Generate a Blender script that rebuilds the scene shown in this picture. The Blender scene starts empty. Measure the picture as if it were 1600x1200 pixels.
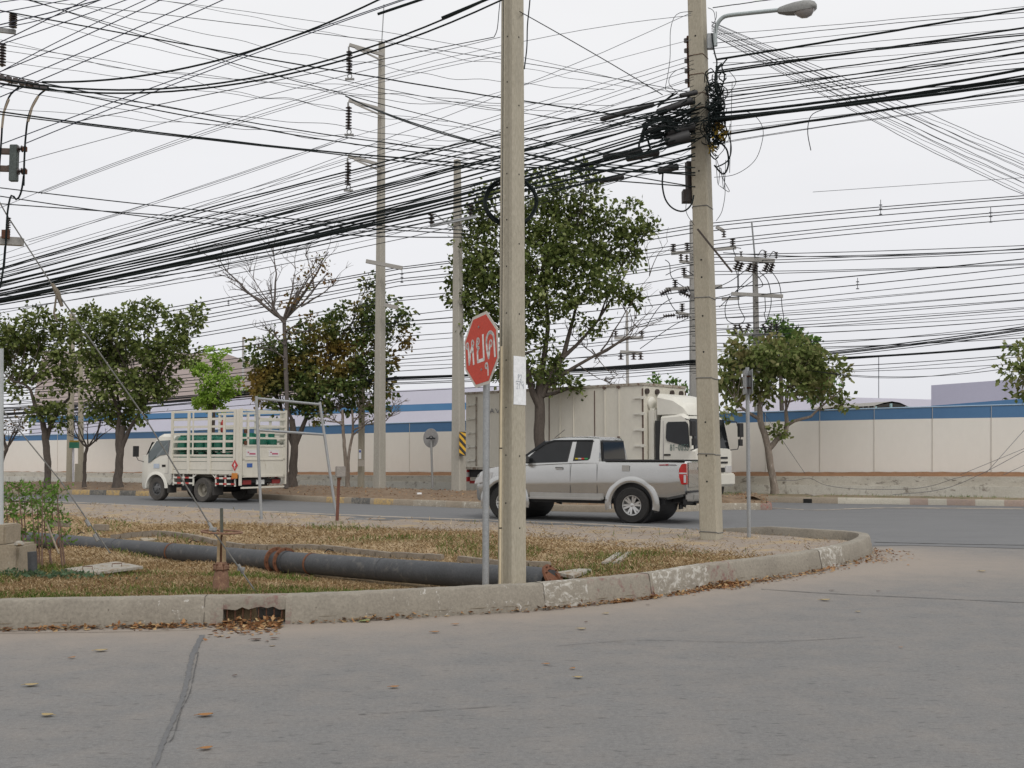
import bpy, bmesh, math, random
import numpy as np
from mathutils import Vector, Matrix
R = math.radians
random.seed(11); rng = np.random.default_rng(5)
scene = bpy.context.scene
col = scene.collection

# ------------------------------------------------------------------ camera
F = 1650.0; EYE = 1.5; PIT = math.atan(108.0 / F)
cam_d = bpy.data.cameras.new('camera'); cam = bpy.data.objects.new('camera', cam_d); col.objects.link(cam)
cam_d.sensor_width = 36.0; cam_d.lens = 36.0 * F / 1600.0; cam_d.clip_end = 3000; cam_d.clip_start = 0.1
cam.location = (0, 0, EYE); cam.rotation_euler = (math.pi / 2 + PIT, 0, 0)
scene.camera = cam
# ------------------------------------------------------------------ sky (bright overcast) and a very soft sun
world = bpy.data.worlds.new('World'); scene.world = world; world.use_nodes = True
nt = world.node_tree; nt.nodes.clear()
SUN_EL, SUN_AZ = 46.0, 152.0
o_ = nt.nodes.new('ShaderNodeOutputWorld'); add_ = nt.nodes.new('ShaderNodeAddShader')
b1 = nt.nodes.new('ShaderNodeBackground'); b2 = nt.nodes.new('ShaderNodeBackground')
sk = nt.nodes.new('ShaderNodeTexSky'); sk.sky_type = 'NISHITA'; sk.sun_disc = False
sk.sun_elevation = R(SUN_EL); sk.sun_rotation = R(SUN_AZ)
hs = nt.nodes.new('ShaderNodeHueSaturation'); hs.inputs['Saturation'].default_value = 0.25
nt.links.new(sk.outputs[0], hs.inputs['Color']); nt.links.new(hs.outputs[0], b1.inputs[0]); b1.inputs[1].default_value = 0.05 * 0.25
tc = nt.nodes.new('ShaderNodeTexCoord'); sp = nt.nodes.new('ShaderNodeSeparateXYZ'); rp = nt.nodes.new('ShaderNodeValToRGB')
nt.links.new(tc.outputs['Generated'], sp.inputs[0]); nt.links.new(sp.outputs['Z'], rp.inputs[0])
e = rp.color_ramp.elements
e[0].position = 0.0; e[0].color = (.67, .675, .715, 1)
e[1].position = 1.0; e[1].color = (1.05, 1.06, 1.08, 1)
q = e.new(0.15); q.color = (.735, .735, .76, 1)
q = e.new(0.42); q.color = (.84, .84, .85, 1)
cn = nt.nodes.new('ShaderNodeTexNoise'); cn.inputs['Scale'].default_value = 1.6; cn.inputs['Detail'].default_value = 5; cmp_ = nt.nodes.new('ShaderNodeMapping'); cmp_.inputs['Scale'].default_value = (1, 1, 3.5)
nt.links.new(tc.outputs['Generated'], cmp_.inputs[0]); nt.links.new(cmp_.outputs[0], cn.inputs['Vector'])
cr = nt.nodes.new('ShaderNodeMapRange'); cr.inputs[1].default_value = .3; cr.inputs[2].default_value = .7; cr.inputs[3].default_value = .985; cr.inputs[4].default_value = 1.06; nt.links.new(cn.outputs['Fac'], cr.inputs[0])
vm = nt.nodes.new('ShaderNodeVectorMath'); vm.operation = 'SCALE'; nt.links.new(rp.outputs[0], vm.inputs[0]); nt.links.new(cr.outputs[0], vm.inputs['Scale'])
nt.links.new(vm.outputs[0], b2.inputs[0]); b2.inputs[1].default_value = 1.0
nt.links.new(b1.outputs[0], add_.inputs[0]); nt.links.new(b2.outputs[0], add_.inputs[1]); nt.links.new(add_.outputs[0], o_.inputs[0])
sd = bpy.data.lights.new('sun', 'SUN'); sd.energy = 1.25; sd.angle = R(22); sd.color = (1, .96, .9)
sun = bpy.data.objects.new('sun', sd); col.objects.link(sun)
# sun in the sky to the right of and behind the camera
az = R(SUN_AZ); el = R(SUN_EL)
sun.rotation_euler = Vector((math.sin(az) * math.cos(el), math.cos(az) * math.cos(el), math.sin(el))).to_track_quat('Z', 'Y').to_euler()
scene.view_settings.view_transform = 'Standard'; scene.view_settings.look = 'None'
scene.view_settings.exposure = 0.0; scene.view_settings.gamma = 1.0

# ------------------------------------------------------------------ where a point seen in the photo stands
CT, ST = math.cos(PIT), math.sin(PIT)
def P(px, py, D):
    u = (px - 800) / F; v = (600 - py) / F; dy = CT - v * ST
    return Vector((D * u / dy, D, EYE + D * (ST + v * CT) / dy))
def G(px, py, z=0.0):
    u = (px - 800) / F; v = (600 - py) / F
    k = (z - EYE) / (ST + v * CT)
    return Vector((u * k, (CT - v * ST) * k, z))
# ------------------------------------------------------------------ object helpers
def tag(o, label=None, cat=None, group=None, kind=None):
    if label: o['label'] = label
    if cat: o['category'] = cat
    if group: o['group'] = group
    if kind: o['kind'] = kind
    return o
def thing(name, label, cat, loc=(0, 0, 0), rz=0.0, group=None):
    o = bpy.data.objects.new(name, None); col.objects.link(o); o.empty_display_size = .2
    o.location = loc; o.rotation_euler = (0, 0, rz)
    return tag(o, label, cat, group)
class MB:
    def __init__(s): s.v = []; s.f = []; s.m = []
    def add(s, vs, fs, m=0):
        b = len(s.v); s.v += [tuple(v) for v in vs]; s.f += [tuple(b + i for i in f) for f in fs]; s.m += [m] * len(fs); return s
    def box(s, c, d, rot=None, m=0):
        c = Vector(c); rot = rot or Matrix.Identity(3)
        vs = [c + rot @ Vector((x * d[0] / 2, y * d[1] / 2, z * d[2] / 2)) for z in (-1, 1) for y in (-1, 1) for x in (-1, 1)]
        return s.add(vs, [(0, 2, 3, 1), (4, 5, 7, 6), (0, 1, 5, 4), (2, 6, 7, 3), (0, 4, 6, 2), (1, 3, 7, 5)], m)
    def bar(s, a, b, w, h, m=0, up=(0, 0, 1)):
        a, b = Vector(a), Vector(b); x = (b - a); L = x.length; x.normalize(); z = Vector(up)
        y = z.cross(x)
        if y.length < 1e-4: y = Vector((0, 1, 0)).cross(x)
        y.normalize(); z = x.cross(y)
        return s.box((a + b) / 2, (L, w, h), Matrix((x, y, z)).transposed(), m)
    def tube(s, pts, r, n=8, m=0, cap=True):
        pts = [Vector(p) for p in pts]; k = len(pts)
        rs = r if isinstance(r, (list, tuple)) else [r] * k
        vs = []; fs = []; ref = None
        for i, p in enumerate(pts):
            t = (pts[min(i + 1, k - 1)] - pts[max(i - 1, 0)])
            if t.length < 1e-9: t = Vector((0, 0, 1))
            t.normalize()
            if ref is None:
                ref = Vector((0, 0, 1)) if abs(t.z) < .9 else Vector((1, 0, 0))
            a = ref - t * ref.dot(t)
            if a.length < 1e-5: a = Vector((0, 1, 0)) - t * t.y
            a.normalize(); b = t.cross(a); ref = a
            for j in range(n):
                an = 2 * math.pi * j / n; vs.append(p + (a * math.cos(an) + b * math.sin(an)) * rs[i])
        for i in range(k - 1):
            for j in range(n):
                fs.append((i * n + j, i * n + (j + 1) % n, (i + 1) * n + (j + 1) % n, (i + 1) * n + j))
        if cap: fs.append(tuple(range(n - 1, -1, -1))); fs.append(tuple((k - 1) * n + j for j in range(n)))
        return s.add(vs, fs, m)
    def lathe(s, prof, n=24, c=(0, 0, 0), rot=None, m=0):   # prof: (r, z) up the axis
        rot = rot or Matrix.Identity(3); c = Vector(c); vs = []; fs = []
        for r_, z in prof:
            for j in range(n):
                a = 2 * math.pi * j / n; vs.append(c + rot @ Vector((r_ * math.cos(a), r_ * math.sin(a), z)))
        for i in range(len(prof) - 1):
            for j in range(n): fs.append((i * n + j, i * n + (j + 1) % n, (i + 1) * n + (j + 1) % n, (i + 1) * n + j))
        fs.append(tuple(range(n - 1, -1, -1))); fs.append(tuple((len(prof) - 1) * n + j for j in range(n)))
        return s.add(vs, fs, m)
    def prism(s, poly, ext, m=0):     # planar polygon (3-D points) pushed by ext
        poly = [Vector(p) for p in poly]; e_ = Vector(ext); n = len(poly)
        fs = [tuple(range(n - 1, -1, -1)), tuple(range(n, 2 * n))] + [(i, (i + 1) % n, n + (i + 1) % n, n + i) for i in range(n)]
        return s.add(poly + [p + e_ for p in poly], fs, m)
    def loft(s, rings, m=0, cap=True):
        n = len(rings[0]); vs = [v for r_ in rings for v in r_]; fs = []
        for i in range(len(rings) - 1):
            for j in range(n): fs.append((i * n + j, i * n + (j + 1) % n, (i + 1) * n + (j + 1) % n, (i + 1) * n + j))
        if cap: fs.append(tuple(range(n - 1, -1, -1))); fs.append(tuple((len(rings) - 1) * n + j for j in range(n)))
        return s.add(vs, fs, m)
    def build(s, name, mats, parent=None, world=False, smooth=False, origin=None, bevel=0, label=None, fix=True):
        me = bpy.data.meshes.new(name); off = Vector((0, 0, 0))
        if parent is not None and world:
            q_ = parent
            while q_ is not None: off = off + q_.location; q_ = q_.parent
        if parent is None and origin is not None: off = Vector(origin)
        me.from_pydata([tuple(Vector(v) - off) for v in s.v], [], s.f)
        mats = mats if isinstance(mats, (list, tuple)) else [mats]
        for m_ in mats: me.materials.append(m_)
        me.polygons.foreach_set('material_index', s.m)
        if fix:
            bm = bmesh.new(); bm.from_mesh(me); bmesh.ops.recalc_face_normals(bm, faces=bm.faces)
            if bevel:
                es = [e_ for e_ in bm.edges if len(e_.link_faces) == 2 and e_.calc_face_angle(0) > .6]
                bmesh.ops.bevel(bm, geom=es, offset=bevel, segments=2, affect='EDGES', clamp_overlap=True)
            bm.to_mesh(me); bm.free()
        if smooth:
            me.polygons.foreach_set('use_smooth', [True] * len(me.polygons))
            me.set_sharp_from_angle(angle=R(smooth if smooth > 1 else 38))
        o = bpy.data.objects.new(name, me); col.objects.link(o)
        if parent is not None: o.parent = parent
        elif origin is not None: o.location = origin
        if label: o['label'] = label
        return o
def rotz(a): return Matrix.Rotation(a, 3, 'Z')
def axis_rot(d):   # rotation taking +Z to direction d
    return Vector(d).to_track_quat('Z', 'Y').to_matrix()
def numpy_mesh(name, V, Fq, mat, parent=None, smooth=False, attr=None):
    me = bpy.data.meshes.new(name); n = len(Fq); k = Fq.shape[1]
    me.vertices.add(len(V)); me.vertices.foreach_set('co', np.asarray(V, np.float32).ravel())
    me.loops.add(n * k); me.loops.foreach_set('vertex_index', Fq.astype(np.int32).ravel())
    me.polygons.add(n); me.polygons.foreach_set('loop_start', np.arange(0, n * k, k, dtype=np.int32))
    if smooth: me.polygons.foreach_set('use_smooth', np.ones(n, bool))
    me.update(calc_edges=True); me.validate()
    for m_ in (mat if isinstance(mat, list) else [mat]): me.materials.append(m_)
    if attr:
        for k_, a in attr.items():
            at = me.attributes.new(k_, 'FLOAT', 'POINT'); at.data.foreach_set('value', np.asarray(a, np.float32))
    o = bpy.data.objects.new(name, me); col.objects.link(o)
    if parent is not None: o.parent = parent
    return o
def copy_tree(o, parent=None):
    c = o.copy(); col.objects.link(c); c.parent = parent
    for ch in list(o.children): copy_tree(ch, c)
    return c
# ------------------------------------------------------------------ materials
def nodes(name):
    m = bpy.data.materials.new(name); m.use_nodes = True; t = m.node_tree
    return m, t, t.nodes['Principled BSDF']
def ramp(t, fac, stops):
    r_ = t.nodes.new('ShaderNodeValToRGB'); el_ = r_.color_ramp.elements
    el_[0].position = stops[0][0]; el_[0].color = (*stops[0][1], 1)
    el_[1].position = stops[-1][0]; el_[1].color = (*stops[-1][1], 1)
    for p_, c_ in stops[1:-1]:
        x = el_.new(p_); x.color = (*c_, 1)
    t.links.new(fac, r_.inputs[0]); return r_.outputs[0]
def noise(t, vec, scale, detail=6, rough=.6, dist=0.0):
    n_ = t.nodes.new('ShaderNodeTexNoise'); n_.inputs['Scale'].default_value = scale; n_.inputs['Detail'].default_value = detail
    n_.inputs['Roughness'].default_value = rough; n_.inputs['Distortion'].default_value = dist
    t.links.new(vec, n_.inputs['Vector']); return n_.outputs['Fac']
def coords(t, stretch=(1, 1, 1), rot=0.0, geo=False):
    c_ = t.nodes.new('ShaderNodeTexCoord'); mp = t.nodes.new('ShaderNodeMapping')
    mp.inputs['Scale'].default_value = stretch; mp.inputs['Rotation'].default_value = (0, 0, rot)
    t.links.new(c_.outputs['Object'], mp.inputs['Vector']); return mp.outputs[0]
def mixc(t, fac, a, b, mode='MIX'):
    mx = t.nodes.new('ShaderNodeMix'); mx.data_type = 'RGBA'; mx.blend_type = mode
    for sock, val in ((mx.inputs[0], fac), (mx.inputs[6], a), (mx.inputs[7], b)):
        if hasattr(val, 'is_linked'): t.links.new(val, sock)
        elif isinstance(val, (int, float)): sock.default_value = val
        else: sock.default_value = (*val, 1)
    return mx.outputs[2]
def bump(t, bs, h, strength=.3, dist=.01):
    b_ = t.nodes.new('ShaderNodeBump'); b_.inputs['Strength'].default_value = strength; b_.inputs['Distance'].default_value = dist
    t.links.new(h, b_.inputs['Height']); t.links.new(b_.outputs[0], bs.inputs['Normal'])
def stain(name, c1, c2, scale=3, rough=.85, metal=0, b=.2, fine=40, c3=None, c3lim=(.58, .66), stretch=(1, 1, 1), spec=.3, c3scale=None, fm=.35):
    m, t, bs = nodes(name); v = coords(t, stretch)
    n1 = noise(t, v, scale, 8, .65); n2 = noise(t, v, fine, 4, .6)
    c = ramp(t, n1, [(.3, c1), (.7, c2)])
    c = mixc(t, fm, c, ramp(t, n2, [(.3, tuple(x * .7 for x in c1)), (.7, tuple(min(1, x * 1.25) for x in c2))]))
    if c3:
        n3 = noise(t, coords(t, (stretch[0] * 1.1, stretch[1], stretch[2] * .9)), c3scale or scale * 2.3, 8, .7, .4)
        k = t.nodes.new('ShaderNodeMapRange'); k.inputs[1].default_value = c3lim[0]; k.inputs[2].default_value = c3lim[1]
        t.links.new(n3, k.inputs[0]); c = mixc(t, k.outputs[0], c, c3)
    t.links.new(c, bs.inputs['Base Color']); bs.inputs['Roughness'].default_value = rough; bs.inputs['Metallic'].default_value = metal
    bs.inputs['Specular IOR Level'].default_value = spec
    if b: bump(t, bs, n2, b, .004)
    return m
def plain(name, c, rough=.5, metal=0, coat=0, spec=.5, dirt=.12, scale=4):
    m, t, bs = nodes(name); n1 = noise(t, coords(t), scale, 5)
    t.links.new(ramp(t, n1, [(.3, tuple(x * (1 - dirt) for x in c)), (.7, tuple(min(1, x * (1 + dirt * .6)) for x in c))]), bs.inputs['Base Color'])
    bs.inputs['Roughness'].default_value = rough; bs.inputs['Metallic'].default_value = metal
    bs.inputs['Coat Weight'].default_value = coat; bs.inputs['Specular IOR Level'].default_value = spec
    return m
def leafmat(name, stops, trans=.35, patch=None):
    m, t, bs = nodes(name); g = t.nodes.new('ShaderNodeNewGeometry')
    c = ramp(t, g.outputs['Random Per Island'], stops)
    if patch:
        n1 = noise(t, coords(t), patch[0], 2, .5); k = t.nodes.new('ShaderNodeMapRange')
        k.inputs[1].default_value = patch[1]; k.inputs[2].default_value = patch[1] + .1; t.links.new(n1, k.inputs[0])
        c = mixc(t, k.outputs[0], c, mixc(t, .65, c, patch[2]))
    t.links.new(c, bs.inputs['Base Color']); bs.inputs['Roughness'].default_value = .6; bs.inputs['Specular IOR Level'].default_value = .12
    tr = t.nodes.new('ShaderNodeBsdfTranslucent'); t.links.new(c, tr.inputs[0]); mx = t.nodes.new('ShaderNodeMixShader'); mx.inputs[0].default_value = trans
    out = t.nodes['Material Output']; t.links.new(bs.outputs[0], mx.inputs[1]); t.links.new(tr.outputs[0], mx.inputs[2]); t.links.new(mx.outputs[0], out.inputs[0])
    return m
CON = stain('pole_concrete', (.33, .30, .232), (.41, .373, .298), 2.2, .9, b=.35, fine=55, c3=(.52, .48, .41), c3lim=(.66, .74), stretch=(1, 1, .35))
CONG = stain('pole_concrete_grey', (.33, .31, .27), (.40, .38, .33), 2.2, .9, b=.3, fine=50, c3=(.17, .155, .13), c3lim=(.64, .75), stretch=(1, 1, .3))
CONL = stain('pole_concrete_pale', (.30, .29, .27), (.38, .365, .34), 2, .9, b=.2)
DARK = plain('dark_hole', (.012, .011, .01), .9)
STEELG = stain('galvanised_steel', (.27, .28, .285), (.36, .37, .375), 9, .5, .35, b=.05, fine=60, spec=.5)
RUST = stain('rust', (.07, .03, .018), (.15, .07, .042), 9, .9, b=.5, fine=70, c3=(.27, .19, .12), c3lim=(.6, .72))
CABLE = plain('black_cable', (.010, .015, .015), .6, dirt=.3, spec=.15)
CABLET = plain('thin_cable', (.022, .025, .027), .6, dirt=.3, spec=.15)
CABLEG = plain('grey_wire', (.10, .105, .115), .6, dirt=.3)
CERAM = plain('brown_ceramic', (.035, .022, .018), .3, coat=.4)
GALV2 = stain('weathered_steel', (.2, .2, .195), (.3, .3, .29), 6, .6, .2, b=.1)
# ================================================================== GROUND, ROADS, KERBS
def smooth_poly(pts, n):    # Catmull-Rom then even resample, pts = 3-D vectors
    pts = [Vector(p) for p in pts]; out = []
    for i in range(len(pts) - 1):
        p0 = pts[max(i - 1, 0)]; p1 = pts[i]; p2 = pts[i + 1]; p3 = pts[min(i + 2, len(pts) - 1)]
        for k in range(12):
            t = k / 12; out.append(.5 * ((2 * p1) + (p2 - p0) * t + (2 * p0 - 5 * p1 + 4 * p2 - p3) * t * t + (3 * p1 - p0 - 3 * p2 + p3) * t ** 3))
    out.append(pts[-1]); L = [0]
    for a, b in zip(out, out[1:]): L.append(L[-1] + (b - a).length)
    res = []; j = 0
    for i in range(n):
        s = L[-1] * i / (n - 1)
        while j < len(L) - 2 and L[j + 1] < s: j += 1
        k = (s - L[j]) / max(1e-9, L[j + 1] - L[j]); res.append(out[j].lerp(out[j + 1], min(1, max(0, k))))
    return res
def px_of(v):
    d = v - Vector((0, 0, EYE)); cy = d.y * CT + d.z * ST; cz = -d.y * ST + d.z * CT
    return 800 + F * d.x / cy, 600 - F * cz / cy
near_px = [(-420, 1000), (-200, 993), (0, 985), (312, 978), (450, 975), (600, 968), (775, 958), (850, 953), (1022, 934), (1112, 917), (1225, 901), (1289, 889), (1337, 877), (1358, 868), (1363, 861)]
near_pts = [Vector((-24, 6.6, 0)), Vector((-13, 7.8, 0))] + [G(x, y) for x, y in near_px[1:]]
def XD(px, D): return Vector(((px - 800) / F * D * 1.002, D, 0))
far_pts = [XD(1352, 16.75), XD(1325, 17.25), XD(1250, 17.9), XD(1169, 18.7), XD(1090, 19.8), XD(1000, 21.0), XD(900, 22.1), XD(750, 23.3), XD(500, 25.6), XD(110, 31.7), XD(-150, 37.6), XD(-330, 43)]
loop = near_pts + far_pts
kerb_line = smooth_poly(near_pts + far_pts[:6], 720); KN = 720; NI = max(range(KN), key=lambda i: kerb_line[i].x)
NL = 320; near_line = smooth_poly(near_pts, NL); far_line = smooth_poly([near_pts[-1]] + far_pts, NL)[::-1]
NI0 = min(i for i in range(NL) if px_of(near_line[i])[0] > -70)
# terrain of the island: thin-plate fit through points read off the ground
tp = [(px_, py_, z_) for px_, py_, z_ in ()]
ctrl = []
for p in near_pts[:-1]:
    n_ = Vector((0, 0, 0)); ctrl.append((p.x + (-.12 if p.x > 4 else 0), p.y + .22, .19 if p.x < 2.5 else .15))
ctrl += [(-30, 9, .15), (-40, 50, 0)]
ctrl += [(v.x, v.y, z) for v, z in ((XD(1340, 16.2), .10), (XD(1250, 17.2), .10), (XD(1169, 17.5), .14), (XD(1110, 17), .115), (XD(1090, 19.4), .08), (XD(1000, 20.8), .02),
          (XD(900, 21.9), 0), (XD(750, 23.2), 0), (XD(500, 25.5), 0), (XD(110, 31.6), 0), (XD(-330, 42.9), 0),
          (XD(520, 22.0), .0), (XD(100, 27.0), -.02), (XD(860, 11.45), -.02), (XD(780, 12.0), -.10), (XD(700, 12.45), -.13), (XD(560, 13.6), -.17), (XD(450, 14.85), -.21),
          (XD(270, 17.3), -.28), (XD(100, 20.2), -.36), (XD(-60, 22.6), -.42), (XD(-330, 25), -.45),
          (XD(345, 10.8), .09), (XD(400, 12.6), .02), (XD(250, 12.0), .04), (XD(130, 12.2), .06), (XD(30, 12.6), .08), (XD(-200, 13), .08), (XD(200, 15), -.1), (XD(60, 16), -.12),
          (XD(798, 10.7), .10), (XD(850, 14.0), .0), (XD(700, 15.1), .0), (XD(500, 16.6), .0), (XD(300, 18.7), -.03), (XD(180, 20.2), -.08), (XD(0, 24), -.12), (XD(1000, 13.5), .10), (XD(960, 16), .06), (XD(1100, 14.2), .12))]
C_ = np.array(ctrl)
def U(r2): return np.where(r2 > 0, .5 * r2 * np.log(np.maximum(r2, 1e-12)), 0)
N_ = len(C_); K = U(((C_[:, None, :2] - C_[None, :, :2]) ** 2).sum(-1)) + np.eye(N_) * .5
Pm = np.hstack([np.ones((N_, 1)), C_[:, :2]]); A = np.block([[K, Pm], [Pm.T, np.zeros((3, 3))]])
W_ = np.linalg.solve(A, np.concatenate([C_[:, 2], np.zeros(3)]))
def terrain(xy):
    xy = np.atleast_2d(xy); r2 = ((xy[:, None, :] - C_[None, :, :2]) ** 2).sum(-1)
    return U(r2) @ W_[:N_] + W_[N_] + xy @ W_[N_ + 1:]
PP = [P(-120, 832, 23.5), P(30, 840, 22), P(100, 847, 20.5), P(270, 862.5, 17.5), P(450, 878, 15), P(700, 898, 12.6), P(820, 905, 11.75)]
PPA = np.array([tuple(p) for p in PP]); terrain0 = terrain
def terrain(xy):
    xy = np.atleast_2d(xy); z = terrain0(xy); best = np.full(len(xy), 1e9); zc = np.zeros(len(xy))
    for a, b in zip(PPA, PPA[1:]):
        d = b[:2] - a[:2]; t = np.clip(((xy - a[:2]) @ d) / (d @ d), 0, 1); r_ = np.linalg.norm(xy - (a[:2] + t[:, None] * d), axis=1); m_ = r_ < best
        best = np.where(m_, r_, best); zc = np.where(m_, a[2] + (b[2] - a[2]) * t, zc)
    return np.minimum(z, zc - .10 + .42 * np.maximum(0, best - .20))
def tz(x, y): return float(terrain(np.array([[x, y]]))[0])
def dist_to(line, xy):
    L = np.array([(p.x, p.y) for p in line]); out = np.full(len(xy), 1e9)
    for a, b in zip(L, L[1:]):
        d = b - a; t = np.clip(((xy - a) @ d) / max(1e-9, d @ d), 0, 1); out = np.minimum(out, np.linalg.norm(xy - (a + t[:, None] * d), axis=1))
    return out
EDGE = [near_line[i] for i in range(0, NL, 3)] + [near_line[-1]]
FEDGE = [far_line[i] for i in range(0, NL, 4)] + [far_line[-1]]
# --- big ground sheet (dry soil) far down to the horizon
SOILFAR = stain('dry_soil', (.20, .15, .10), (.28, .22, .15), .6, .95, b=.2)
g = MB(); g.add([(-900, -200, -.75), (900, -200, -.75), (900, 1500, -.75), (-900, 1500, -.75)], [(0, 1, 2, 3)])
tag(g.build('ground', SOILFAR, fix=False), kind='structure')
# --- near road: worn grey concrete with dust along the kerb
m_road, t, bs = nodes('road_concrete')
v = coords(t); at = t.nodes.new('ShaderNodeAttribute'); at.attribute_name = 'dust'
n1 = noise(t, v, .45, 8, .62); n2 = noise(t, coords(t), 120, 3, .8); n3 = noise(t, coords(t, (1, 2.2, 1), R(8)), 1.1, 8, .7); n4 = noise(t, coords(t, (4.0, 11, 1), R(5)), 2.2, 4, .55); n5 = noise(t, coords(t), 34, 5, .7)
base = ramp(t, n1, [(.3, (.138, .137, .135)), (.7, (.175, .173, .170))])
base = mixc(t, .30, base, ramp(t, n3, [(.3, (.10, .098, .096)), (.7, (.225, .218, .21))]))
base = mixc(t, .42, base, ramp(t, n2, [(.3, (.055, .054, .052)), (.55, (.18, .175, .17)), (.75, (.42, .41, .40))]))
base = mixc(t, .32, base, ramp(t, n5, [(.3, (.08, .078, .076)), (.7, (.27, .265, .255))]))
sp4 = t.nodes.new('ShaderNodeMapRange'); sp4.inputs[1].default_value = .60; sp4.inputs[2].default_value = .66; sp4.inputs[4].default_value = .6; t.links.new(n4, sp4.inputs[0])
base = mixc(t, sp4.outputs[0], base, (.085, .083, .081))
nd = t.nodes.new('ShaderNodeMath'); nd.operation = 'MULTIPLY_ADD'; t.links.new(noise(t, v, 2.5, 6, .7), nd.inputs[0]); nd.inputs[1].default_value = .9; t.links.new(at.outputs['Fac'], nd.inputs[2])
mr = t.nodes.new('ShaderNodeMapRange'); mr.inputs[1].default_value = .45; mr.inputs[2].default_value = 1.35; mr.inputs[4].default_value = .85; t.links.new(nd.outputs[0], mr.inputs[0])
base = mixc(t, mr.outputs[0], base, ramp(t, n2, [(.3, (.24, .20, .165)), (.7, (.34, .295, .25))]))
t.links.new(base, bs.inputs['Base Color']); bs.inputs['Roughness'].default_value = .9; bs.inputs['Specular IOR Level'].default_value = .25
bump(t, bs, n2, .35, .004)
xs = np.concatenate([np.arange(-14, 16, .16), [20, 40, 90]]); xs = np.concatenate([[-90, -60, -40, -32, -28, -26, -24, -22, -20, -18, -16], xs]); ys = np.concatenate([[-30, -5, 0], np.arange(2.5, 24, .16), [25, 26, 27, 28, 29, 30]])
X, Y = np.meshgrid(xs, ys); xy = np.stack([X.ravel(), Y.ravel()], 1); V = np.hstack([xy, np.zeros((len(xy), 1))])
nx, ny = len(xs), len(ys); ii = (np.arange(ny - 1)[:, None] * nx + np.arange(nx - 1)[None]).ravel(); Fq = np.stack([ii, ii + 1, ii + nx + 1, ii + nx], 1)
dd = dist_to(EDGE, xy)
nose = np.exp(-(((xy[:, 0] - 6.0) / 3.0) ** 2 + ((xy[:, 1] - 14.3) / 1.8) ** 2))
dust = np.clip(np.exp(-(dd / .75) ** 1.2) * .85 + .5 * nose + .25 * np.exp(-dd / 2.5), 0, 1.1)
ring_ = np.array([(p.x, p.y) for p in near_line] + [(p.x, p.y) for p in far_line[::-1]] + [(-200, 45), (-200, 7)])
def inside(pt, poly_):
    x_, y_ = pt[:, 0], pt[:, 1]; r_ = np.zeros(len(pt), bool)
    for (ax_, ay_), (bx_, by_) in zip(poly_, np.roll(poly_, -1, 0)):
        c_ = ((ay_ > y_) != (by_ > y_)) & (x_ < (bx_ - ax_) * (y_ - ay_) / (by_ - ay_ + 1e-12) + ax_); r_ ^= c_
    return r_
ins = inside(xy, ring_) & (dd > .03)
Fq = Fq[~ins[Fq].all(1)]
tag(numpy_mesh('road_near', V, Fq, m_road, attr={'dust': dust}), kind='structure')
# --- asphalt of the road behind the island and of the crossing
ASPH = stain('asphalt', (.128, .129, .131), (.165, .165, .166), .5, .9, b=.3, fine=110, c3=(.17, .168, .165), c3lim=(.55, .8), stretch=(1, 3, 1))
a_px = [(1364, 853), (1420, 852), (1600, 857), (1800, 862)]
a_pts = [G(x, y, .005) for x, y in a_px]
poly = [Vector((v.x, v.y, .005)) for v in far_line] + [Vector((near_pts[-1].x, near_pts[-1].y, .005))] + a_pts + [Vector((60, 8, .005)), Vector((120, 30, .005)), Vector((60, 60, .005)), Vector((-10, 60, .005)), Vector((-90, 120, .005)), Vector((-90, 60, .005))]
g = MB(); g.add(poly, [tuple(range(len(poly)))])
o = g.build('road_asphalt', ASPH, fix=False)
bm = bmesh.new(); bm.from_mesh(o.data); bmesh.ops.triangulate(bm, faces=bm.faces, ngon_method='EAR_CLIP'); bmesh.ops.recalc_face_normals(bm, faces=bm.faces)
for f in bm.faces:
    if f.normal.z < 0: f.normal_flip()
bm.to_mesh(o.data); bm.free(); tag(o, kind='structure')
# seams, joints and sandy edges lying on the roads
def strip(name, pts, w, mat, z=.005, jit=0.0, sub=1, kind='structure'):
    pts = smooth_poly([Vector((p.x, p.y, 0)) for p in pts], sub) if sub > 1 else pts
    g = MB(); vs = []
    for i, p in enumerate(pts):
        d = (pts[min(i + 1, len(pts) - 1)] - pts[max(i - 1, 0)]); n_ = Vector((-d.y, d.x, 0)).normalized()
        ww = (w[0] + (w[1] - w[0]) * i / max(1, len(pts) - 1)) if isinstance(w, tuple) else w
        vs += [(p.x + n_.x * (ww / 2 + random.uniform(-jit, jit)), p.y + n_.y * (ww / 2 + random.uniform(-jit, jit)), z),
               (p.x - n_.x * (ww / 2 + random.uniform(-jit, jit)), p.y - n_.y * (ww / 2 + random.uniform(-jit, jit)), z)]
    g.add(vs, [(2 * i, 2 * i + 1, 2 * i + 3, 2 * i + 2) for i in range(len(pts) - 1)])
    return tag(g.build(name, mat, fix=False), kind=kind)
TAR = stain('tar_seam', (.105, .105, .106), (.135, .135, .136), 6, .85, b=.2)
DJ = plain('joint_dark', (.075, .073, .07), .95)
SAND = stain('road_dust', (.27, .235, .20), (.34, .30, .25), 1.5, .95, b=.2, fine=60)
strip('road_seam', [G(316, 993), G(301, 1025), G(292, 1065), G(280, 1105), G(262, 1145), G(240, 1200), G(232, 1240)], (.044, .020), TAR, .005, .006, 70)
strip('road_crack', [G(310, 1020), G(303, 1055), G(296, 1085), G(283, 1112), G(272, 1150), G(262, 1162)], (.006, .004), DJ, .006, .003, 60)
strip('road_crack', [G(870, 1010), G(1000, 1001), G(1180, 1004), G(1350, 996)], .006, DJ, .005, .003, 60)
strip('road_joint', [G(1190, 921), G(1300, 928), G(1450, 935), G(1600, 942), G(1800, 951)], .02, DJ, .005, .006, 60)
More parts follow.
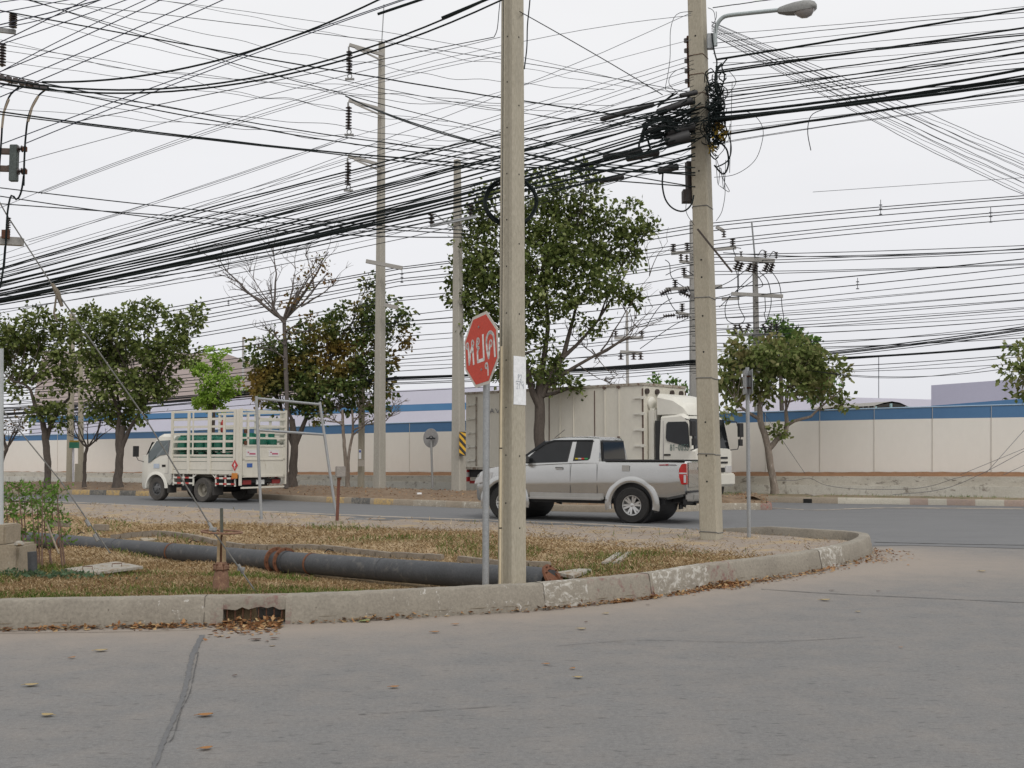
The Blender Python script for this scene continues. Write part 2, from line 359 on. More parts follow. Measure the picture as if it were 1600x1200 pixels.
strip('road_joint', [G(1366, 847, .01), G(1500, 850, .01), G(1700, 853, .01)], .06, DJ, .011, .01, 40)
strip('road_joint', [G(0, 990, 0), G(200, 987.5, 0), G(330, 984, 0)], .012, plain('joint_brown', (.16, .12, .09), .95), .005, .003, 40)
strip('road_crack', [G(560, 1117), G(690, 1110), G(800, 1103)], .005, DJ, .005, .004, 30)
strip('road_patch', [G(1200, 793, .01), G(1270, 797, .01), G(1330, 795, .01), G(1400, 793.5, .01), G(1600, 795, .01)], (.15, .5), SAND, .011, .1, 60)
strip('road_sandy_edge', [Vector((p.x, p.y, 0)) + Vector((.25, .35, 0)) for p in far_line[60:300]], .3, SAND, .010, .09, 200)
# --- island surface: dry soil and straw, with a band of dusty paving on its far side
t_n = 90; V = []; 
for j in range(t_n):
    k = j / (t_n - 1); k = k ** 1.3
    for i in range(NL):
        a = near_line[i]; b = far_line[i]; V.append((a.x + (b.x - a.x) * k, a.y + (b.y - a.y) * k))
V = np.array(V); zz = terrain(V); dk = dist_to(EDGE, V); df = dist_to(FEDGE, V)
zz += (np.sin(V[:, 0] * 5.1 + V[:, 1] * 2) * np.sin(V[:, 1] * 4.3 - V[:, 0]) * .012) * np.clip(dk / .8, 0, 1)
drc = G(390, 977); zz = np.where(dk < .06, np.minimum(zz, .05), zz); zz = np.where((np.hypot(V[:, 0] - drc.x, V[:, 1] - drc.y) < .5) & (dk < .2), -.25, zz); fz = np.clip((22 - V[:, 1]) / 3, 0, 1) * np.clip((V[:, 0] - 1) / 2, 0, 1)
zz = np.where(df < .5, zz * (1 - fz * 0) , zz) + .006
band = np.clip(1 - np.abs(df - 1.2) / 1.5, 0, 1)
tilew = np.interp(V[:, 0], [-14, -4, 0, 3, 6], [3.6, 3.9, 3.9, 3.6, 3.3])
tile = np.clip((tilew - df) / .5, 0, 1)
idx = (np.arange(t_n - 1)[:, None] * NL + np.arange(NL - 1)[None]).ravel(); Fq = np.stack([idx, idx + 1, idx + NL + 1, idx + NL], 1)
m_isl, t, bs = nodes('island_soil')
v = coords(t); at = t.nodes.new('ShaderNodeAttribute'); at.attribute_name = 'tile'; ag = t.nodes.new('ShaderNodeAttribute'); ag.attribute_name = 'green'
n1 = noise(t, v, 1.6, 8, .65); n2 = noise(t, v, 75, 5, .75); n3 = noise(t, v, 7, 8, .75)
soil = ramp(t, n3, [(.3, (.25, .175, .10)), (.5, (.36, .26, .155)), (.7, (.44, .335, .205))])
soil = mixc(t, .5, soil, ramp(t, n2, [(.35, (.13, .09, .05)), (.65, (.42, .32, .19))]))
gr = t.nodes.new('ShaderNodeMath'); gr.operation = 'MULTIPLY'; t.links.new(ag.outputs['Fac'], gr.inputs[0]); t.links.new(n3, gr.inputs[1])
soil = mixc(t, gr.outputs[0], soil, (.10, .12, .035))
br = t.nodes.new('ShaderNodeTexBrick'); br.inputs['Scale'].default_value = 2.5; br.inputs['Mortar Size'].default_value = .02
br.inputs['Color1'].default_value = (.22, .19, .165, 1); br.inputs['Color2'].default_value = (.27, .235, .205, 1); br.inputs['Mortar'].default_value = (.14, .12, .10, 1)
t.links.new(coords(t, rot=R(31)), br.inputs['Vector'])
sandc = mixc(t, .55, br.outputs[0], ramp(t, n2, [(.35, (.24, .19, .15)), (.65, (.38, .32, .26))]))
straw = t.nodes.new('ShaderNodeMapRange'); straw.inputs[1].default_value = .5; straw.inputs[2].default_value = .62; t.links.new(n1, straw.inputs[0])
sandc = mixc(t, straw.outputs[0], sandc, ramp(t, n2, [(.35, (.25, .18, .11)), (.65, (.42, .33, .21))]))
nd = t.nodes.new('ShaderNodeMath'); nd.operation = 'MULTIPLY_ADD'; t.links.new(n3, nd.inputs[0]); nd.inputs[1].default_value = .8; t.links.new(at.outputs['Fac'], nd.inputs[2])
mr = t.nodes.new('ShaderNodeMapRange'); mr.inputs[1].default_value = .75; mr.inputs[2].default_value = 1.05; t.links.new(nd.outputs[0], mr.inputs[0])
t.links.new(mixc(t, mr.outputs[0], soil, sandc), bs.inputs['Base Color']); bs.inputs['Roughness'].default_value = .95; bs.inputs['Specular IOR Level'].default_value = .15
bump(t, bs, n2, .5, .008)
greens = [(XD(420, 10.6), 1.6, .5), (XD(30, 9.8), 1.1, .5), (XD(620, 11.4), 2.0, .35), (XD(800, 11.3), 1.5, .35), (XD(880, 13.2), 1.0, .6), (XD(80, 13.2), 1.3, .8), (XD(980, 14.6), .9, .5), (XD(640, 17.6), 1.2, .35)]
def greenness(xy):
    g_ = np.zeros(len(xy))
    for c_, a_, b_ in greens: g_ = np.maximum(g_, np.exp(-(((xy[:, 0] - c_.x) / a_) ** 2 + ((xy[:, 1] - c_.y) / b_) ** 2)))
    return g_
tag(numpy_mesh('island_ground', np.column_stack([V, zz]), Fq, m_isl, smooth=True, attr={'tile': tile, 'green': greenness(V)}), kind='structure')

# --- kerbs
KB = stain('kerb_concrete', (.19, .17, .14), (.29, .262, .215), 2.2, .9, b=.7, fine=38, c3=(.10, .085, .07), c3lim=(.63, .70), c3scale=16)
KW = stain('kerb_white_chipped', (.20, .178, .146), (.29, .262, .215), 4, .9, b=.5, fine=45, c3=(.46, .44, .395), c3lim=(.49, .60), c3scale=11, stretch=(1, 1, 1.6))
KW2 = stain('kerb_white_specks', (.20, .178, .146), (.29, .262, .215), 3, .9, b=.6, fine=45, c3=(.46, .44, .40), c3lim=(.61, .66), c3scale=14)
KR = stain('kerb_red_worn', (.20, .178, .146), (.29, .262, .215), 4, .9, b=.6, fine=45, c3=(.19, .10, .09), c3lim=(.52, .68), c3scale=9)
def kmat(px):
    for a, b, m_ in ((190, 318, 2), (318, 455, 3), (560, 850, 2), (850, 917, 1), (917, 1019, 3), (1019, 1106, 1), (1106, 1150, 3), (1150, 1283, 0), (1283, 1318, 1)):
        if a <= px < b: return m_
    return 0
def kerb_sweep(line, i0, i1, prof_fn, side=1):
    g = MB(); rings = []
    for i in range(i0, i1 + 1):
        p = line[i]; d = line[min(i + 1, len(line) - 1)] - line[max(i - 1, 0)]; n_ = Vector((-d.y, d.x, 0)).normalized() * side
        rings.append([Vector((p.x, p.y, 0)) + n_ * o_ + Vector((0, 0, z_)) for o_, z_ in prof_fn(i)])
    n = len(rings[0]); g.loft(rings)
    return g, rings
rk = [random.uniform(-1, 1) for _ in range(2000)]
KH = .245
def prof_full(i):
    p = kerb_line[i]; h = KH
    if i > NI:
        D = p.y; h = KH if D < 18.3 and p.x > 3 else max(.03, KH - (p.y - 18.3) * .11)
    j1, j2 = rk[i % 2000] * .006, rk[(i * 7) % 2000] * .008
    return [(0 + j1, -.02), (.0 + j2, .05), (.02 + j1, h * .55), (.035 + j2, h - .02), (.05, h + j1 * .4), (.19, h + j2 * .3), (.205 + j2, h - .03), (.21, -.05)]
def prof_lintel(i):
    j1 = rk[i % 2000] * .006
    return [(.03, .138 + rk[(i * 3) % 2000] * .016), (.033 + j1, .19), (.035, KH - .02), (.05, KH), (.19, KH), (.205, KH - .03), (.21, .138)]
pxs = [px_of(p)[0] for p in kerb_line]; pxs = [p if kerb_line[i].x > -9 else -300 for i, p in enumerate(pxs)]
iA = min(i for i in range(KN) if pxs[i] > 342); iB = min(i for i in range(KN) if pxs[i] > 436)
for nm, a, b, fn in (('kerb', 0, iA, prof_full), ('kerb_drain_lintel', iA, iB, prof_lintel), ('kerb', iB, KN - 1, prof_full)):
    g, rings = kerb_sweep(kerb_line, a, b, fn)
    n = len(rings[0]); g.m = []
    for fi, f in enumerate(g.f):
        k = fi // n; g.m.append(kmat(pxs[min(KN - 1, a + k)]) if fi < n * (b - a) and a + k <= NI else 0)
    tag(g.build(nm, [KB, KW, KW2, KR], smooth=50), kind='structure')
gj = MB()
for px in (318, 850, 1019, 1283):
    i = min(range(NI), key=lambda j: abs(pxs[j] - px)); p = kerb_line[i]; d = (kerb_line[i + 1] - kerb_line[i - 1]).normalized(); n_ = Vector((-d.y, d.x, 0))
    pr = [(-.004, 0), (-.003, .05), (.017, KH * .55), (.031, KH - .018), (.048, KH + .004), (.19, KH + .004), (.2, .1), (.2, 0)]
    gj.prism([Vector((p.x, p.y, 0)) + n_ * a_ + Vector((0, 0, z_)) for a_, z_ in pr], d * .005)
tag(gj.build('kerb_joints', stain('kerb_joint', (.07, .06, .05), (.13, .115, .095), 12, .95)), kind='structure')
# drain opening
a, b = kerb_line[iA], kerb_line[iB]; d = (b - a); L = d.length; d.normalize(); nrm = Vector((-d.y, d.x, 0))
dr = thing('storm_drain', 'rusty barred storm drain opening cut into the near kerb full of leaves', 'drain', ((a + b) / 2))
g = MB(); c0 = (a + b) / 2
g.box(c0 + nrm * .24 + Vector((0, 0, .06)), (L, .02, .2), Matrix((d, nrm, Vector((0, 0, 1)))).transposed())
g.box(c0 + nrm * .12 + Vector((0, 0, .005)), (L, .24, .02), Matrix((d, nrm, Vector((0, 0, 1)))).transposed())
g.build('chamber', stain('drain_inside', (.09, .08, .07), (.2, .19, .17), 6, .9), dr, world=True)
for k in range(8):
    p = a + d * (L * (k + .5) / 8 + .0); g = MB(); g.box(p + nrm * .05 + Vector((0, 0, .075)), (.008, .012, .16)); g.build('bar', RUST, dr, world=True)
g = MB(); g.bar(a + nrm * .05 + Vector((0, 0, .15)), b + nrm * .05 + Vector((0, 0, .15)), .014, .012); g.build('frame', RUST, dr, world=True)

# --- verge with trees behind the asphalt
vk_px = [(-330, 772.5), (0, 772.5), (150, 773.5), (370, 779), (500, 785), (680, 792), (800, 797), (950, 801), (1060, 800), (1132, 797), (1185, 797)]
vk = smooth_poly([G(x, y) for x, y in vk_px] + [XD(1202, 28.0), XD(1200, 29.3), XD(1180, 30)], 260)
VK1 = stain('far_kerb', (.22, .185, .14), (.32, .27, .21), 3, .9, b=.2)
VK2 = stain('far_kerb_yellow', (.38, .26, .11), (.45, .32, .15), 5, .9, c3=(.25, .20, .14), c3lim=(.46, .6))
VK3 = stain('far_kerb_black', (.08, .078, .075), (.13, .125, .115), 5, .9, c3=(.22, .2, .165), c3lim=(.48, .62))
VK4 = stain('far_kerb_faded', (.24, .21, .17), (.34, .30, .24), 5, .9, c3=(.50, .47, .40), c3lim=(.57, .62))
VK5 = stain('far_kerb_red', (.20, .14, .12), (.3, .24, .2), 5, .9, c3=(.30, .12, .10), c3lim=(.5, .56))
vpx = [px_of(p)[0] for p in vk]
def vmat(px):
    if px < 110: return 0
    for a_, b_, m_ in ((110, 138, 1), (138, 161, 2), (161, 186, 1), (186, 209, 2), (209, 232, 1), (505, 535, 1), (545, 575, 2), (580, 612, 1), (640, 690, 3), (720, 755, 3), (1060, 1100, 3), (1100, 1120, 4), (1120, 1180, 3), (1180, 1210, 4)):
        if a_ <= px < b_: return m_
    return 0
def vprof(i): return [(0, 0), (.01, .15), (.03, .175), (.17, .175), (.18, .10)]
g, rings = kerb_sweep(vk, 0, 259, vprof)
n = len(rings[0]); g.m = [vmat(vpx[min(259, fi // n)]) if fi < n * 259 else 0 for fi in range(len(g.f))]
tag(g.build('kerb_far_verge', [VK1, VK2, VK3, VK4, VK5], smooth=50), kind='structure')
VS = stain('verge_soil', (.15, .10, .065), (.24, .175, .115), 1.4, .95, b=.6, fine=22, c3=(.11, .075, .045), c3lim=(.5, .7))
rows = []
for i in range(0, 260, 2):
    p = vk[i]; d = vk[min(i + 1, 259)] - vk[max(i - 1, 0)]; n_ = Vector((-d.y, d.x, 0)).normalized()
    wv = np.interp(vpx[i], [-400, 0, 700, 1100, 1190, 1205], [6.5, 5, 3.4, 2.6, 1.3, .3])
    if i > 244: n_ = Vector((-.6, .5, 0)).normalized(); wv = .8
    rows.append([p + n_ * (.12 + wv * k) + Vector((0, 0, z_)) for k, z_ in ((0, .15), (.25, .26), (.5, .36), (.75, .34), (1, .15), (1.04, -.02))])
rows_v = rows
g = MB(); n = 6; vs = [v_ for r_ in rows for v_ in r_]
for v_ in vs: v_.z += random.uniform(-.02, .03) if v_.z > .1 else 0
g.add(vs, [(i * n + j, (i + 1) * n + j, (i + 1) * n + j + 1, i * n + j + 1) for i in range(len(rows) - 1) for j in range(n - 1)])
tag(g.build('verge_ground', VS, smooth=60), kind='structure')
def verge_z(p): return .36
# --- far side kerb and verge before the retaining wall
fk = smooth_poly([XD(-330, 66), XD(0, 55), XD(400, 47), (XD(800, 38.5)), (XD(1050, 33.8)), G(1200, 785), G(1300, 787), G(1400, 788.5), G(1500, 790), G(1600, 792), G(1750, 795), G(1900, 799)], 300)
fpx = [px_of(p)[0] for p in fk]
def fmat(px):
    for a_, b_, m_ in ((1190, 1240, 0), (1308, 1373, 1), (1373, 1410, 1), (1410, 1443, 2), (1443, 1479, 1), (1479, 1514, 2), (1514, 1555, 1), (1555, 1600, 2), (1600, 1640, 1)):
        if a_ <= px < b_: return m_
    return 0
g, rings = kerb_sweep(fk, 0, 299, lambda i: [(0, 0), (.01, .15), (.03, .18), (.2, .18), (.2, .1)])
n = len(rings[0]); g.m = [fmat(fpx[min(299, fi // n)]) if fi < n * 299 else 0 for fi in range(len(g.f))]
KR2 = stain('kerb_red_faded', (.30, .23, .19), (.36, .285, .24), 5, .9, c3=(.36, .27, .21), c3lim=(.52, .6))
KWf = stain('kerb_white_faded', (.42, .39, .32), (.49, .455, .385), 5, .9, c3=(.3, .25, .2), c3lim=(.6, .7))
tag(g.build('kerb_far_side', [VK1, KWf, KR2], smooth=50), kind='structure')
def wallD(px, c=38.2): return c / (1 + .5 * (px - 800) / F)
rows = []
for i in range(0, 300, 3):
    p = fk[i]; q_ = XD(fpx[i] , wallD(fpx[i], 38.6)); q_.z = .17
    rows.append([p + Vector((.05, .1, .16)), (p + q_) / 2 + Vector((0, 0, .13)), q_ + Vector((0, 0, .02))])
g = MB(); vs = [v_ for r_ in rows for v_ in r_]
g.add(vs, [(i * 3 + j, (i + 1) * 3 + j, (i + 1) * 3 + j + 1, i * 3 + j + 1) for i in range(len(rows) - 1) for j in range(2)])
VG = stain('far_verge_soil', (.16, .12, .075), (.26, .21, .14), 1.2, .95, b=.5, fine=22, c3=(.08, .10, .035), c3lim=(.53, .62))
tag(g.build('far_verge_ground', VG, smooth=60), kind='structure')
g = MB(); p = fk[min(i for i in range(300) if fpx[i] > 1243)]; p2 = fk[min(i for i in range(300) if fpx[i] > 1258)]
g.bar(p + Vector((0, -.004, .07)), p2 + Vector((0, -.004, .07)), .02, .12); tag(g.build('kerb_inlet', DARK, origin=p), 'small dark drain inlet in the far kerb near the leaning tree', 'drain')
# ================================================================== WALLS AND BUILDINGS
def wall_stations(c, rows):     # rows: (px, y...) -> world points on the wall line
    return [[P(px, y, wallD(px, c)) for y in ys] for px, *ys in rows]
def panel_wall(obj_name, mats, cols, thick, parent, names):   # cols: [[top, ..., bottom], ...]; one mesh per horizontal band
    nb = len(cols[0]) - 1; back = Vector((.447, .894, 0)) * thick
    for k in range(nb):
        g = MB(); rings = [[c[k], c[k + 1], c[k + 1] + back, c[k] + back] for c in cols]; g.loft(rings)
        g.build(names[k], mats[k], parent, world=True)
WHITEW = stain('boundary_wall_cream', (.74, .71, .645), (.77, .745, .685), .3, .8, b=.02, fm=.05, fine=6, stretch=(1, 1, .5))
BLUEW = stain('boundary_wall_blue', fm=.06, c1=(.075, .17, .32), c2=(.09, .20, .36), scale=.6, rough=.6, b=.05, fine=20)
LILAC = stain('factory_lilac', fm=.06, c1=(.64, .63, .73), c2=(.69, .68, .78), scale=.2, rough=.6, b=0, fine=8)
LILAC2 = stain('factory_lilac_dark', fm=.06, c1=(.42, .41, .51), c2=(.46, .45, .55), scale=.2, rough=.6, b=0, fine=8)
BLUEL = stain('factory_blue', fm=.06, c1=(.08, .21, .40), c2=(.10, .24, .43), scale=.5, rough=.6, b=0)
w = thing('boundary_wall', 'long cream concrete boundary wall with a blue band along its top', 'wall', XD(1000, wallD(1000, 40.7)))
st = [(-400, 690, 697, 733, 760), (-150, 684.5, 692, 735, 762), (20, 681, 689, 736, 762), (250, 674.5, 684.5, 737, 762), (610, 661.5, 676, 738.5, 762), (706, 658.5, 674, 738.5, 762), (950, 651, 667, 738.5, 762), (1190, 644, 659.5, 738.5, 762), (1400, 637.5, 655, 739, 762), (1600, 632, 652, 739.5, 762), (1760, 627, 649, 740, 765), (2100, 617, 643, 741, 765)]
cols = wall_stations(40.7, [(s[0], s[1], s[2], s[4]) for s in st])
cols = [[c[0] + Vector((0, 0, 0)), c[1], c[2]] for c in cols]
panel_wall('w', [BLUEW, WHITEW], cols, .15, w, ['blue_band', 'wall_panels'])
JN = plain('panel_joint', (.52, .49, .44), .9)
for px in (1281, 1366, 1457, 1549, 1196, 640, 90, 330):
    y0 = np.interp(px, [s[0] for s in st], [s[1] for s in st]) + .5; D = wallD(px, 40.7) - .004
    g = MB(); g.bar(P(px, y0, D), P(px, 738, D), .012, .03, up=(.447, .894, 0)); g.build('panel_joint', JN, w, world=True)
g = MB(); rows_ = []
for px, *_ in st:   # ledge of the blue band
    a = P(px, np.interp(px, [s[0] for s in st], [s[1] for s in st]), wallD(px, 40.7)); rows_.append(a)
g.tube(rows_, .025, 4); g.build('coping', stain('coping', (.25, .35, .45), (.3, .4, .5), 2, .7), w, world=True)
# retaining wall with planted soil
RETW = stain('retaining_wall', (.38, .34, .28), (.56, .53, .46), 1.6, .9, b=.4, fine=30, c3=(.14, .12, .10), c3lim=(.56, .68), stretch=(1, 1, 2.2))
r_ = thing('retaining_wall', 'low stained concrete retaining wall with a ledge below the cream wall', 'wall', XD(1300, wallD(1300, 38.6)))
rt = [(-400, 737, 741), (20, 737.3, 744), (600, 743, 752), (1190, 744, 757.5), (1600, 745, 760.5), (2100, 746, 766)]
cols = []
for px, ya, yb in rt:
    D = wallD(px, 38.6); a = P(px, ya, D); b = P(px, yb, D); c = b.copy(); c.z = -.03; cols.append([a, b, c])
bk = Vector((.447, .894, 0))
g = MB(); g.loft([[c[0], c[1], c[1] + bk * .2, c[0] + bk * .2] for c in cols]); g.build('upper_course', RETW, r_, world=True)
g = MB(); g.loft([[c[1] - bk * .06, c[2] - bk * .06, c[2] + bk * .2, c[1] + bk * .2] for c in cols]); g.build('lower_course', stain('retaining_lower', (.44, .41, .35), (.58, .56, .5), 1.8, .9, b=.3, c3=(.2, .17, .14), c3lim=(.55, .7)), r_, world=True)
PSOIL = stain('planter_soil', (.17, .085, .04), (.26, .14, .07), 3, .95, b=.8, fine=30)
g = MB(); vs = []; N2 = 300
for i in range(N2):
    px = -400 + 2500 * i / (N2 - 1); D0 = wallD(px, 38.75); D1 = wallD(px, 40.65)
    y0 = np.interp(px, [s[0] for s in rt], [s[1] for s in rt]) + .3
    a = P(px, y0, D0); b = P(px, 737.6 + random.uniform(-.8, .5), D1); vs += [a, a.lerp(b, .5) + Vector((0, 0, random.uniform(.0, .05))), b]
g.add(vs, [(i * 3 + j, i * 3 + 3 + j, i * 3 + 4 + j, i * 3 + 1 + j) for i in range(N2 - 1) for j in range(2)])
tag(g.build('planter_soil', PSOIL), kind='structure')
# factory behind, left half
def slab(name, quad, back, mat, parent):
    g = MB(); g.prism(quad, back, 0); return g.build(name, mat, parent, world=True)
def fd(px): return wallD(px, 62)
f_ = thing('factory_building', 'pale lilac factory wall with a bright blue stripe behind the left trees', 'building', XD(600, fd(600)))
bk30 = Vector((.447, .894, 0)) * 25
L0, L1 = 45, 770
def fp(px, y): return P(px, y, fd(px))
slab('upper_wall', [fp(120, 634), fp(L1, 603), fp(L1, 627.6), fp(120, 650), ], bk30, LILAC, f_)
slab('lower_wall', [fp(L0, 662), fp(L1, 638.5), fp(L1, 735), fp(L0, 735)], bk30, LILAC, f_)
slab('blue_stripe', [fp(L0, 651.5), fp(L1, 627.6), fp(L1, 638.5), fp(L0, 660)], bk30 * 1.0, BLUEL, f_)
f2 = thing('factory_building', 'pale lilac factory block with a blue base rising at the right edge', 'building', XD(1500, 62))
def fq(px, y): return P(px, y, wallD(px, 58))
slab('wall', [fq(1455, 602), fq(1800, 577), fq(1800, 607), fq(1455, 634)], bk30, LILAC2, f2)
slab('blue_base', [fq(1455, 634), fq(1800, 607), fq(1800, 735), fq(1455, 735)], bk30, BLUEW, f2)
def fr(px, y): return P(px, y, wallD(px, 95))
f3 = MB(); f3.prism([fr(1150, 628), fr(1180, 617), fr(1600, 628), fr(1600, 735), fr(1150, 735)], bk30)
tag(f3.build('factory_building', LILAC, origin=XD(1350, 80)), 'faint distant lilac factory wall seen beside the carport', 'building')
# carport with arched metal roof
cp_ = thing('carport', 'arched corrugated carport roof peeking over the blue wall band', 'carport', XD(1370, 50))
CORR = stain('corrugated_roof', (.22, .21, .19), (.3, .28, .25), 5, .7)
D = 50; g = MB(); front = [P(1366, 634, D), P(1380, 629.5, D), P(1394, 627, D), P(1406, 629, D), P(1419, 635, D)]
vec = P(1262, 640, D + 9) - P(1366, 634.5, D)
vs = []
for p in front: vs += [p, p + vec]
g.add(vs, [(2 * i, 2 * i + 1, 2 * i + 3, 2 * i + 2) for i in range(4)]); vs2 = [v_ - Vector((0, 0, .08)) for v_ in vs]
g.add(vs2, [(2 * i, 2 * i + 2, 2 * i + 3, 2 * i + 1) for i in range(4)]); g.build('roof', CORR, cp_, world=True)
for k in range(14):
    q_ = front[0] + vec * (k / 14); g = MB(); g.tube([q_ + Vector((0, -.02, .0)), q_ + Vector((0, -.02, -.16))], .035, 5); g.build('rib', CORR, cp_, world=True)
for px in (1368, 1392, 1418):
    g = MB(); a = P(px, 630.5 if px == 1392 else 635, D); g.tube([a, Vector((a.x, a.y, 0))], .07, 6); g.build('post', plain('carport_post', (.35, .5, .5)), cp_, world=True)
# big brown corrugated roof, left
BROWN = stain('brown_roof', (.22, .165, .15), (.26, .20, .18), .6, .8, b=0, fine=4)
m, t, bs = nodes('brown_sheet'); wv = t.nodes.new('ShaderNodeTexWave'); wv.bands_direction = 'Z'; wv.inputs['Scale'].default_value = 1.6
t.links.new(coords(t), wv.inputs['Vector']); t.links.new(ramp(t, wv.outputs['Fac'], [(.2, (.245, .195, .18)), (.8, (.295, .24, .22))]), bs.inputs['Base Color']); bs.inputs['Roughness'].default_value = .8
br_ = thing('warehouse', 'large brown ribbed warehouse roof behind the left trees', 'building', XD(200, 100))
A1, A2, B1, B2 = P(50, 636, 95), P(362, 632, 95), P(67, 548, 108), P(353, 552.5, 108)
bk = Vector((0, 30, 0)); g = MB(); g.add([A1, A2, B2, B1, B1 + bk, B2 + bk, A1 + Vector((0, 45, 0)), A2 + Vector((0, 45, 0))], [(0, 1, 2, 3), (3, 2, 5, 4), (0, 3, 4, 6), (1, 7, 5, 2), (4, 5, 7, 6)]); g.build('roof', m, br_, world=True)
g = MB(); g.prism([A1 + Vector((0, .3, -.1)), A2 + Vector((0, .3, -.1)), Vector((A2.x, 95.3, 0)), Vector((A1.x, 95.3, 0))], (0, 40, 0)); g.build('wall', LILAC, br_, world=True)
# ================================================================== CONCRETE POLES
def sq_pole(g, base, top, w0, w1, yaw, ch=.12, d0=None, d1=None, m=0, n=2, groove=0):
    rings = []
    for k in range(n):
        tt = k / (n - 1); c = base.lerp(top, tt); w_ = (w0 + (w1 - w0) * tt) / 2; d_ = ((d0 or w0) + ((d1 or w1) - (d0 or w0)) * tt) / 2; c_ = w_ * ch
        pr = [(-w_, -d_ + c_), (-w_ + c_, -d_), (w_ - c_, -d_), (w_, -d_ + c_), (w_, d_ - c_), (w_ - c_, d_), (-w_ + c_, d_), (-w_, d_ - c_)]
        if groove:   # recess in the -x face
            pr = pr[:1][:0] + [(-w_, -d_ + c_), (-w_ + c_, -d_), (w_ - c_, -d_), (w_, -d_ + c_), (w_, d_ - c_), (w_ - c_, d_), (-w_ + c_, d_), (-w_, d_ - c_), (-w_, d_ * .45), (-w_ + groove, d_ * .36), (-w_ + groove, -d_ * .36), (-w_, -d_ * .45)]
        rm = rotz(yaw); rings.append([c + rm @ Vector((x, y, 0)) for x, y in pr])
    g.loft(rings, m)
def along(base, top, k): return base.lerp(top, k)
# --- near centre pole
def pole_dir(yaw): return rotz(yaw)
b0 = P(800, 918, 10.72); b0.z = -.1; t0 = P(800.8, -60, 10.72)
yaw1 = R(47); w0, w1 = .215, .172
cpole = thing('utility_pole', 'thick near concrete pole behind the kerb with white notice and conduit', 'pole', Vector((b0.x, b0.y, 0)))
g = MB(); sq_pole(g, b0, t0, w0, w1, yaw1, .13, groove=.012, n=12); g.build('shaft', CON, cpole, world=True)
rm = rotz(yaw1); nL = rm @ Vector((-1, 0, 0)); nR = rm @ Vector((0, -1, 0))
if nL.y > 0 and nR.y > 0: nL, nR = -nL, -nR
g1, g2 = MB(), MB()
def on_pole(y, D=10.72, px=800): return P(px, y, D)
H1 = t0.z - b0.z
def wz(z): return w0 + (w1 - w0) * (z - b0.z) / H1
def shaft_c(z): return b0.lerp(t0, (z - b0.z) / H1)
for z in np.arange(.75, 7, .72):
    c = shaft_c(z); g1 = MB(); g1.tube([c + nR * (wz(z) / 2 - .01), c + nR * (wz(z) / 2 + .0015)], .009, 8); g1.build('bolt_hole', DARK, cpole, world=True)
for z in np.arange(1.0, 7, .48):
    c = shaft_c(z); g2 = MB(); g2.tube([c + nL * (wz(z) / 2 - .03), c + nL * (wz(z) / 2 - .0095)], .008, 8); g2.build('bolt_hole', DARK, cpole, world=True)
tL = Vector((-nL.y, nL.x, 0)); tR = Vector((-nR.y, nR.x, 0))
if tR.x < 0: tR = -tR
if tL.x < 0: tL = -tL
PVC = plain('cream_pvc', (.62, .53, .37), .5)
zt = P(790, 540, 10.6).z
cc0 = shaft_c(.1) + nL * (wz(.1) / 2 + .012) - tL * .055; cc1 = shaft_c(zt) + nL * (wz(zt) / 2 + .012) - tL * .045
g = MB(); g.tube([cc0, cc1], .0125, 10); cd = g.build('conduit', PVC, cpole, world=True, smooth=True)
for zz_ in (.75, 1.55): 
    c = cc0.lerp(cc1, (zz_ - cc0.z) / (cc1.z - cc0.z)); g = MB(); g.tube([c - Vector((0, 0, .006)), c + Vector((0, 0, .006))], .0145, 10); g.build('strap', DARK, cpole, world=True)
g = MB(); g.tube([cc1, shaft_c(5) + nL * (wz(5) / 2 + .003) - tL * .045, shaft_c(6.4) + nL * (wz(6.4) / 2 + .003) - tL * .045], .003, 5); g.build('earth_wire', CABLET, cpole, world=True)
# notice
PAPER = stain('white_notice', (.74, .75, .76), (.80, .81, .82), 5, .7, b=.1, fine=30)
INK = plain('pencil_ink', (.25, .28, .33), .8)
zt_, zb_ = P(812, 556, 10.6).z, P(812, 632, 10.6).z
zm = (zt_ + zb_) / 2; c = shaft_c(zm) + nR * (wz(zm) / 2 + .003); hw = wz(zm) / 2 - .008
g = MB(); nseg = 6; vs = []
for i in range(nseg + 1):
    for j in (0, 1):
        z = zb_ + (zt_ - zb_) * i / nseg - zm
        vs.append(c + tR * (hw * (1 if j else -1) + random.uniform(-.003, .003)) + Vector((0, 0, z + random.uniform(-.003, .003))) - nR * (z * (w1 - w0) / H1 / 2 * -1))
g.add(vs, [(2 * i, 2 * i + 1, 2 * i + 3, 2 * i + 2) for i in range(nseg)]); g.add([v_ + nR * .002 for v_ in vs], [(2 * i, 2 * i + 2, 2 * i + 3, 2 * i + 1) for i in range(nseg)])
notice = g.build('notice', PAPER, cpole, world=True, label='white paper notice with pencilled characters')
def ribbon_text(g, strokes, origin, ux, uy, n_, w_, th=.001):   # strokes: list of polylines in a 2-D frame -> flat lettering
    for st_ in strokes:
        for (x0, y0), (x1, y1) in zip(st_, st_[1:]):
            a = origin + ux * x0 + uy * y0 + n_ * th; b = origin + ux * x1 + uy * y1 + n_ * th
            d = (b - a)
            if d.length < 1e-6: continue
            d.normalize(); s_ = n_.cross(d) * (w_ / 2); a2 = a - d * w_ * .3; b2 = b + d * w_ * .3
            g.add([a2 + s_, a2 - s_, b2 - s_, b2 + s_], [(0, 1, 2, 3)])
def arc(cx, cy, rx, ry, a0, a1, n=10): return [(cx + rx * math.cos(R(a0 + (a1 - a0) * i / n)), cy + ry * math.sin(R(a0 + (a1 - a0) * i / n))) for i in range(n + 1)]
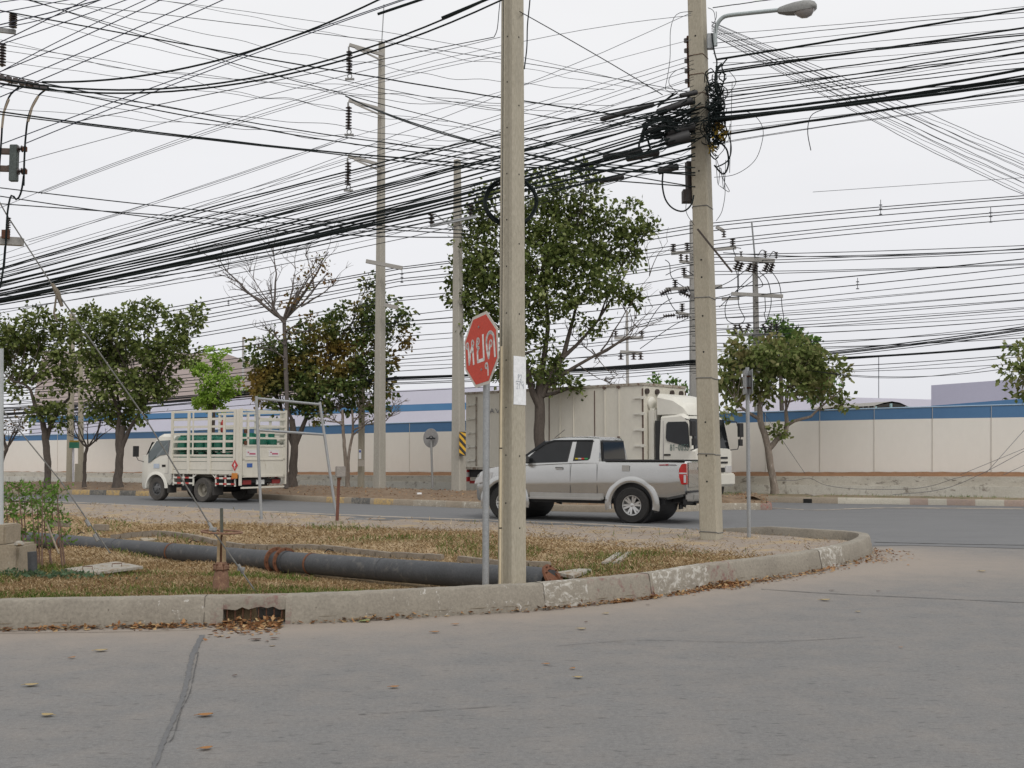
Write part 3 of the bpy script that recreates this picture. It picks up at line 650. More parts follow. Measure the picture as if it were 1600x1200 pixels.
DIG = {'0': [arc(.5, .5, .38, .5, 0, 360, 14)], '1': [[(.25, .8), (.55, 1), (.55, 0)]], '2': [arc(.5, .7, .38, .3, 160, -20, 8) + [(.1, 0), (.9, 0)]], '3': [arc(.45, .74, .36, .26, 150, -80, 8) + arc(.45, .26, .4, .26, 80, -150, 8)],
       '5': [[(.85, 1), (.2, 1), (.15, .58)] + arc(.45, .32, .4, .3, 110, -140, 8)], '8': [arc(.5, .74, .32, .25, 0, 360, 12), arc(.5, .25, .38, .25, 0, 360, 12)], '-': [[(.15, .5), (.85, .5)]],
       'P': [[(.15, 0), (.15, 1)], [(.15, 1)] + arc(.45, .74, .38, .26, 90, -90, 8) + [(.15, .48)]], '/': [[(.1, 0), (.9, 1)]],
       'A': [[(.05, 0), (.5, 1), (.95, 0)], [(.22, .38), (.78, .38)]], 'N': [[(.1, 0), (.1, 1), (.9, 0), (.9, 1)]], 'L': [[(.15, 1), (.15, 0), (.85, 0)]], 'V': [[(.05, 1), (.5, 0), (.95, 1)]], 'M': [[(.05, 0), (.05, 1), (.5, .3), (.95, 1), (.95, 0)]]}
def write(g, s, origin, ux, uy, n_, h, wch, lw, th=.001):
    for i, ch in enumerate(s):
        if ch in DIG: ribbon_text(g, [[(x * wch * .8 + i * wch, y * h) for x, y in st_] for st_ in DIG[ch]], origin, ux, uy, n_, lw, th)
g = MB(); uz = Vector((0, 0, 1)); o0 = c + nR * .005
write(g, 'P2', o0 - tR * .03 + uz * .005, tR, uz, nR, .055, .032, .004)
write(g, '21 1', o0 - tR * .052 - uz * .085, tR, uz, nR, .055, .030, .004)
ribbon_text(g, [[(-.06, -.01), (.05, -.014)], [(0, -.01), (.06, -.075)]], o0, tR, uz, nR, .004, .001)
g.build('lettering', INK, notice, world=True, fix=False)
# coil of cable hung behind the centre pole
cl = MB(); cc = P(798, 315, 10.98); 
for k in range(9):
    ph = random.uniform(0, 6); rr = .275 + random.uniform(-.02, .02); pts = []
    for j in range(41):
        a = 2 * math.pi * j / 40; pts.append(cc + Vector((rr * math.cos(a) * 1.0, .02 * math.sin(a * 2 + ph) + random.uniform(-.006, .006) + k * .004, rr * .93 * math.sin(a) + .012 * math.sin(3 * a + ph))))
    cl.tube(pts, .009, 6, cap=False)
tag(cl.build('cable_coil', CABLE, origin=cc, smooth=True), 'round coil of black cable hung on the near centre pole', 'cable coil')

# --- second pole with the tangle
b0r = P(1112, 846, 17.1); b0r.z = -.05; t0r = P(1087.5, -50, 17.1)
rp = thing('utility_pole', 'leaning concrete pole on the island corner carrying the black cable tangle', 'pole', Vector((b0r.x, b0r.y, .1)))
w0r, w1r = .305, .245; yawr = R(-29)
g = MB(); sq_pole(g, b0r, t0r, w0r, w1r, yawr, .16, n=12); g.build('shaft', CON, rp, world=True)
rmr = rotz(yawr); nRr = rmr @ Vector((0, -1, 0)); nRr2 = rmr @ Vector((1, 0, 0))
def rc(z): return b0r.lerp(t0r, (z - b0r.z) / (t0r.z - b0r.z))
def rw(z): return w0r + (w1r - w0r) * (z - b0r.z) / (t0r.z - b0r.z)
for y in (408, 435, 495, 551, 660, 712, 752, 270, 60):
    z = P(1100, y, 17.1).z; c = rc(z); g = MB(); g.tube([c + nRr * (rw(z) / 2 - .01), c + nRr * (rw(z) / 2 + .002)], .016, 8); g.build('bolt_hole', DARK, rp, world=True)
for y in (325, 467, 592, 710, 831, 90, 120, 150, 172):
    z = P(1100, y, 17.1).z; c = rc(z); h = rw(z) / 2 + .004; k_ = .16 * rw(z) / 2; pr = [(-h, -h + k_), (-h + k_, -h), (h - k_, -h), (h, -h + k_), (h, h - k_), (h - k_, h), (-h + k_, h), (-h, h - k_), (-h, -h + k_)]
    g = MB(); g.tube([c + rmr @ Vector((x, y_, .012 * math.sin(i * 1.3))) for i, (x, y_) in enumerate(pr)], .006, 5); g.build('wire_band', CABLEG if y > 300 else RUST, rp, world=True)
g = MB(); g.bar(P(1090, 358, 16.85), P(1144, 425, 16.6), .03, .03); g.build('iron_strut', plain('dark_iron', (.06, .048, .04), .8), rp, world=True)
# cable rack down its left side
z0_, z1_ = P(1085, 130, 17).z, P(1085, 50, 17).z
g = MB(); g.bar(rc(z0_) - rmr @ Vector((rw(z0_) / 2 + .03, 0, 0)) , rc(z1_) - rmr @ Vector((rw(z1_) / 2 + .03, 0, 0)), .05, .07); g.build('rack', RUST, rp, world=True)
for k in range(5):
    z = z0_ + (z1_ - z0_) * (k + .5) / 5; c = rc(z) - rmr @ Vector((rw(z) / 2 + .06, .05, 0)); g = MB(); g.tube([c - Vector((0, 0, .03)), c + Vector((0, 0, .03))], .04, 8); g.build('insulator', CERAM, rp, world=True)
z0_, z1_ = P(1085, 305, 17).z, P(1085, 248, 17).z
g = MB(); g.bar(rc(z0_) - rmr @ Vector((rw(z0_) / 2 + .07, 0, 0)), rc(z1_) - rmr @ Vector((rw(z1_) / 2 + .07, 0, 0)), .13, .12); g.box(rc(z0_) - rmr @ Vector((rw(z0_) / 2 + .09, 0, -.03)), (.22, .2, .2)); g.build('cable_channel', plain('dark_box', (.03, .022, .02), .7), rp, world=True)
g = MB(); a = P(1119, 52, 16.9); g.box(P(1110, 65, 16.95), (.12, .08, .26)); g.build('lamp_bracket', STEELG, rp, world=True, bevel=.01)
# street lamp
sl = thing('street_lamp', 'grey street lamp on a curved arm high on the leaning pole', 'street lamp', P(1120, 62, 16.8))
arm = [P(1118, 72, 16.85), P(1117.5, 55, 16.85), P(1119, 44, 16.85), P(1123, 34, 16.82), P(1130, 27, 16.8), P(1140, 24, 16.75), P(1170, 20.5, 16.65), P(1218, 15.5, 16.5)]
g = MB(); g.tube(smooth_poly(arm, 30), .033, 10); g.build('arm', stain('lamp_arm', (.33, .37, .37), (.42, .46, .46), 4, .5, .2, b=0), sl, world=True, smooth=True)
S_ = 16.5 / 1650; H0 = P(1215, 16, 16.5); ex = (P(1275, 11, 16.3) - H0).normalized(); ez = Vector((0, 0, 1)) - ex * ex.z; ez.normalize(); ey = ez.cross(ex)
rings = []
for x, zt_, zb_, hw_ in ((0, 2.5, -4, 3), (3, 4.5, -5, 5.5), (14, 7.5, -7, 9), (26, 10, -7.5, 11), (40, 11.5, -6, 12.5), (50, 11, -5, 12), (57, 8.5, -3.5, 9), (60.5, 4, -1, 5)):
    rings.append([H0 + ex * x * S_ + ey * y_ * S_ + ez * z_ * S_ for y_, z_ in ((-hw_, (zt_ + zb_) / 2 - 2), (-hw_ * .85, zb_), (hw_ * .85, zb_), (hw_, (zt_ + zb_) / 2 - 2), (hw_ * .75, zt_ * .7), (hw_ * .3, zt_), (-hw_ * .3, zt_), (-hw_ * .75, zt_ * .7))])
g = MB(); g.loft(rings); g.build('housing', stain('lamp_housing', (.2, .2, .19), (.27, .27, .26), 5, .5, b=0), sl, world=True, smooth=60)
rings = []
for x, zb_, hw_ in ((26, -8, 4), (31, -12, 9), (38, -15.5, 10.5), (46, -15.5, 10.5), (53, -12, 9), (57, -5, 5)):
    rings.append([H0 + ex * x * S_ + ey * y_ * S_ + ez * z_ * S_ for y_, z_ in ((-hw_, -3.5), (-hw_ * .8, zb_ * .75), (-hw_ * .3, zb_), (hw_ * .3, zb_), (hw_ * .8, zb_ * .75), (hw_, -3.5))])
g = MB(); g.loft(rings); g.build('lens', plain('lamp_lens', (.30, .28, .27), .2, coat=.5), sl, world=True, smooth=60)

# --- background poles standing on the verge
def far_pole(label, bx, by, D, tx, ty, wpx0, wpx1, yaw, mat=CONG, name='utility_pole', ch=.15, ratio=1.0, groove=0, zb=.2):
    b = P(bx, by, D); b.z = zb; t_ = P(tx, ty, D); s0, s1 = wpx0 * D / F, wpx1 * D / F
    o = thing(name, label, 'pole', b); k = abs(math.cos(yaw)) + abs(math.sin(yaw)) * ratio; g = MB()
    sq_pole(g, b - Vector((0, 0, .4)), t_, s0 / k, s1 / k, yaw, ch, s0 / k * ratio, s1 / k * ratio, n=6, groove=groove); g.build('shaft', mat, o, world=True); return o, b, t_
def insul(parent, top, n, r, h, d=(0, 0, -1), mat=None, name='insulator'):
    d = Vector(d).normalized(); prof = []
    for k in range(n):
        z = k * h / n; prof += [(r * .35, z), (r * .4, z + h / n * .3), (r, z + h / n * .55), (r * .95, z + h / n * .7), (r * .35, z + h / n * .8)]
    g = MB(); g.lathe(prof, 10, top, axis_rot(d)); return g.build(name, mat or CERAM, parent, world=True, smooth=True)
pA, bA, tA = far_pole('tallest far concrete pole with three long arms and hanging insulator strings', 593, 762, 34.5, 596.5, 66, 21, 11, R(-38), groove=.03, zb=.3)
g = MB(); g.tube([tA, P(600, 7, 34.5)], .018, 6); g.build('lightning_rod', STEELG, pA, world=True)
for (x0, y0, x1, y1, yb) in ((546, 70, 600, 86, 121), (545, 157, 600, 172, 208), (544, 244, 600, 259, 295)):
    a = P(x0, y0, 34.2); b = P(x1, y1, 34.2); g = MB(); g.bar(a, b, .09, .10); g.bar(a + Vector((.2, -.02, -.12)), b + Vector((0, -.02, -.22)), .05, .05)
    arm_ = g.build('cross_arm', CONL, pA, world=True)
    g = MB(); c = P(x0 - 1, y0 + 3, 34.15); g.tube([c, P(x0 - 1, y0 + 10, 34.15)], .03, 6); g.build('hanger', GALV2, arm_, world=True)
    insul(pA, P(x0, y0 + 9, 34.15), 8, .11, 38 * 34.15 / F)
    g = MB(); c = P(x0 + .5, yb - 2, 34.15); g.tube([c + Vector((math.cos(a_) * .07, 0, math.sin(a_) * .08)) for a_ in np.linspace(0, 6.28, 10)], .018, 5); g.box(c - Vector((0, 0, .1)), (.3, .07, .06)); g.build('clamp', GALV2, pA, world=True)
g = MB(); g.bar(P(572, 408, 33.9), P(629, 419, 33.9), .10, .12); g.build('cross_arm', CONL, pA, world=True)
g = MB(); g.bar(P(600, 476, 33.9), P(622, 481, 33.9), .10, .12); g.build('cross_arm', CONL, pA, world=True)
for y in (693, 700): 
    g = MB(); c = P(593.5, y, 34.5); g.box(c, (.46, .46, .05)); 
pB, bB, tB = far_pole('pale far concrete pole with black and yellow hazard board beside the box truck', 717, 768, 32.6, 714.5, 250, 25.5, 12, R(-35), zb=.28)
Bz = P(723, 697, 32.6).z; rb = rotz(R(-35)); nb_ = rb @ Vector((1, 0, 0)); nb2 = rb @ Vector((0, -1, 0))
# hazard board wrapped on its right face
face = nb_ if nb_.y < 0 else nb2
def hazard(parent, c, ux, n_, w_, h_):
    g = MB(); uz = Vector((0, 0, 1)); g.prism([c - ux * w_ / 2 - uz * h_ / 2, c + ux * w_ / 2 - uz * h_ / 2, c + ux * w_ / 2 + uz * h_ / 2, c - ux * w_ / 2 + uz * h_ / 2], n_ * .012)
    bd = g.build('hazard_board', plain('hazard_yellow', (.62, .36, .03), .6), parent, world=True); g = MB(); o = c + n_ * .016; k = 0; step = h_ / 3.2
    for i in range(-1, 4):
        y0 = -h_ / 2 + i * step; pts = [(-w_ / 2, y0 + step * .95), (-w_ / 2, y0 + step * 1.45), (w_ / 2, y0 + step * .5), (w_ / 2, y0)]
        pts = [(x, min(h_ / 2, max(-h_ / 2, y))) for x, y in pts]
        if max(p[1] for p in pts) - min(p[1] for p in pts) > .02: g.add([o + ux * x + uz * y for x, y in pts], [(0, 1, 2, 3)])
    g.build('black_stripes', plain('hazard_black', (.03, .03, .03), .6), bd, world=True)
cB = P(722.5, 693.5, 32.3); hazard(pB, Vector((cB.x, cB.y, cB.z)), Vector((math.cos(R(22)), math.sin(R(22)), 0)), Vector((math.sin(R(22)), -math.cos(R(22)), 0)), .21, .74)
g = MB(); g.bar(P(672, 353, 32.4), P(745, 338, 32.4), .09, .09); g.bar(P(679, 334, 32.4), P(709, 357, 32.4), .04, .04); g.build('cross_arm', STEELG, pB, world=True)
insul(pB, P(674, 351, 32.4), 3, .11, .36, (0, 0, 1)); insul(pB, P(735, 337, 32.4), 3, .11, .36, (0, 0, 1))
pC, bC, tC = far_pole('shorter far pole with white stickers just left of the tallest pole', 564, 764, 36.5, 566, 560, 11, 9, R(-20), CON, zb=.2)
g = MB(); g.prism([P(560.5, 702, 36.2), P(564.5, 702, 36.2), P(564.5, 717, 36.2), P(560.5, 717, 36.2)], (0, -.01, 0)); g.build('sticker', PAPER, pC, world=True)
g = MB(); g.prism([P(561, 703.5, 36.185), P(564, 703.5, 36.185), P(564, 707, 36.185), P(561, 707, 36.185)], (0, -.005, 0)); g.build('sticker_mark', plain('sticker_blue', (.05, .08, .3)), pC, world=True)
g = MB(); g.prism([P(560, 719, 36.2), P(569, 719, 36.2), P(569, 728.5, 36.2), P(560, 728.5, 36.2)], (0, -.01, 0)); g.build('sticker', plain('old_paper', (.42, .38, .33), .8), pC, world=True)
pD, bD, tD = far_pole('left far concrete pole carrying a small green and yellow sign', 109, 755, 44, 113, 490, 10, 8, R(-15), CON, zb=.2)
pE, bE, tE = far_pole('blotchy stepped far pole right beside the green sign pole', 127, 756, 43.5, 126, 520, 8, 6, R(-10), CON, zb=.2)
g = MB(); g.box(P(123, 740, 43.2), (.28, .1, .8)); g.build('step_block', CON, pE, world=True)
s_ = thing('roadside_sign', 'small green and yellow sign box on a white post beside left poles', 'sign', P(114, 755, 42.5))
g = MB(); g.bar(P(114.5, 754.5, 42.5), P(114.5, 700, 42.5), .09, .05); g.build('post', plain('white_post', (.66, .66, .7), .6), s_, world=True)
g = MB(); g.box(P(116, 695.5, 42.4), (.36, .12, .24)); g.build('green_panel', plain('sign_green', (.02, .17, .10), .5), s_, world=True)
g = MB(); g.box(P(116, 689.5, 42.4), (.33, .121, .07)); g.build('yellow_panel', plain('sign_yellow', (.33, .22, .03), .5), s_, world=True)
# far transformer poles
pF, bF, tF = far_pole('far slender pole with stacked arms of dark insulators behind leaning pole', 1083, 740, 42, 1082, 345, 12, 8.5, R(5), CONL, zb=.1)
DF = 41.6
def armset(parent, x0, y0, x1, y1, D, w_=.12, mat=None):
    g = MB(); g.bar(P(x0, y0, D), P(x1, y1, D), w_, w_); return g.build('cross_arm', mat or CONL, parent, world=True)
armset(pF, 1049, 396, 1150, 387, DF); armset(pF, 1062, 408, 1084, 411, DF); armset(pF, 1068, 432, 1084, 433, DF); armset(pF, 1040, 452, 1128, 447, DF); armset(pF, 1128, 467, 1155, 466, DF); armset(pF, 1056, 488, 1086, 494, DF); armset(pF, 1119, 354, 1131, 361, DF)
for x, y in ((1052, 394), (1074, 392), (1145, 386), (1069, 431), (1055, 450), (1066, 487)): insul(pF, P(x, y, DF), 4, .12, .34, (0, 0, 1))
for x, y in ((1064, 397), (1073, 398), (1131, 360)): insul(pF, P(x, y, DF), 3, .10, .30, (0, 0, -1))
for x, y, dx in ((1049, 452, -1), (1078, 450, -1), (1061, 455, 1)): insul(pF, P(x, y, DF), 5, .13, .5, (dx, 0, -.45))
for x, y in ((1055, 492), (1076, 494)): insul(pF, P(x, y, DF), 5, .09, .5, (-1, 0, -.1))
pG, bG, tG = far_pole('far pole on the right with transformer arms rising out of the green tree', 1186, 770, 37.5, 1179.5, 402, 10.5, 7.5, R(8), CONL, zb=.1)
DG = 37.2
g = MB(); g.tube([tG, P(1174.5, 346, 37.3)], .03, 6); g.build('lightning_rod', STEELG, pG, world=True)
armset(pG, 1148, 404, 1210, 408, DG, .15); armset(pG, 1143, 459, 1223, 463, DG, .12); armset(pG, 1143, 523, 1223, 523, DG, .1, GALV2)
for x, y in ((1154, 408), (1160, 410), (1174, 411), (1182, 413), (1200, 411), (1208, 412)): insul(pG, P(x, y, DG - .1), 4, .11, .34, (-.45, 0, -1))
for x, y in ((1158, 404), (1196, 404), (1213, 405)): insul(pG, P(x, y - 1, DG), 3, .07, .25, (0, 0, 1))
for x, y, dx in ((1149, 522, 0), (1161, 520, -.5), (1164, 520, .5), (1197, 520, -.4), (1203, 520, .2), (1214, 521, 0)): insul(pG, P(x, y, DG - .05), 4, .10, .36, (dx, 0, 1))
pH, bH, tH = far_pole('thin distant pole with two arms above the box truck', 982, 730, 75, 979.5, 486, 6, 3.5, R(5), CONL, zb=0)
armset(pH, 960, 528, 1005, 528, 75, .22); armset(pH, 969, 550, 1003, 552, 75, .25)
for x in (962, 1003): insul(pH, P(x, 527, 75), 3, .2, .5, (0, 0, 1))
for x in (970, 990, 1001): insul(pH, P(x, 550, 75), 3, .22, .6, (0, 0, -1))
pI, bI, tI = far_pole('thin distant grey pole between the light green tree and bare tree', 380, 700, 80, 380, 528, 4.2, 3.4, R(5), CONL, zb=0)
g = MB(); a = P(1373, 640, 90); g.tube([a, P(1373, 556, 90)], .035, 5); tag(g.build('antenna_mast', CABLEG, origin=a), 'faint thin antenna mast beyond the carport roof', 'mast')
# left pole whose arms reach into the frame
lp = thing('utility_pole', 'near concrete pole just off the left edge with switch gear arms', 'pole', (XD(-38, 11.5)))
b_ = XD(-38, 11.5); t_ = P(-46, -400, 11.5); g = MB(); sq_pole(g, b_, t_, .26, .2, R(20)); g.build('shaft', CON, lp, world=True)
LD = 11.3
g = MB(); g.bar(P(-45, 235, LD), P(20, 237, LD), .05, .06); g.bar(P(-45, 262, LD), P(20, 264, LD), .05, .06); arm_ = g.build('cross_arm', stain('brown_arm', (.10, .075, .065), (.16, .12, .1), 8, .8), lp, world=True)
g = MB(); g.box(P(22, 255, LD - .05), (.085, .06, .40)); g.build('switch_bracket', stain('switch_grey', (.07, .085, .08), (.12, .14, .13), 6, .6), lp, world=True, bevel=.006)
for y in (233, 268): insul(lp, P(26, y, LD - .06), 3, .038, .11, (1, 0, 0.05)); 
for y in (233, 268): g = MB(); g.box(P(39, y, LD - .06), (.035, .04, .05)); g.build('terminal', RUST, lp, world=True)
g = MB(); g.bar(P(-45, 374, LD), P(35, 378, LD), .08, .085); g.build('cross_arm', CONL, lp, world=True)
insul(lp, P(12, 368, LD - .06), 8, .028, .20, (.02, 0, 1)); g = MB(); g.box(P(9, 366, LD - .07), (.07, .05, .09)); g.build('terminal', RUST, lp, world=True)
g = MB(); g.bar(P(-45, 42, LD), P(24, 50, LD), .03, .05); g.build('cross_arm', GALV2, lp, world=True)
insul(lp, P(20, 44, LD - .05), 7, .045, .16, (0, 0, 1)); insul(lp, P(3, 104, LD - .05), 8, .042, .26, (0, 0, 1))
for i, pts in enumerate(([(-4, 300), (2, 220), (5, 180), (15, 150), (30, 136), (36, 130)], [(37, 290), (38, 250), (40, 215), (45, 180), (58, 152), (76, 137)], [(6, 420), (9, 380), (12, 330), (18, 305), (26, 312), (33, 300), (37, 275)], [(0, 450), (5, 420), (8, 385)])):
    g = MB(); g.tube(smooth_poly([P(x, y, LD - .1) for x, y in pts], 30), .011, 6); g.build('jumper_lead', CABLE, lp, world=True, smooth=True)
for pts in ([(3, 200), (6, 175), (14, 155)], [(44, 190), (50, 168), (60, 150)]):
    g = MB(); g.tube([P(x, y, LD - .115) for x, y in pts], .0135, 6); g.build('sleeve', stain('tan_sleeve', (.3, .25, .19), (.38, .32, .25), 8, .7), lp, world=True)
# white steel post and concrete footing at the left edge
wp = thing('steel_post', 'pale galvanised post on a stepped concrete footing at the left edge', 'post', XD(5, 12.7))
g = MB(); a = P(-1, 822, 12.7); g.tube([a, P(-1, 545, 12.7)], .047, 16); g.build('post', plain('post_white_steel', (.50, .53, .53), .4, .2), wp, world=True, smooth=True)
FT = stain('footing_concrete', (.24, .20, .145), (.36, .31, .24), 3, .95, b=.6, c3=(.42, .38, .31), c3lim=(.6, .7))
g = MB(); c = P(0, 870, 12.75); g.box((c.x - .12, 12.75, (P(0, 853, 12.5).z) / 2 - .05), (.90, .5, P(0, 853, 12.5).z + .12)); g.build('footing', FT, wp, world=True, bevel=.025)
z1 = P(0, 853, 12.5).z; z2 = P(0, 820, 12.6).z; g = MB(); g.box((P(0, 840, 12.75).x - .22, 12.75, (z1 + z2) / 2), (.76, .42, z2 - z1)); g.build('plinth', FT, wp, world=True, bevel=.02)
# ================================================================== SIGNS AND SMALL STREET FURNITURE
ux0 = Vector((math.cos(R(61)), -math.sin(R(61)), 0))       # along the stop sign, towards its right edge
D0 = 10.45; cS = P(751.5, 546.5, D0); roll = R(-5.5)
nS = Vector((-math.sin(R(61)), -math.cos(R(61)), 0)); uz = Vector((0, 0, 1))
ux = (ux0 * math.cos(roll) - uz * math.sin(roll)); uy = (uz * math.cos(roll) + ux0 * math.sin(roll))
ss = thing('stop_sign', 'red octagonal stop sign with white lettering leaning on grey post', 'sign', Vector((XD(760, 10.5).x, 10.55, 0)))
def octa(Rr, k=1.0):
    a = Rr; c = a * .4142; return [(-c, -a), (c, -a), (a, -c), (a, c), (c, a), (-c, a), (-a, c), (-a, -c)]
SWH = stain('sign_white', (.50, .475, .42), (.60, .575, .52), 8, .7, b=0); SRED = stain('sign_red', (.52, .05, .025), (.58, .068, .038), 5, .55, b=0, c3=(.5, .16, .12), c3lim=(.66, .74), c3scale=12)
SLET = stain('sign_letter_white', (.68, .67, .64), (.78, .77, .74), 10, .6, b=0)
Rs = .362
g = MB(); g.prism([cS + ux * x + uy * y for x, y in octa(Rs)], -nS * .004); plate = g.build('plate', SWH, ss, world=True)
g = MB(); g.prism([cS + nS * .0005 + ux * x + uy * y for x, y in octa(Rs * .915)], nS * .002); g.build('red_face', SRED, ss, world=True)
# Thai lettering, each glyph a stroke path in a unit cell
TH = [[arc(.14, .82, .13, .12, 0, 360, 12), [(.25, .80), (.27, .05)], [(.27, .05), (.42, .45), (.66, .72)] , arc(.74, .84, .12, .12, 0, 360, 12), [(.70, .74), (.74, .5), (.76, .0)]],
      [arc(.27, .84, .13, .12, 0, 360, 12), [(.17, .84), (.12, .70), (.18, .60), (.32, .56), (.22, .48), (.16, .38), (.16, .03), (.82, .03), (.82, 1.0)]],
      [arc(.54, .56, .13, .12, 0, 360, 12), [(.42, .52), (.38, .30), (.26, .02), (.14, .30), (.10, .62)] + arc(.5, .66, .40, .34, 180, 0, 14) + [(.92, .0)]]]
g = MB(); hgt = .25; w_ = .20; x0 = -.315
o0 = cS + nS * .003
for i, gl in enumerate(TH):
    hh = hgt
    for st_ in gl: ribbon_text(g, [[(x0 + i * w_ * 1.06 + x * w_, -.115 + y * hh) for x, y in st_]], o0, ux, uy, nS, .034 if len(st_) != 13 else .020, .001)
vo = [arc(.42, .8, .22, .2, 0, 360, 12), [(.62, .8), (.66, .55), (.62, .0)]]
for st_ in vo: ribbon_text(g, [[(.06 + x * .12, -.275 + y * .12) for x, y in st_]], o0, ux, uy, nS, .022, .001)
g.build('lettering', SLET, ss, world=True, fix=False)
for (x, y) in ((-.02, .235), (.0, -.2)):
    g = MB(); c = cS + ux * x + uy * y; g.tube([c, c + nS * .008], .012, 10); g.build('bolt', GALV2, ss, world=True)
g = MB(); pb = Vector((XD(759, 10.55).x, 10.6, -.05)); pt = P(760.5, 505, 10.56); g.tube([pb, pt], .0345, 16); g.build('post', STEELG, ss, world=True, smooth=True)
# sign seen edge-on near the far edge of the island
es = thing('road_sign', 'double sign seen edge on upon slim grey post near the far kerb', 'sign', P(1170, 836, 17.4))
g = MB(); g.tube([P(1170.5, 840, 17.4), P(1167.5, 574, 17.4)], .032, 12); g.build('post', STEELG, es, world=True, smooth=True)
for x in (1163.0, 1173.0):
    g = MB(); dv = Vector((.10, .995, 0)); c = P(x, 597, 17.35); g.prism([c + dv * -.22 - uz * .2, c + dv * .22 - uz * .2, c + dv * .22 + uz * .2, c - dv * .22 + uz * .2], (.008, 0, 0)); g.build('plate', STEELG, es, world=True)
for y in (588, 606): g = MB(); g.bar(P(1162, y, 17.36), P(1174, y, 17.36), .02, .03); g.build('clamp', RUST, es, world=True)
# round sign seen from behind
rs = thing('road_sign', 'round grey sign seen from behind on a thin post before cream wall', 'sign', P(677, 765, 32.8))
g = MB(); g.tube([P(676, 762, 32.8), P(673.5, 684, 32.8)], .035, 10); g.build('post', GALV2, rs, world=True, smooth=True)
g = MB(); g.lathe([(.001, 0), (.29, 0), (.30, .006), (.29, .012), (.001, .012)], 40, P(673, 684.5, 32.9), axis_rot((.55, .83, 0))); g.build('disc', stain('disc_back', (.2, .195, .19), (.29, .285, .28), 9, .6, b=0), rs, world=True)
g = MB(); g.bar(P(666, 685, 32.75), P(680, 685, 32.75), .03, .04); g.bar(P(668, 686, 32.74), P(673, 681, 32.74), .02, .025); g.bar(P(679, 686, 32.74), P(674, 681, 32.74), .02, .025); g.build('bracket', CABLET, rs, world=True)
# tubular steel frame
fr_ = thing('sign_support', 'empty leaning galvanised sign frame of two posts and two rails', 'sign support', G(408, 812))
A_, B_ = G(408, 812), G(520, 806); g = MB(); fa = lambda px, y: P(px, y, A_.y); fb = lambda px, y: P(px, y, B_.y)
for nm, pp in (('post', [fa(408.5, 812), fa(404, 716), fa(400.5, 619)]), ('post', [fb(526, 809), fb(512, 716), fb(499.5, 628)]), ('rail', [fa(400, 622.5), fb(500, 632)]), ('rail', [fa(402, 672), fb(505, 679)])):
    g = MB(); g.tube(pp, .034 if nm == 'post' else .03, 10); g.build(nm, STEELG, fr_, world=True, smooth=True)
# small meter box on a rusty post
mb_ = thing('meter_box', 'small grey box on a rusty post before the asphalt road', 'box', G(526, 818))
c = G(527, 818); D = c.y; g = MB(); g.bar(P(526.5, 818, D), P(529.5, 748, D), .062, .05, up=(0, 1, 0)); g.build('post', stain('post_rust', (.11, .045, .035), (.19, .09, .065), 9, .9), mb_, world=True)
g = MB(); g.box(P(532, 737, D), (.20, .14, .225), rotz(R(20))); g.build('box', stain('box_grey', (.24, .22, .2), (.31, .29, .27), 6, .8), mb_, world=True, bevel=.01)
g = MB(); g.box(P(530, 748, D), (.08, .08, .05)); g.build('collar', RUST, mb_, world=True)
g = MB(); g.box(c + Vector((-.02, 0, .02)), (.30, .22, .08)); g.build('base', FT, mb_, world=True, bevel=.02)
# valve with hand wheel
D = 10.8; k = D / F
vb = P(345, 924, D); va = thing('gate_valve', 'rusty gate valve with flat hand wheel standing in green grass', 'valve', Vector((vb.x, D, vb.z)))
def vp(y): return P(345, y, D).z
VR = stain('valve_rust', (.13, .065, .045), (.25, .15, .10), 14, .9, b=.6, fine=90, c3=(.33, .22, .13), c3lim=(.55, .66))
g = MB(); c = Vector((vb.x, D, 0)); g.lathe([(.095, vp(932)), (.088, vp(924)), (.082, vp(922)), (.078, vp(905)), (.07, vp(895)), (.06, vp(890))], 20, c); g.build('body', VR, va, world=True, smooth=True)
g = MB(); g.lathe([(.065, vp(890)), (.078, vp(889)), (.078, vp(884)), (.06, vp(883)), (.052, vp(878))], 20, c); fl_ = g.build('bonnet', VR, va, world=True, smooth=True)
for a_ in range(6):
    q_ = c + Vector((.07 * math.cos(a_ + .3), .07 * math.sin(a_ + .3), vp(886))); g = MB(); g.tube([q_ - uz * .035, q_ + uz * .035], .010, 6); g.build('bolt', RUST, va, world=True)
for dx in (-.028, .028): g = MB(); g.bar(c + Vector((dx, 0, vp(882))), c + Vector((dx * .8, 0, vp(838))), .028, .045, up=(0, 1, 0)); g.build('yoke', stain('yoke', (.26, .19, .11), (.36, .27, .17), 12, .9, b=.5), va, world=True)
g = MB(); g.tube([c + uz * vp(882), c + uz * vp(836)], .012, 8); g.build('spindle', RUST, va, world=True)
wr = .20; tl = Matrix.Rotation(R(3), 3, 'Y'); wc = c + uz * vp(831)
g = MB(); ring = [wc + tl @ Vector((wr * math.cos(a_), wr * math.sin(a_), 0)) for a_ in np.linspace(0, 2 * math.pi, 41)]; g.tube(ring, .0105, 8, cap=False)
for a_ in range(4): g.bar(wc - uz * .02, wc + tl @ Vector((wr * math.cos(a_ * 1.571 + .4), wr * math.sin(a_ * 1.571 + .4), 0)), .02, .014)
g.build('hand_wheel', VR, va, world=True, smooth=True)
g = MB(); g.bar(c + uz * vp(833), c + Vector((-.008, 0, vp(794))), .026, .026, up=(0, 1, 0)); g.build('stem', stain('stem_grey', (.07, .075, .06), (.11, .115, .095), 9, .8), va, world=True)
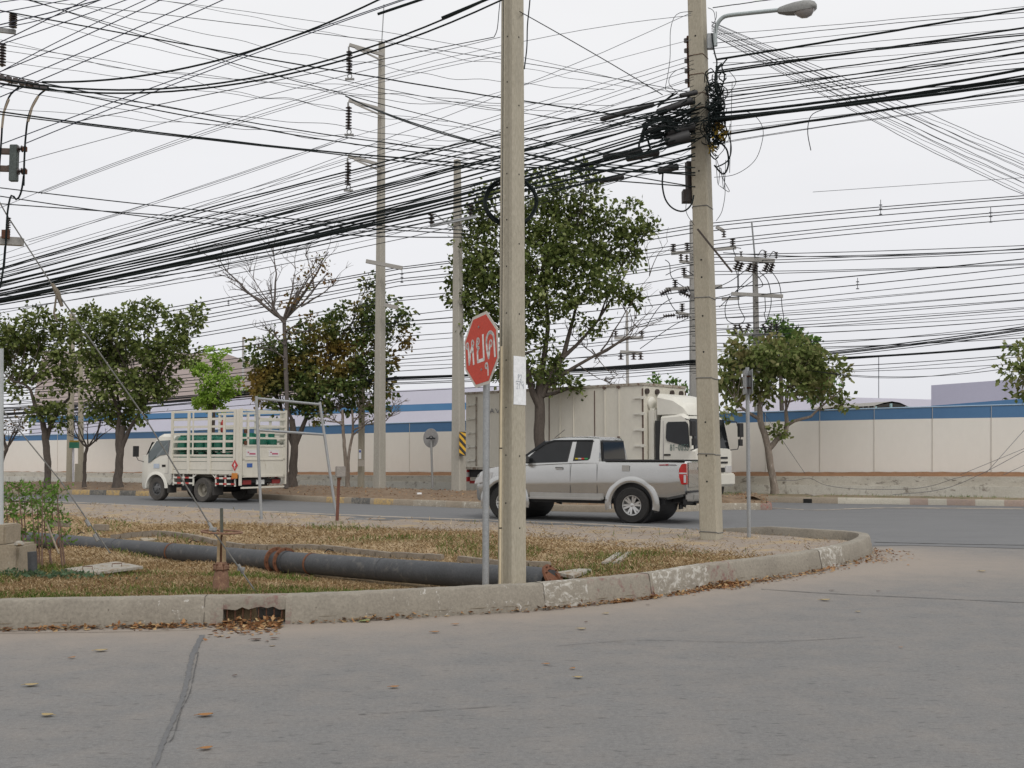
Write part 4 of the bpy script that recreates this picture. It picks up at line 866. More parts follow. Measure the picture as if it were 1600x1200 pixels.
# drain pipe
PIPEM = stain('black_pipe', (.045, .047, .05), (.08, .083, .088), 3, .62, b=.1, fine=40, c3=(.16, .15, .135), c3lim=(.56, .75))
pp = PP
pipe = thing('drain_pipe', 'long black pipeline with rusty flanges lying in a shallow ditch', 'pipe', P(450, 890, 15))
pr_ = .142; Lc = [0]
for a_, b_ in zip(pp, pp[1:]): Lc.append(Lc[-1] + (b_ - a_).length)
line = [Vector([float(np.interp(Lc[-1] * i / 79, Lc, [q_[k] for q_ in pp])) for k in range(3)]) for i in range(80)]
for _ in range(60): line = [line[0]] + [(line[i - 1] + line[i] * 2 + line[i + 1]) / 4 for i in range(1, 79)] + [line[-1]]
g = MB(); g.tube(line, pr_, 28); g.build('tube', PIPEM, pipe, world=True, smooth=True)
e0 = line[-1]; dpp = (line[-1] - line[-2]).normalized(); e1 = P(860, 907, 11.45); 
g = MB(); g.tube([e0 - dpp * .01, e0.lerp(e1, .5) + uz * -.005, e1 - uz * .03], [pr_ * 1.02, pr_ * 1.02, pr_ * 1.02], 28); g.build('elbow', PIPEM, pipe, world=True, smooth=True)
RUSTP = stain('flange_rust', (.10, .04, .022), (.20, .09, .05), 12, .9, b=.4)
def pxpt(px):
    return min(line, key=lambda v_: abs(px_of(v_)[0] - px))
def ringat(c, d, r_, w_, name, mat=None):
    g = MB(); g.tube([c - d * w_ / 2, c + d * w_ / 2], r_, 32); return g.build(name, mat or RUSTP, pipe, world=True, smooth=40)
for px, kind in ((97, 's'), (274, 's'), (432, 'f'), (452, 'f'), (485, 's'), (188, 'j'), (592, 'j')):
    c = pxpt(px); i = line.index(c); d = (line[min(i + 1, 79)] - line[i - 1]).normalized()
    if kind == 's': ringat(c, d, pr_ + .008, .035, 'strap_ring')
    elif kind == 'j': ringat(c, d, pr_ + .004, .02, 'pipe_joint', PIPEM)
    else:
        ringat(c, d, pr_ + .055, .025, 'flange')
        ax = axis_rot(d)
        for a_ in range(8):
            q_ = c + ax @ Vector(((pr_ + .035) * math.cos(a_ * .785), (pr_ + .035) * math.sin(a_ * .785), 0)); g = MB(); g.tube([q_ - d * .03, q_ + d * .03], .011, 6); g.build('bolt', RUST, pipe, world=True)
c = pxpt(442); i = line.index(c); ringat(c, (line[i + 1] - line[i - 1]).normalized(), pr_ + .012, .16, 'coupling', PIPEM)
ed = Vector((.75, -.35, .55)).normalized(); ec = P(866, 906, 11.38)
g = MB(); g.lathe([(.10, -.015), (.185, -.015), (.185, .012), (.125, .012), (.12, -.012), (.10, -.013)], 32, ec, axis_rot(ed)); g.build('end_flange', RUSTP, pipe, world=True, smooth=40)
g = MB(); g.lathe([(.001, -.02), (.121, -.02), (.121, -.014), (.001, -.014)], 24, ec, axis_rot(ed)); g.build('end_cover', plain('pipe_mouth', (.05, .035, .03), .9), pipe, world=True)
for a_ in range(10):
    q_ = ec + axis_rot(ed) @ Vector((.158 * math.cos(a_ * .628), .158 * math.sin(a_ * .628), .012)); g = MB(); g.tube([q_, q_ + ed * .022], .010, 6); g.build('bolt', RUST, pipe, world=True)
for px in (115, 290, 500):    # loose strap ends sticking up
    c = pxpt(px); a = c + uz * (pr_ + .01) + Vector((.02, .1, 0)); g = MB(); g.tube([a, a + Vector((.05, 0, .05)), a + Vector((.13, 0, .02))], .008, 5); g.build('strap_end', DARK, pipe, world=True)
# brick edging line behind the pipe
el_ = smooth_poly([P(175, 834, 20.3), P(260, 838, 19.4), P(400, 849, 17.6), P(500, 857, 16.6), P(600, 866, 15.7), P(700, 874, 15.0), P(770, 881, 14.4), P(860, 886, 13.9)], 34)
EB = stain('edging_block', (.19, .16, .125), (.28, .24, .19), 6, .95, b=.6)
for i in range(33):
    a, b = el_[i], el_[i + 1]; 
    if i in (27,): continue
    a = Vector((a.x, a.y, tz(a.x, a.y) + .035)); b = Vector((b.x, b.y, tz(b.x, b.y) + .035)); d = (b - a); g = MB()
    g.bar(a + d * .03, b - d * .03 + Vector((0, random.uniform(-.015, .015), random.uniform(-.01, .01))), .10, .11)
    tag(g.build('edging_block', EB, origin=(a + b) / 2, bevel=.008), 'weathered concrete edging block in the row behind the black pipe', 'block', 'edging blocks behind the pipe')
for (x0, y0, x1, y1) in ((75, 826, 108, 828), (148, 833, 168, 834)):
    a, b = G(x0, y0, -.1), G(x1, y1, -.1); g = MB(); g.bar(a + uz * .12, b + uz * .12, .1, .12)
    tag(g.build('edging_block', EB, origin=a, bevel=.01), 'separate long edging block lying far left beyond the pipe' if x0 < 100 else 'short edging block just left of the row beyond the pipe', 'block')
# loose slabs and stones
def stone(pts, z, h, lab, cat='slab', mat=None, name='concrete_slab'):
    q = [G(x, y, z) for x, y in pts]; g = MB(); g.prism(q, (0, 0, h)); return tag(g.build(name, mat or FT, origin=q[0], bevel=.006), lab, cat)
SL = stain('slab_concrete', (.27, .25, .215), (.37, .345, .30), 4, .95, b=.3, c3=(.22, .16, .1), c3lim=(.52, .6))
sb = thing('manhole_slab', 'flat concrete slab with two bent iron handles in the dry grass', 'slab', G(160, 892, .07))
for q_ in ([(100, 893), (182, 881), (224, 889), (140, 900)],):
    pts = [G(x, y, .06) for x, y in q_]; g = MB(); g.prism(pts, (0, 0, .035)); g.build('slab', SL, sb, world=True, bevel=.005)
for x0, y0, x1, y1 in ((129, 892, 144, 892), (175, 888, 190, 887)):
    a, b = G(x0, y0, .08), G(x1, y1, .08); g = MB(); g.tube([a, a + uz * .055, b + uz * .055, b], .005, 6); g.build('handle', RUST, sb, world=True)
for (x0, y0, x1, y1) in ((945, 886, 968, 870), (962, 886, 984, 869)):
    a, b = G(x0, y0, .04), G(x1, y1, .04); g = MB(); g.bar(a + uz * .03, b + uz * .03, .09, .07)
    tag(g.build('concrete_stick', SL, origin=a, bevel=.008), ('left' if x0 < 950 else 'right') + ' of the two short concrete sticks lying in the grass by the kerb', 'block')
stone([(868, 899), (905, 893), (925, 894), (895, 905)], .03, .04, 'broken concrete slab lying beside the open end of the pipe', mat=SL)
stone([(219, 845), (243, 842), (250, 846), (225, 850)], -.1, .05, 'small flat pale slab behind the pipe near the edging row')
stone([(1258, 776), (1292, 773.5), (1297, 777), (1270, 779)], .12, .1, 'pale broken slab on the far verge before the retaining wall', mat=SL)
g = MB(); c = P(30, 851, 12.4); g.lathe([(.03, -.02), (.06, 0), (.05, .03), (.02, .045)], 7, c); tag(g.build('stone', SL, origin=c), 'small round stone resting on the concrete footing', 'stone')
g = MB(); c = P(52, 888, 12.3); c.z = .05; g.tube([c, P(50, 862, 12.3)], .05, 14); g.add([], []); tag(g.build('pipe_stub', PIPEM, origin=c, smooth=True), 'short upright grey pipe stub beside the concrete footing', 'pipe')
# guy wires
def cable_obj(name, pts, r, mat, lab, cat, group=None, n=5, sub=None):
    pts = [Vector(p) for p in pts]; g = MB(); g.tube(smooth_poly(pts, sub) if sub else pts, r, n); o = g.build(name, mat, origin=pts[0], smooth=True, fix=False); return tag(o, lab, cat, group)
GW = stain('guy_steel', (.10, .10, .095), (.17, .165, .15), 20, .6, .3, b=0)
g1_ = thing('guy_wire', 'long steel guy wire running down to its anchor beside the gate valve', 'guy wire', G(402, 926, .12))
gp = [P(-60, 210, 11.4), P(10, 335, 11.25), P(90, 458, 11.1), P(225, 650, 10.95), P(335, 832, 10.75), P(402, 928, 10.6)]
g = MB(); g.tube(gp[:3], .008, 6); g.build('upper_wire', GW, g1_, world=True); g = MB(); g.tube(gp[2:], .008, 6); g.build('lower_wire', GW, g1_, world=True)
g = MB(); g.tube([gp[2] + Vector((-.06, 0, .1)), gp[2], gp[2] + Vector((.05, 0, -.14))], [.016, .03, .018], 8); g.tube([gp[2] + Vector((0, -.02, 0)), gp[2] + Vector((-.02, -.03, -.22)), gp[2] + Vector((.015, -.02, -.3))], .011, 6); g.build('knot', stain('rope', (.12, .10, .075), (.2, .17, .13), 20, .9), g1_, world=True)
for a_, b_ in (((326, 817), (338, 836)), ((372, 882), (380, 896))):
    g = MB(); g.tube([P(*a_, 10.7), P(*b_, 10.7)], .017, 7); g.box(P((a_[0] + b_[0]) / 2 + 1, (a_[1] + b_[1]) / 2, 10.68), (.07, .03, .03)); g.build('clamp', GALV2, g1_, world=True)
g2_ = thing('guy_wire', 'second guy wire descending from the left edge behind the bush', 'guy wire', P(172, 862, 16.5))
gp = [P(-60, 560, 17.6), P(10, 648, 17.3), P(95, 752, 16.9), P(172, 864, 16.4)]
g = MB(); g.tube(gp, .011, 6); g.build('wire', GW, g2_, world=True)
for y0, x0 in ((817, 137), (840, 150)): g = MB(); g.tube([P(x0 - 3, y0 - 5, 16.5), P(x0 + 3, y0 + 5, 16.5)], .03, 7); g.build('clamp', GALV2, g2_, world=True)
# ================================================================== VEHICLES (built facing +X, left side is +Y)
PAINT_S, t, bs = nodes('silver_paint')
n1 = noise(t, coords(t), 1.2, 3); t.links.new(ramp(t, n1, [(.3, (.42, .416, .40)), (.7, (.465, .46, .445))]), bs.inputs['Base Color'])
bs.inputs['Metallic'].default_value = .85; bs.inputs['Roughness'].default_value = .26; bs.inputs['Coat Weight'].default_value = 1; bs.inputs['Coat Roughness'].default_value = .03
GLASS = plain('tinted_glass', (.012, .013, .014), .08, spec=.35, dirt=.2)
RUBB = stain('tyre_rubber', (.018, .018, .018), (.035, .033, .031), 6, .85, b=.1, fine=40)
RUBD = stain('tyre_dusty', (.05, .047, .042), (.11, .10, .09), 5, .9, b=.1, fine=40)
ALLOY = plain('alloy', (.55, .55, .54), .3, .7); BLKP = plain('black_plastic', (.02, .02, .021), .6); CHR = plain('chrome', (.6, .6, .6), .15, 1)
REDL = plain('red_lens', (.42, .008, .008), .15, coat=1, dirt=.25); CLRL = plain('clear_lens', (.5, .5, .5), .12, coat=1); WPLATE = plain('number_plate', (.62, .62, .6), .5)
CRM = stain('truck_cream', (.58, .55, .47), (.65, .62, .54), 1.4, .45, b=0, fm=.12, fine=12, spec=.5, c3=(.40, .34, .25), c3lim=(.64, .78), stretch=(1, 1, .5))
CRM2 = stain('truck_white', (.62, .60, .53), (.68, .66, .59), 1.4, .35, b=0, fm=.08, fine=12, spec=.5)
SEAMR = plain('rusty_seam', (.11, .07, .055), .8)
def X90(): return Matrix.Rotation(R(90), 3, 'X')     # lathe axis -> Y
def wheel(parent, x, y, r, w_, sgn, rimmat, tyremat, style, rr=None):
    rr = rr or r * .62; rot = Matrix.Rotation(R(-90 * sgn), 3, 'X'); c = Vector((x, y, r)); h = w_ / 2   # local z of the lathe points outwards
    g = MB(); g.lathe([(rr, -h), (r * .93, -h), (r * .99, -h * .75), (r, -h * .5), (r, h * .5), (r * .99, h * .75), (r * .93, h), (rr * 1.06, h * .96), (rr, h * .8), (rr, h * .1)], 40, c, rot)
    wh = g.build('wheel', tyremat, parent, smooth=40); wd = -h * .2
    g = MB(); g.lathe([(rr * .99, h * .1), (rr * 1.0, h * .86), (rr * .93, h * .84), (rr * .86, h * .55), (rr * .84, h * .0), (.001, h * .0)], 36, c, rot)
    if style == 'alloy':
        g.lathe([(rr * .26, h * .2), (rr * .26, h * .62), (rr * .16, h * .72), (.001, h * .72)], 20, c, rot)
        for k in range(6):
            a = k * math.pi / 3 + .2
            for da in (-.17, .17):
                a0_ = a + da * .9; d0_ = Vector((math.cos(a0_) * rr * .2, math.sin(a0_) * rr * .2, h * .58)); d1_ = Vector((math.cos(a + da * 1.05) * rr * .9, math.sin(a + da * 1.05) * rr * .9, h * .70))
                g.bar(c + rot @ d0_, c + rot @ d1_, rr * .19, h * .22, up=rot @ Vector((0, 0, 1)))
    elif style == 'dish':
        g.lathe([(rr * .84, h * .3), (rr * .55, h * -.15), (rr * .50, h * .25), (rr * .3, h * .35), (rr * .28, h * .6), (.001, h * .62)], 24, c, rot)
    else:
        g.lathe([(rr * .9, h * .5), (rr * .62, h * .9), (rr * .5, h * .95), (rr * .34, h * 1.0), (rr * .3, h * 1.3), (.001, h * 1.32)], 24, c, rot)
    rim = g.build('rim', rimmat, wh, smooth=35)
    g = MB()
    if style == 'alloy': g.lathe([(rr * .835, h * .02), (rr * .835, h * .03), (.001, h * .03)], 24, c, rot)
    else:
        for k in range(6):
            a = k * math.pi / 3; q_ = c + rot @ Vector((rr * .66 * math.cos(a), rr * .66 * math.sin(a), h * (.05 if style == 'dish' else .86))); g.tube([q_, q_ + rot @ Vector((0, 0, .02))], rr * .09, 8)
    g.build('rim_openings', DARK, wh)
    return wh
def boolcut(o, cutters):
    bpy.context.view_layer.update()
    for c_ in cutters:
        md = o.modifiers.new('cut', 'BOOLEAN'); md.operation = 'DIFFERENCE'; md.object = c_; md.solver = 'EXACT'
    dg = bpy.context.evaluated_depsgraph_get(); me = bpy.data.meshes.new_from_object(o.evaluated_get(dg)); o.modifiers.clear(); o.data = me
    for c_ in cutters: bpy.data.objects.remove(c_)
    me.polygons.foreach_set('use_smooth', [True] * len(me.polygons)); me.set_sharp_from_angle(angle=R(28))
def interp_rings(st, n, fn):     # stations: (x, params...) -> n rings
    xs_ = [s[0] for s in st]; out = []
    X_ = sorted(set(xs_) | set(np.linspace(xs_[0], xs_[-1], n)))
    for x in X_: out.append(fn(x, [float(np.interp(x, xs_, [s[k] for s in st])) for k in range(1, len(st[0]))]))
    return out
def bars_v(parent, name, mat, y, pts, w_=.012, t_=.004):   # thin line on a side at |y|
    g = MB()
    for a, b in zip(pts, pts[1:]): g.bar((a[0], y, a[1]), (b[0], y, b[1]), t_, w_, up=(0, 0, 1) if abs(b[0] - a[0]) > abs(b[1] - a[1]) else (1, 0, 0))
    return g.build(name, mat, parent)
# ---------------- silver pickup
pk = thing('pickup_truck', 'silver extended cab pickup truck driving left behind the centre pole', 'pickup', (2.97, 23.42, .005), R(152))
def ringb(x, p):
    w_, zb, zt = p; zm = zb + (zt - zb) * .42
    half = [(0, zb), (w_ * .86, zb), (w_ * .955, zb + .05), (w_ * .985, zb + .16), (w_ * .988, zm - .10), (w_ * 1.004, zm - .03), (w_ * 1.006, zm + .02), (w_, zm + .12), (w_ * .992, zt - .2), (w_ * .972, zt - .07), (w_ * .945, zt - .015), (w_ * .90, zt), (w_ * .5, zt + .0), (0, zt + .0)]
    return [Vector((x, y, z)) for y, z in half] + [Vector((x, -y, z)) for y, z in half[-2:0:-1]]
st = [(-1.21, .86, .64, 1.30), (-1.17, .885, .60, 1.325), (-.8, .895, .52, 1.33), (.7, .895, .50, 1.325), (1.2, .895, .49, 1.305), (2.5, .89, .48, 1.25), (2.75, .885, .48, 1.235), (3.2, .87, .47, 1.20), (3.55, .85, .44, 1.14), (3.78, .80, .40, 1.07), (3.92, .70, .40, 1.0), (3.99, .52, .44, .86)]
g = MB(); g.loft(interp_rings(st, 46, ringb)); body = g.build('body', PAINT_S, pk, smooth=30)
cut = []
for x in (0, 3.085):
    g = MB(); g.lathe([(.47, -1.2), (.47, 1.2)], 48, (x, 0, .40), X90()); cut.append(g.build('c', PAINT_S, pk))
g = MB(); g.box((-.27, 0, 1.2), (1.74, 1.55, .8)); cut.append(g.build('c', PAINT_S, pk))
boolcut(body, cut)
g = MB()
for x in (0, 3.085): g.lathe([(.465, -.78), (.465, .78)], 32, (x, 0, .42), X90())
g.box((1.5, 0, .48), (4.4, 1.5, .16)); g.build('underbody', BLKP, pk)
g = MB(); g.box((-.27, 0, .86), (1.72, 1.54, .04)); 
for y in (-.835, .835): g.box((-.27, y, 1.337), (1.80, .10, .022))
for y in (-.772, .772): g.box((-.27, y, 1.1), (1.72, .012, .46))
g.box((.61, 0, 1.337), (.06, 1.6, .022)); g.box((.595, 0, 1.1), (.012, 1.54, .46)); g.build('bed_liner', BLKP, pk)
# wheel arch flares
for s_ in (-1, 1):
    for x0 in (0, 3.085):
        rings = []
        for k in range(29):
            a = R(-12 + 204 * k / 28); r0, r1 = .465, .61
            def pt(r_, y): return Vector((x0 + r_ * math.cos(a) * 1.02, s_ * y, .40 + r_ * math.sin(a)))
            e_ = .9 if x0 > 3.3 else 1
            rings.append([pt(r0, .86), pt(r0, .905), pt(r0 + .015, .918), pt(r0 + .05, .922), pt(r0 + .10, .912), pt(r1, .888), pt(r1, .86)])
        g = MB(); g.loft(rings); g.build('wheel_arch', PAINT_S, pk, smooth=45)
# cab
def ringc(x, p):
    zt, wb, wt, zb = p
    zt = max(zt, zb + .02); half = [(0, zb), (wb, zb), (wb + (wt + .01 - wb) * .5, zb + (zt - .09 - zb) * .5), (wt + .01, zt - .09), (wt - .03, zt - .035), (wt - .12, zt - .008), (0, zt + .012)]
    return [Vector((x, y, z)) for y, z in half] + [Vector((x, -y, z)) for y, z in half[-2:0:-1]]
st = [(.77, 1.80, .865, .70, 1.28), (.84, 1.845, .868, .705, 1.28), (1.2, 1.868, .87, .71, 1.28), (1.75, 1.862, .87, .71, 1.26), (1.98, 1.83, .87, .71, 1.25), (2.13, 1.76, .87, .735, 1.24), (2.5, 1.50, .868, .80, 1.22), (2.86, 1.235, .862, .85, 1.21)]
rc_ = interp_rings(st, 22, ringc)
for v_ in rc_[0]:     # lean the rear wall forward a little at the top
    v_.x += (v_.z - 1.28) * .10
g = MB(); g.loft(rc_); g.build('cab', PAINT_S, pk, smooth=32)
def cside(x, z, off=.004):     # point on the cab side at (x, z)
    zt, wb, wt, zb = [float(np.interp(x, [s[0] for s in st], [s[k] for s in st])) for k in range(1, 5)]
    f_ = (z - zb) / max(.02, zt - .09 - zb); return wb + (wt + .01 - wb) * min(1.15, max(0, f_)) + off
def glass(name, poly, s_, off=.005, mat=GLASS, th=.0):
    bm = bmesh.new(); vs_ = [bm.verts.new((x, 0, z)) for x, z in poly]; bm.faces.new(vs_); bmesh.ops.triangulate(bm, faces=bm.faces)
    for _ in range(3): bmesh.ops.subdivide_edges(bm, edges=bm.edges, cuts=1, use_grid_fill=True)
    for v_ in bm.verts: v_.co.y = s_ * cside(v_.co.x, v_.co.z, off)
    bm_ = MB(); bm.verts.index_update(); bm_.add([v_.co.copy() for v_ in bm.verts], [tuple(v_.index for v_ in f.verts) for f in bm.faces]); bm.free()
    return bm_.build(name, mat, pk)
for s_ in (-1, 1):
    glass('window_seal', [(2.66, 1.262), (1.515, 1.30), (1.45, 1.77), (1.90, 1.775), (2.06, 1.735), (2.35, 1.545)], s_, .003, BLKP)
    glass('side_window', [(2.60, 1.275), (1.55, 1.315), (1.49, 1.735), (1.90, 1.742), (2.05, 1.70), (2.33, 1.52)], s_, .006)
    glass('window_seal', [(1.39, 1.32), (1.03, 1.34), (.985, 1.38), (.955, 1.76), (1.00, 1.775), (1.35, 1.775)], s_, .003, BLKP)
    glass('side_window', [(1.355, 1.345), (1.05, 1.358), (1.01, 1.39), (.985, 1.73), (1.32, 1.74)], s_, .006)
    g = MB(); g.bar((.95, s_ * (cside(1.2, 1.765) + .005), 1.775), (1.9, s_ * (cside(1.9, 1.765) + .008), 1.775), .02, .035); g.bar((1.9, s_ * (cside(1.9, 1.765) + .008), 1.775), (2.1, s_ * (cside(2.1, 1.70) + .012), 1.725), .02, .035); g.bar((2.1, s_ * (cside(2.1, 1.7) + .012), 1.725), (2.42, s_ * (cside(2.42, 1.5) + .01), 1.515), .02, .03); g.build('rain_visor', GLASS, pk)
    yb_ = .902
    bars_v(pk, 'door_seam', BLKP, s_ * .8955, [(1.44, 1.28), (1.44, .62)], .006, .006); bars_v(pk, 'door_seam', BLKP, s_ * .8955, [(.80, 1.26), (.80, .62)], .006, .006); bars_v(pk, 'door_seam', BLKP, s_ * .892, [(2.62, 1.2), (2.60, .62)], .006, .006)
    g = MB(); g.bar((1.62, s_ * .905, 1.145), (1.80, s_ * .905, 1.148), .018, .022); g.build('door_handle', CHR, pk, smooth=True)
    g = MB(); g.bar((1.62, s_ * .897, 1.165), (1.80, s_ * .897, 1.168), .01, .045); g.build('handle_recess_shade', plain('handle_shadow', (.12, .12, .115), .5), pk)  # raised dark strip, its colour standing in for shade behind the handle
    g = MB(); g.box((1.55, s_ * .915, .50), (1.75, .14, .045)); g.box((1.55, s_ * .86, .56), (1.8, .05, .14)); g.build('side_step', plain('step_silver', (.36, .35, .33), .4, .4), pk, bevel=.012)
    g = MB(); g.box((.13, s_ * .899, 1.17), (.17, .006, .13)); 
    if s_ == 1: g.build('fuel_flap', PAINT_S, pk, bevel=.002)
    # tail light, wrapped round the corner
    pr = [(-1.225, .84), (-1.10, .84), (-1.05, 1.0), (-1.06, 1.16), (-1.12, 1.27), (-1.215, 1.28)]
    g = MB(); g.prism([Vector((x, s_ * .79, z)) for x, z in pr], (0, s_ * .108, 0)); tl_ = g.build('tail_light', REDL, pk, bevel=.012, smooth=True)
    g = MB(); g.box((-1.15, s_ * .895, 1.075), (.17, .012, .028)); g.box((-1.19, s_ * .897, .96), (.05, .01, .16)); g.build('clear_band', CLRL, tl_)
    g = MB(); g.box((2.5, s_ * 1.0, 1.36), (.12, .2, .17)); g.bar((2.52, s_ * .88, 1.3), (2.5, s_ * .95, 1.33), .05, .05); g.build('mirror', PAINT_S, pk, bevel=.03, smooth=True)
    g = MB(); g.prism([Vector((x, s_ * .80, z)) for x, z in ((3.45, .86), (3.9, .78), (3.86, .92), (3.55, 1.06), (3.40, 1.06))], (0, s_ * .055, 0)); g.build('headlight', CLRL, pk, bevel=.01)
    g = MB(); g.box((-.52, s_ * .78, .42), (.03, .24, .36)); g.build('mud_flap', BLKP, pk)
g = MB(); g.prism([(.758, -.62, 1.365), (.758, .62, 1.365), (.79, .60, 1.745), (.79, -.60, 1.745)], (-.012, 0, 0)); g.build('rear_window', GLASS, pk)
g = MB(); g.prism([(.760, -.66, 1.33), (.760, .66, 1.33), (.80, .635, 1.78), (.80, -.635, 1.78)], (-.008, 0, 0)); g.build('window_seal', BLKP, pk)
g = MB(); g.prism([(2.78, -.76, 1.30), (2.78, .76, 1.30), (2.15, .66, 1.745), (2.15, -.66, 1.745)], (.03, 0, .03)); g.build('windscreen', GLASS, pk)
g = MB(); g.box((-1.215, 0, 1.03), (.02, 1.5, .52)); g.build('tailgate', PAINT_S, pk, bevel=.01)
g = MB(); g.box((-1.235, 0, 1.16), (.03, .26, .075)); g.build('tailgate_handle', CHR, pk, bevel=.01)
g = MB(); g.box((-1.28, 0, .58), (.20, 1.72, .17)); g.build('rear_bumper', plain('bumper_grey', (.36, .35, .33), .35, .6), pk, bevel=.035, smooth=True)
g = MB(); g.box((-1.2, 0, .685), (.14, 1.70, .035)); g.box((-1.15, 0, .48), (.1, 1.5, .12)); g.build('bumper_gap', BLKP, pk)
g = MB(); g.tube([(-.9, .35, .42), (-1.25, .35, .42)], .03, 8); g.bar((-1.2, -.3, .5), (1.0, -.3, .5), .08, .1); g.bar((-1.2, .3, .5), (1.0, .3, .5), .08, .1); g.tube([(0, -.75, .38), (0, .75, .38)], .06, 8); g.build('chassis', BLKP, pk)
RED2 = plain('decal_red', (.35, .06, .07), .5); GR2 = plain('decal_grey', (.22, .2, .22), .5)
g = MB(); g.bar((-.62, .894, 1.245), (-.75, .8935, 1.250), .003, .02); g.bar((-.76, .893, 1.248), (-.83, .892, 1.255), .003, .03); g.build('side_decal', RED2, pk)
g = MB(); g.bar((-.84, .892, 1.250), (-1.0, .891, 1.250), .003, .016); g.build('side_decal', GR2, pk)
g = MB(); g.tube([(2.0, .5, 1.84), (1.75, .5, 2.02)], .006, 5); g.build('antenna', BLKP, pk)
for x, y, c_ in ((1.29, .80, (.5, .4, .02)), (1.22, .80, (.5, .5, .5)), (1.14, .80, (.5, .04, .03)), (1.07, .8, (.04, .3, .1))):
    g = MB(); g.box((x, .862, 1.375), (.08, .02, .03)); g.build('window_sticker', plain('sticker_colour', c_, .5), pk)
for x in (0, 3.085):
    for s_ in (-1, 1): wheel(pk, x, s_ * .78, .385, .265, s_, ALLOY, RUBB, 'alloy', .215)
# ---------------- gas bottle truck
gt = thing('delivery_truck', 'small cream stake bed truck loaded with green gas bottles driving left', 'truck', (-8.11 + .5 - 1.57 * .857, 32.3 + .85, .005), R(149))
# local: x from the rear axle, rear end at -1.57, front at +2.87
def ringt(x, p):
    w_, zb, zt = p; half = [(0, zb), (w_ * .94, zb), (w_, zb + .12), (w_, 1.28), (w_ * .985, 1.42), (w_ * .90, max(1.43, zt - .10)), (w_ * .80, max(1.44, zt - .015)), (0, max(1.45, zt + .015))]
    return [Vector((x, y, z)) for y, z in half] + [Vector((x, -y, z)) for y, z in half[-2:0:-1]]
st_ = [(1.42, .90, .62, 2.05), (1.55, .90, .50, 2.10), (2.0, .90, .45, 2.12), (2.2, .90, .42, 2.05), (2.45, .89, .40, 1.85), (2.62, .885, .38, 1.6), (2.72, .88, .36, 1.40), (2.84, .85, .36, 1.1), (2.88, .80, .38, .9)]
g = MB(); g.loft(interp_rings(st_, 26, ringt)); cab_ = g.build('cab', CRM2, gt, smooth=35)
g = MB(); g.lathe([(.43, -1.2), (.43, 1.2)], 40, (2.12, 0, .40), X90()); boolcut(cab_, [g.build('c', CRM2, gt)])
for s_ in (-1, 1):
    g = MB(); g.prism([Vector((x, s_ * .905, z)) for x, z in ((1.62, 1.36), (1.62, 1.42), (1.60, 1.88), (2.28, 1.92))][:0] + [Vector((1.60, s_ * .875, 1.46)), Vector((1.60, s_ * .82, 1.90)), Vector((2.22, s_ * .81, 1.88)), Vector((2.52, s_ * .87, 1.50)), Vector((2.50, s_ * .885, 1.18)), Vector((2.38, s_ * .89, 1.22)), Vector((2.0, s_ * .89, 1.42))], (0, s_ * .02, 0)); g.build('side_window', plain('grey_glass', (.04, .06, .06), .08, coat=1), gt)
    g = MB(); g.box((1.78, s_ * .905, 1.10), (.16, .012, .07)); g.build('door_handle', DARK, gt)
    bars_v(gt, 'door_seam', GR2, s_ * .902, [(1.58, 1.9), (1.58, .85), (1.75, .85)], .008, .006)
    g = MB(); g.tube([(2.75, s_ * .86, 1.22), (2.86, s_ * 1.0, 1.27), (2.86, s_ * 1.08, 1.4)], .014, 6); g.box((2.88, s_ * 1.08, 1.55), (.07, .19, .34)); g.build('mirror', BLKP, gt, bevel=.01)
    rings = []
    for k in range(15):
        a = R(0 + 180 * k / 14); rings.append([Vector((2.12 + r_ * math.cos(a), s_ * y, .40 + r_ * math.sin(a))) for r_, y in ((.425, .88), (.425, .93), (.49, .92), (.53, .895))])
    g = MB(); g.loft(rings); g.build('wheel_arch', CRM2, gt, smooth=True)
g = MB(); g.prism([(2.50, -.76, 1.84), (2.50, .76, 1.84), (2.78, .80, 1.3), (2.78, -.80, 1.3)], (.02, 0, .01)); g.build('windscreen', GLASS, gt)
g = MB(); g.prism([(1.98, .908, 1.02), (2.24, .908, 1.02), (2.24, .908, 1.16), (1.98, .908, 1.16)], (0, .003, 0)); g.build('door_emblem', plain('pale_emblem', (.42, .48, .56), .6), gt)
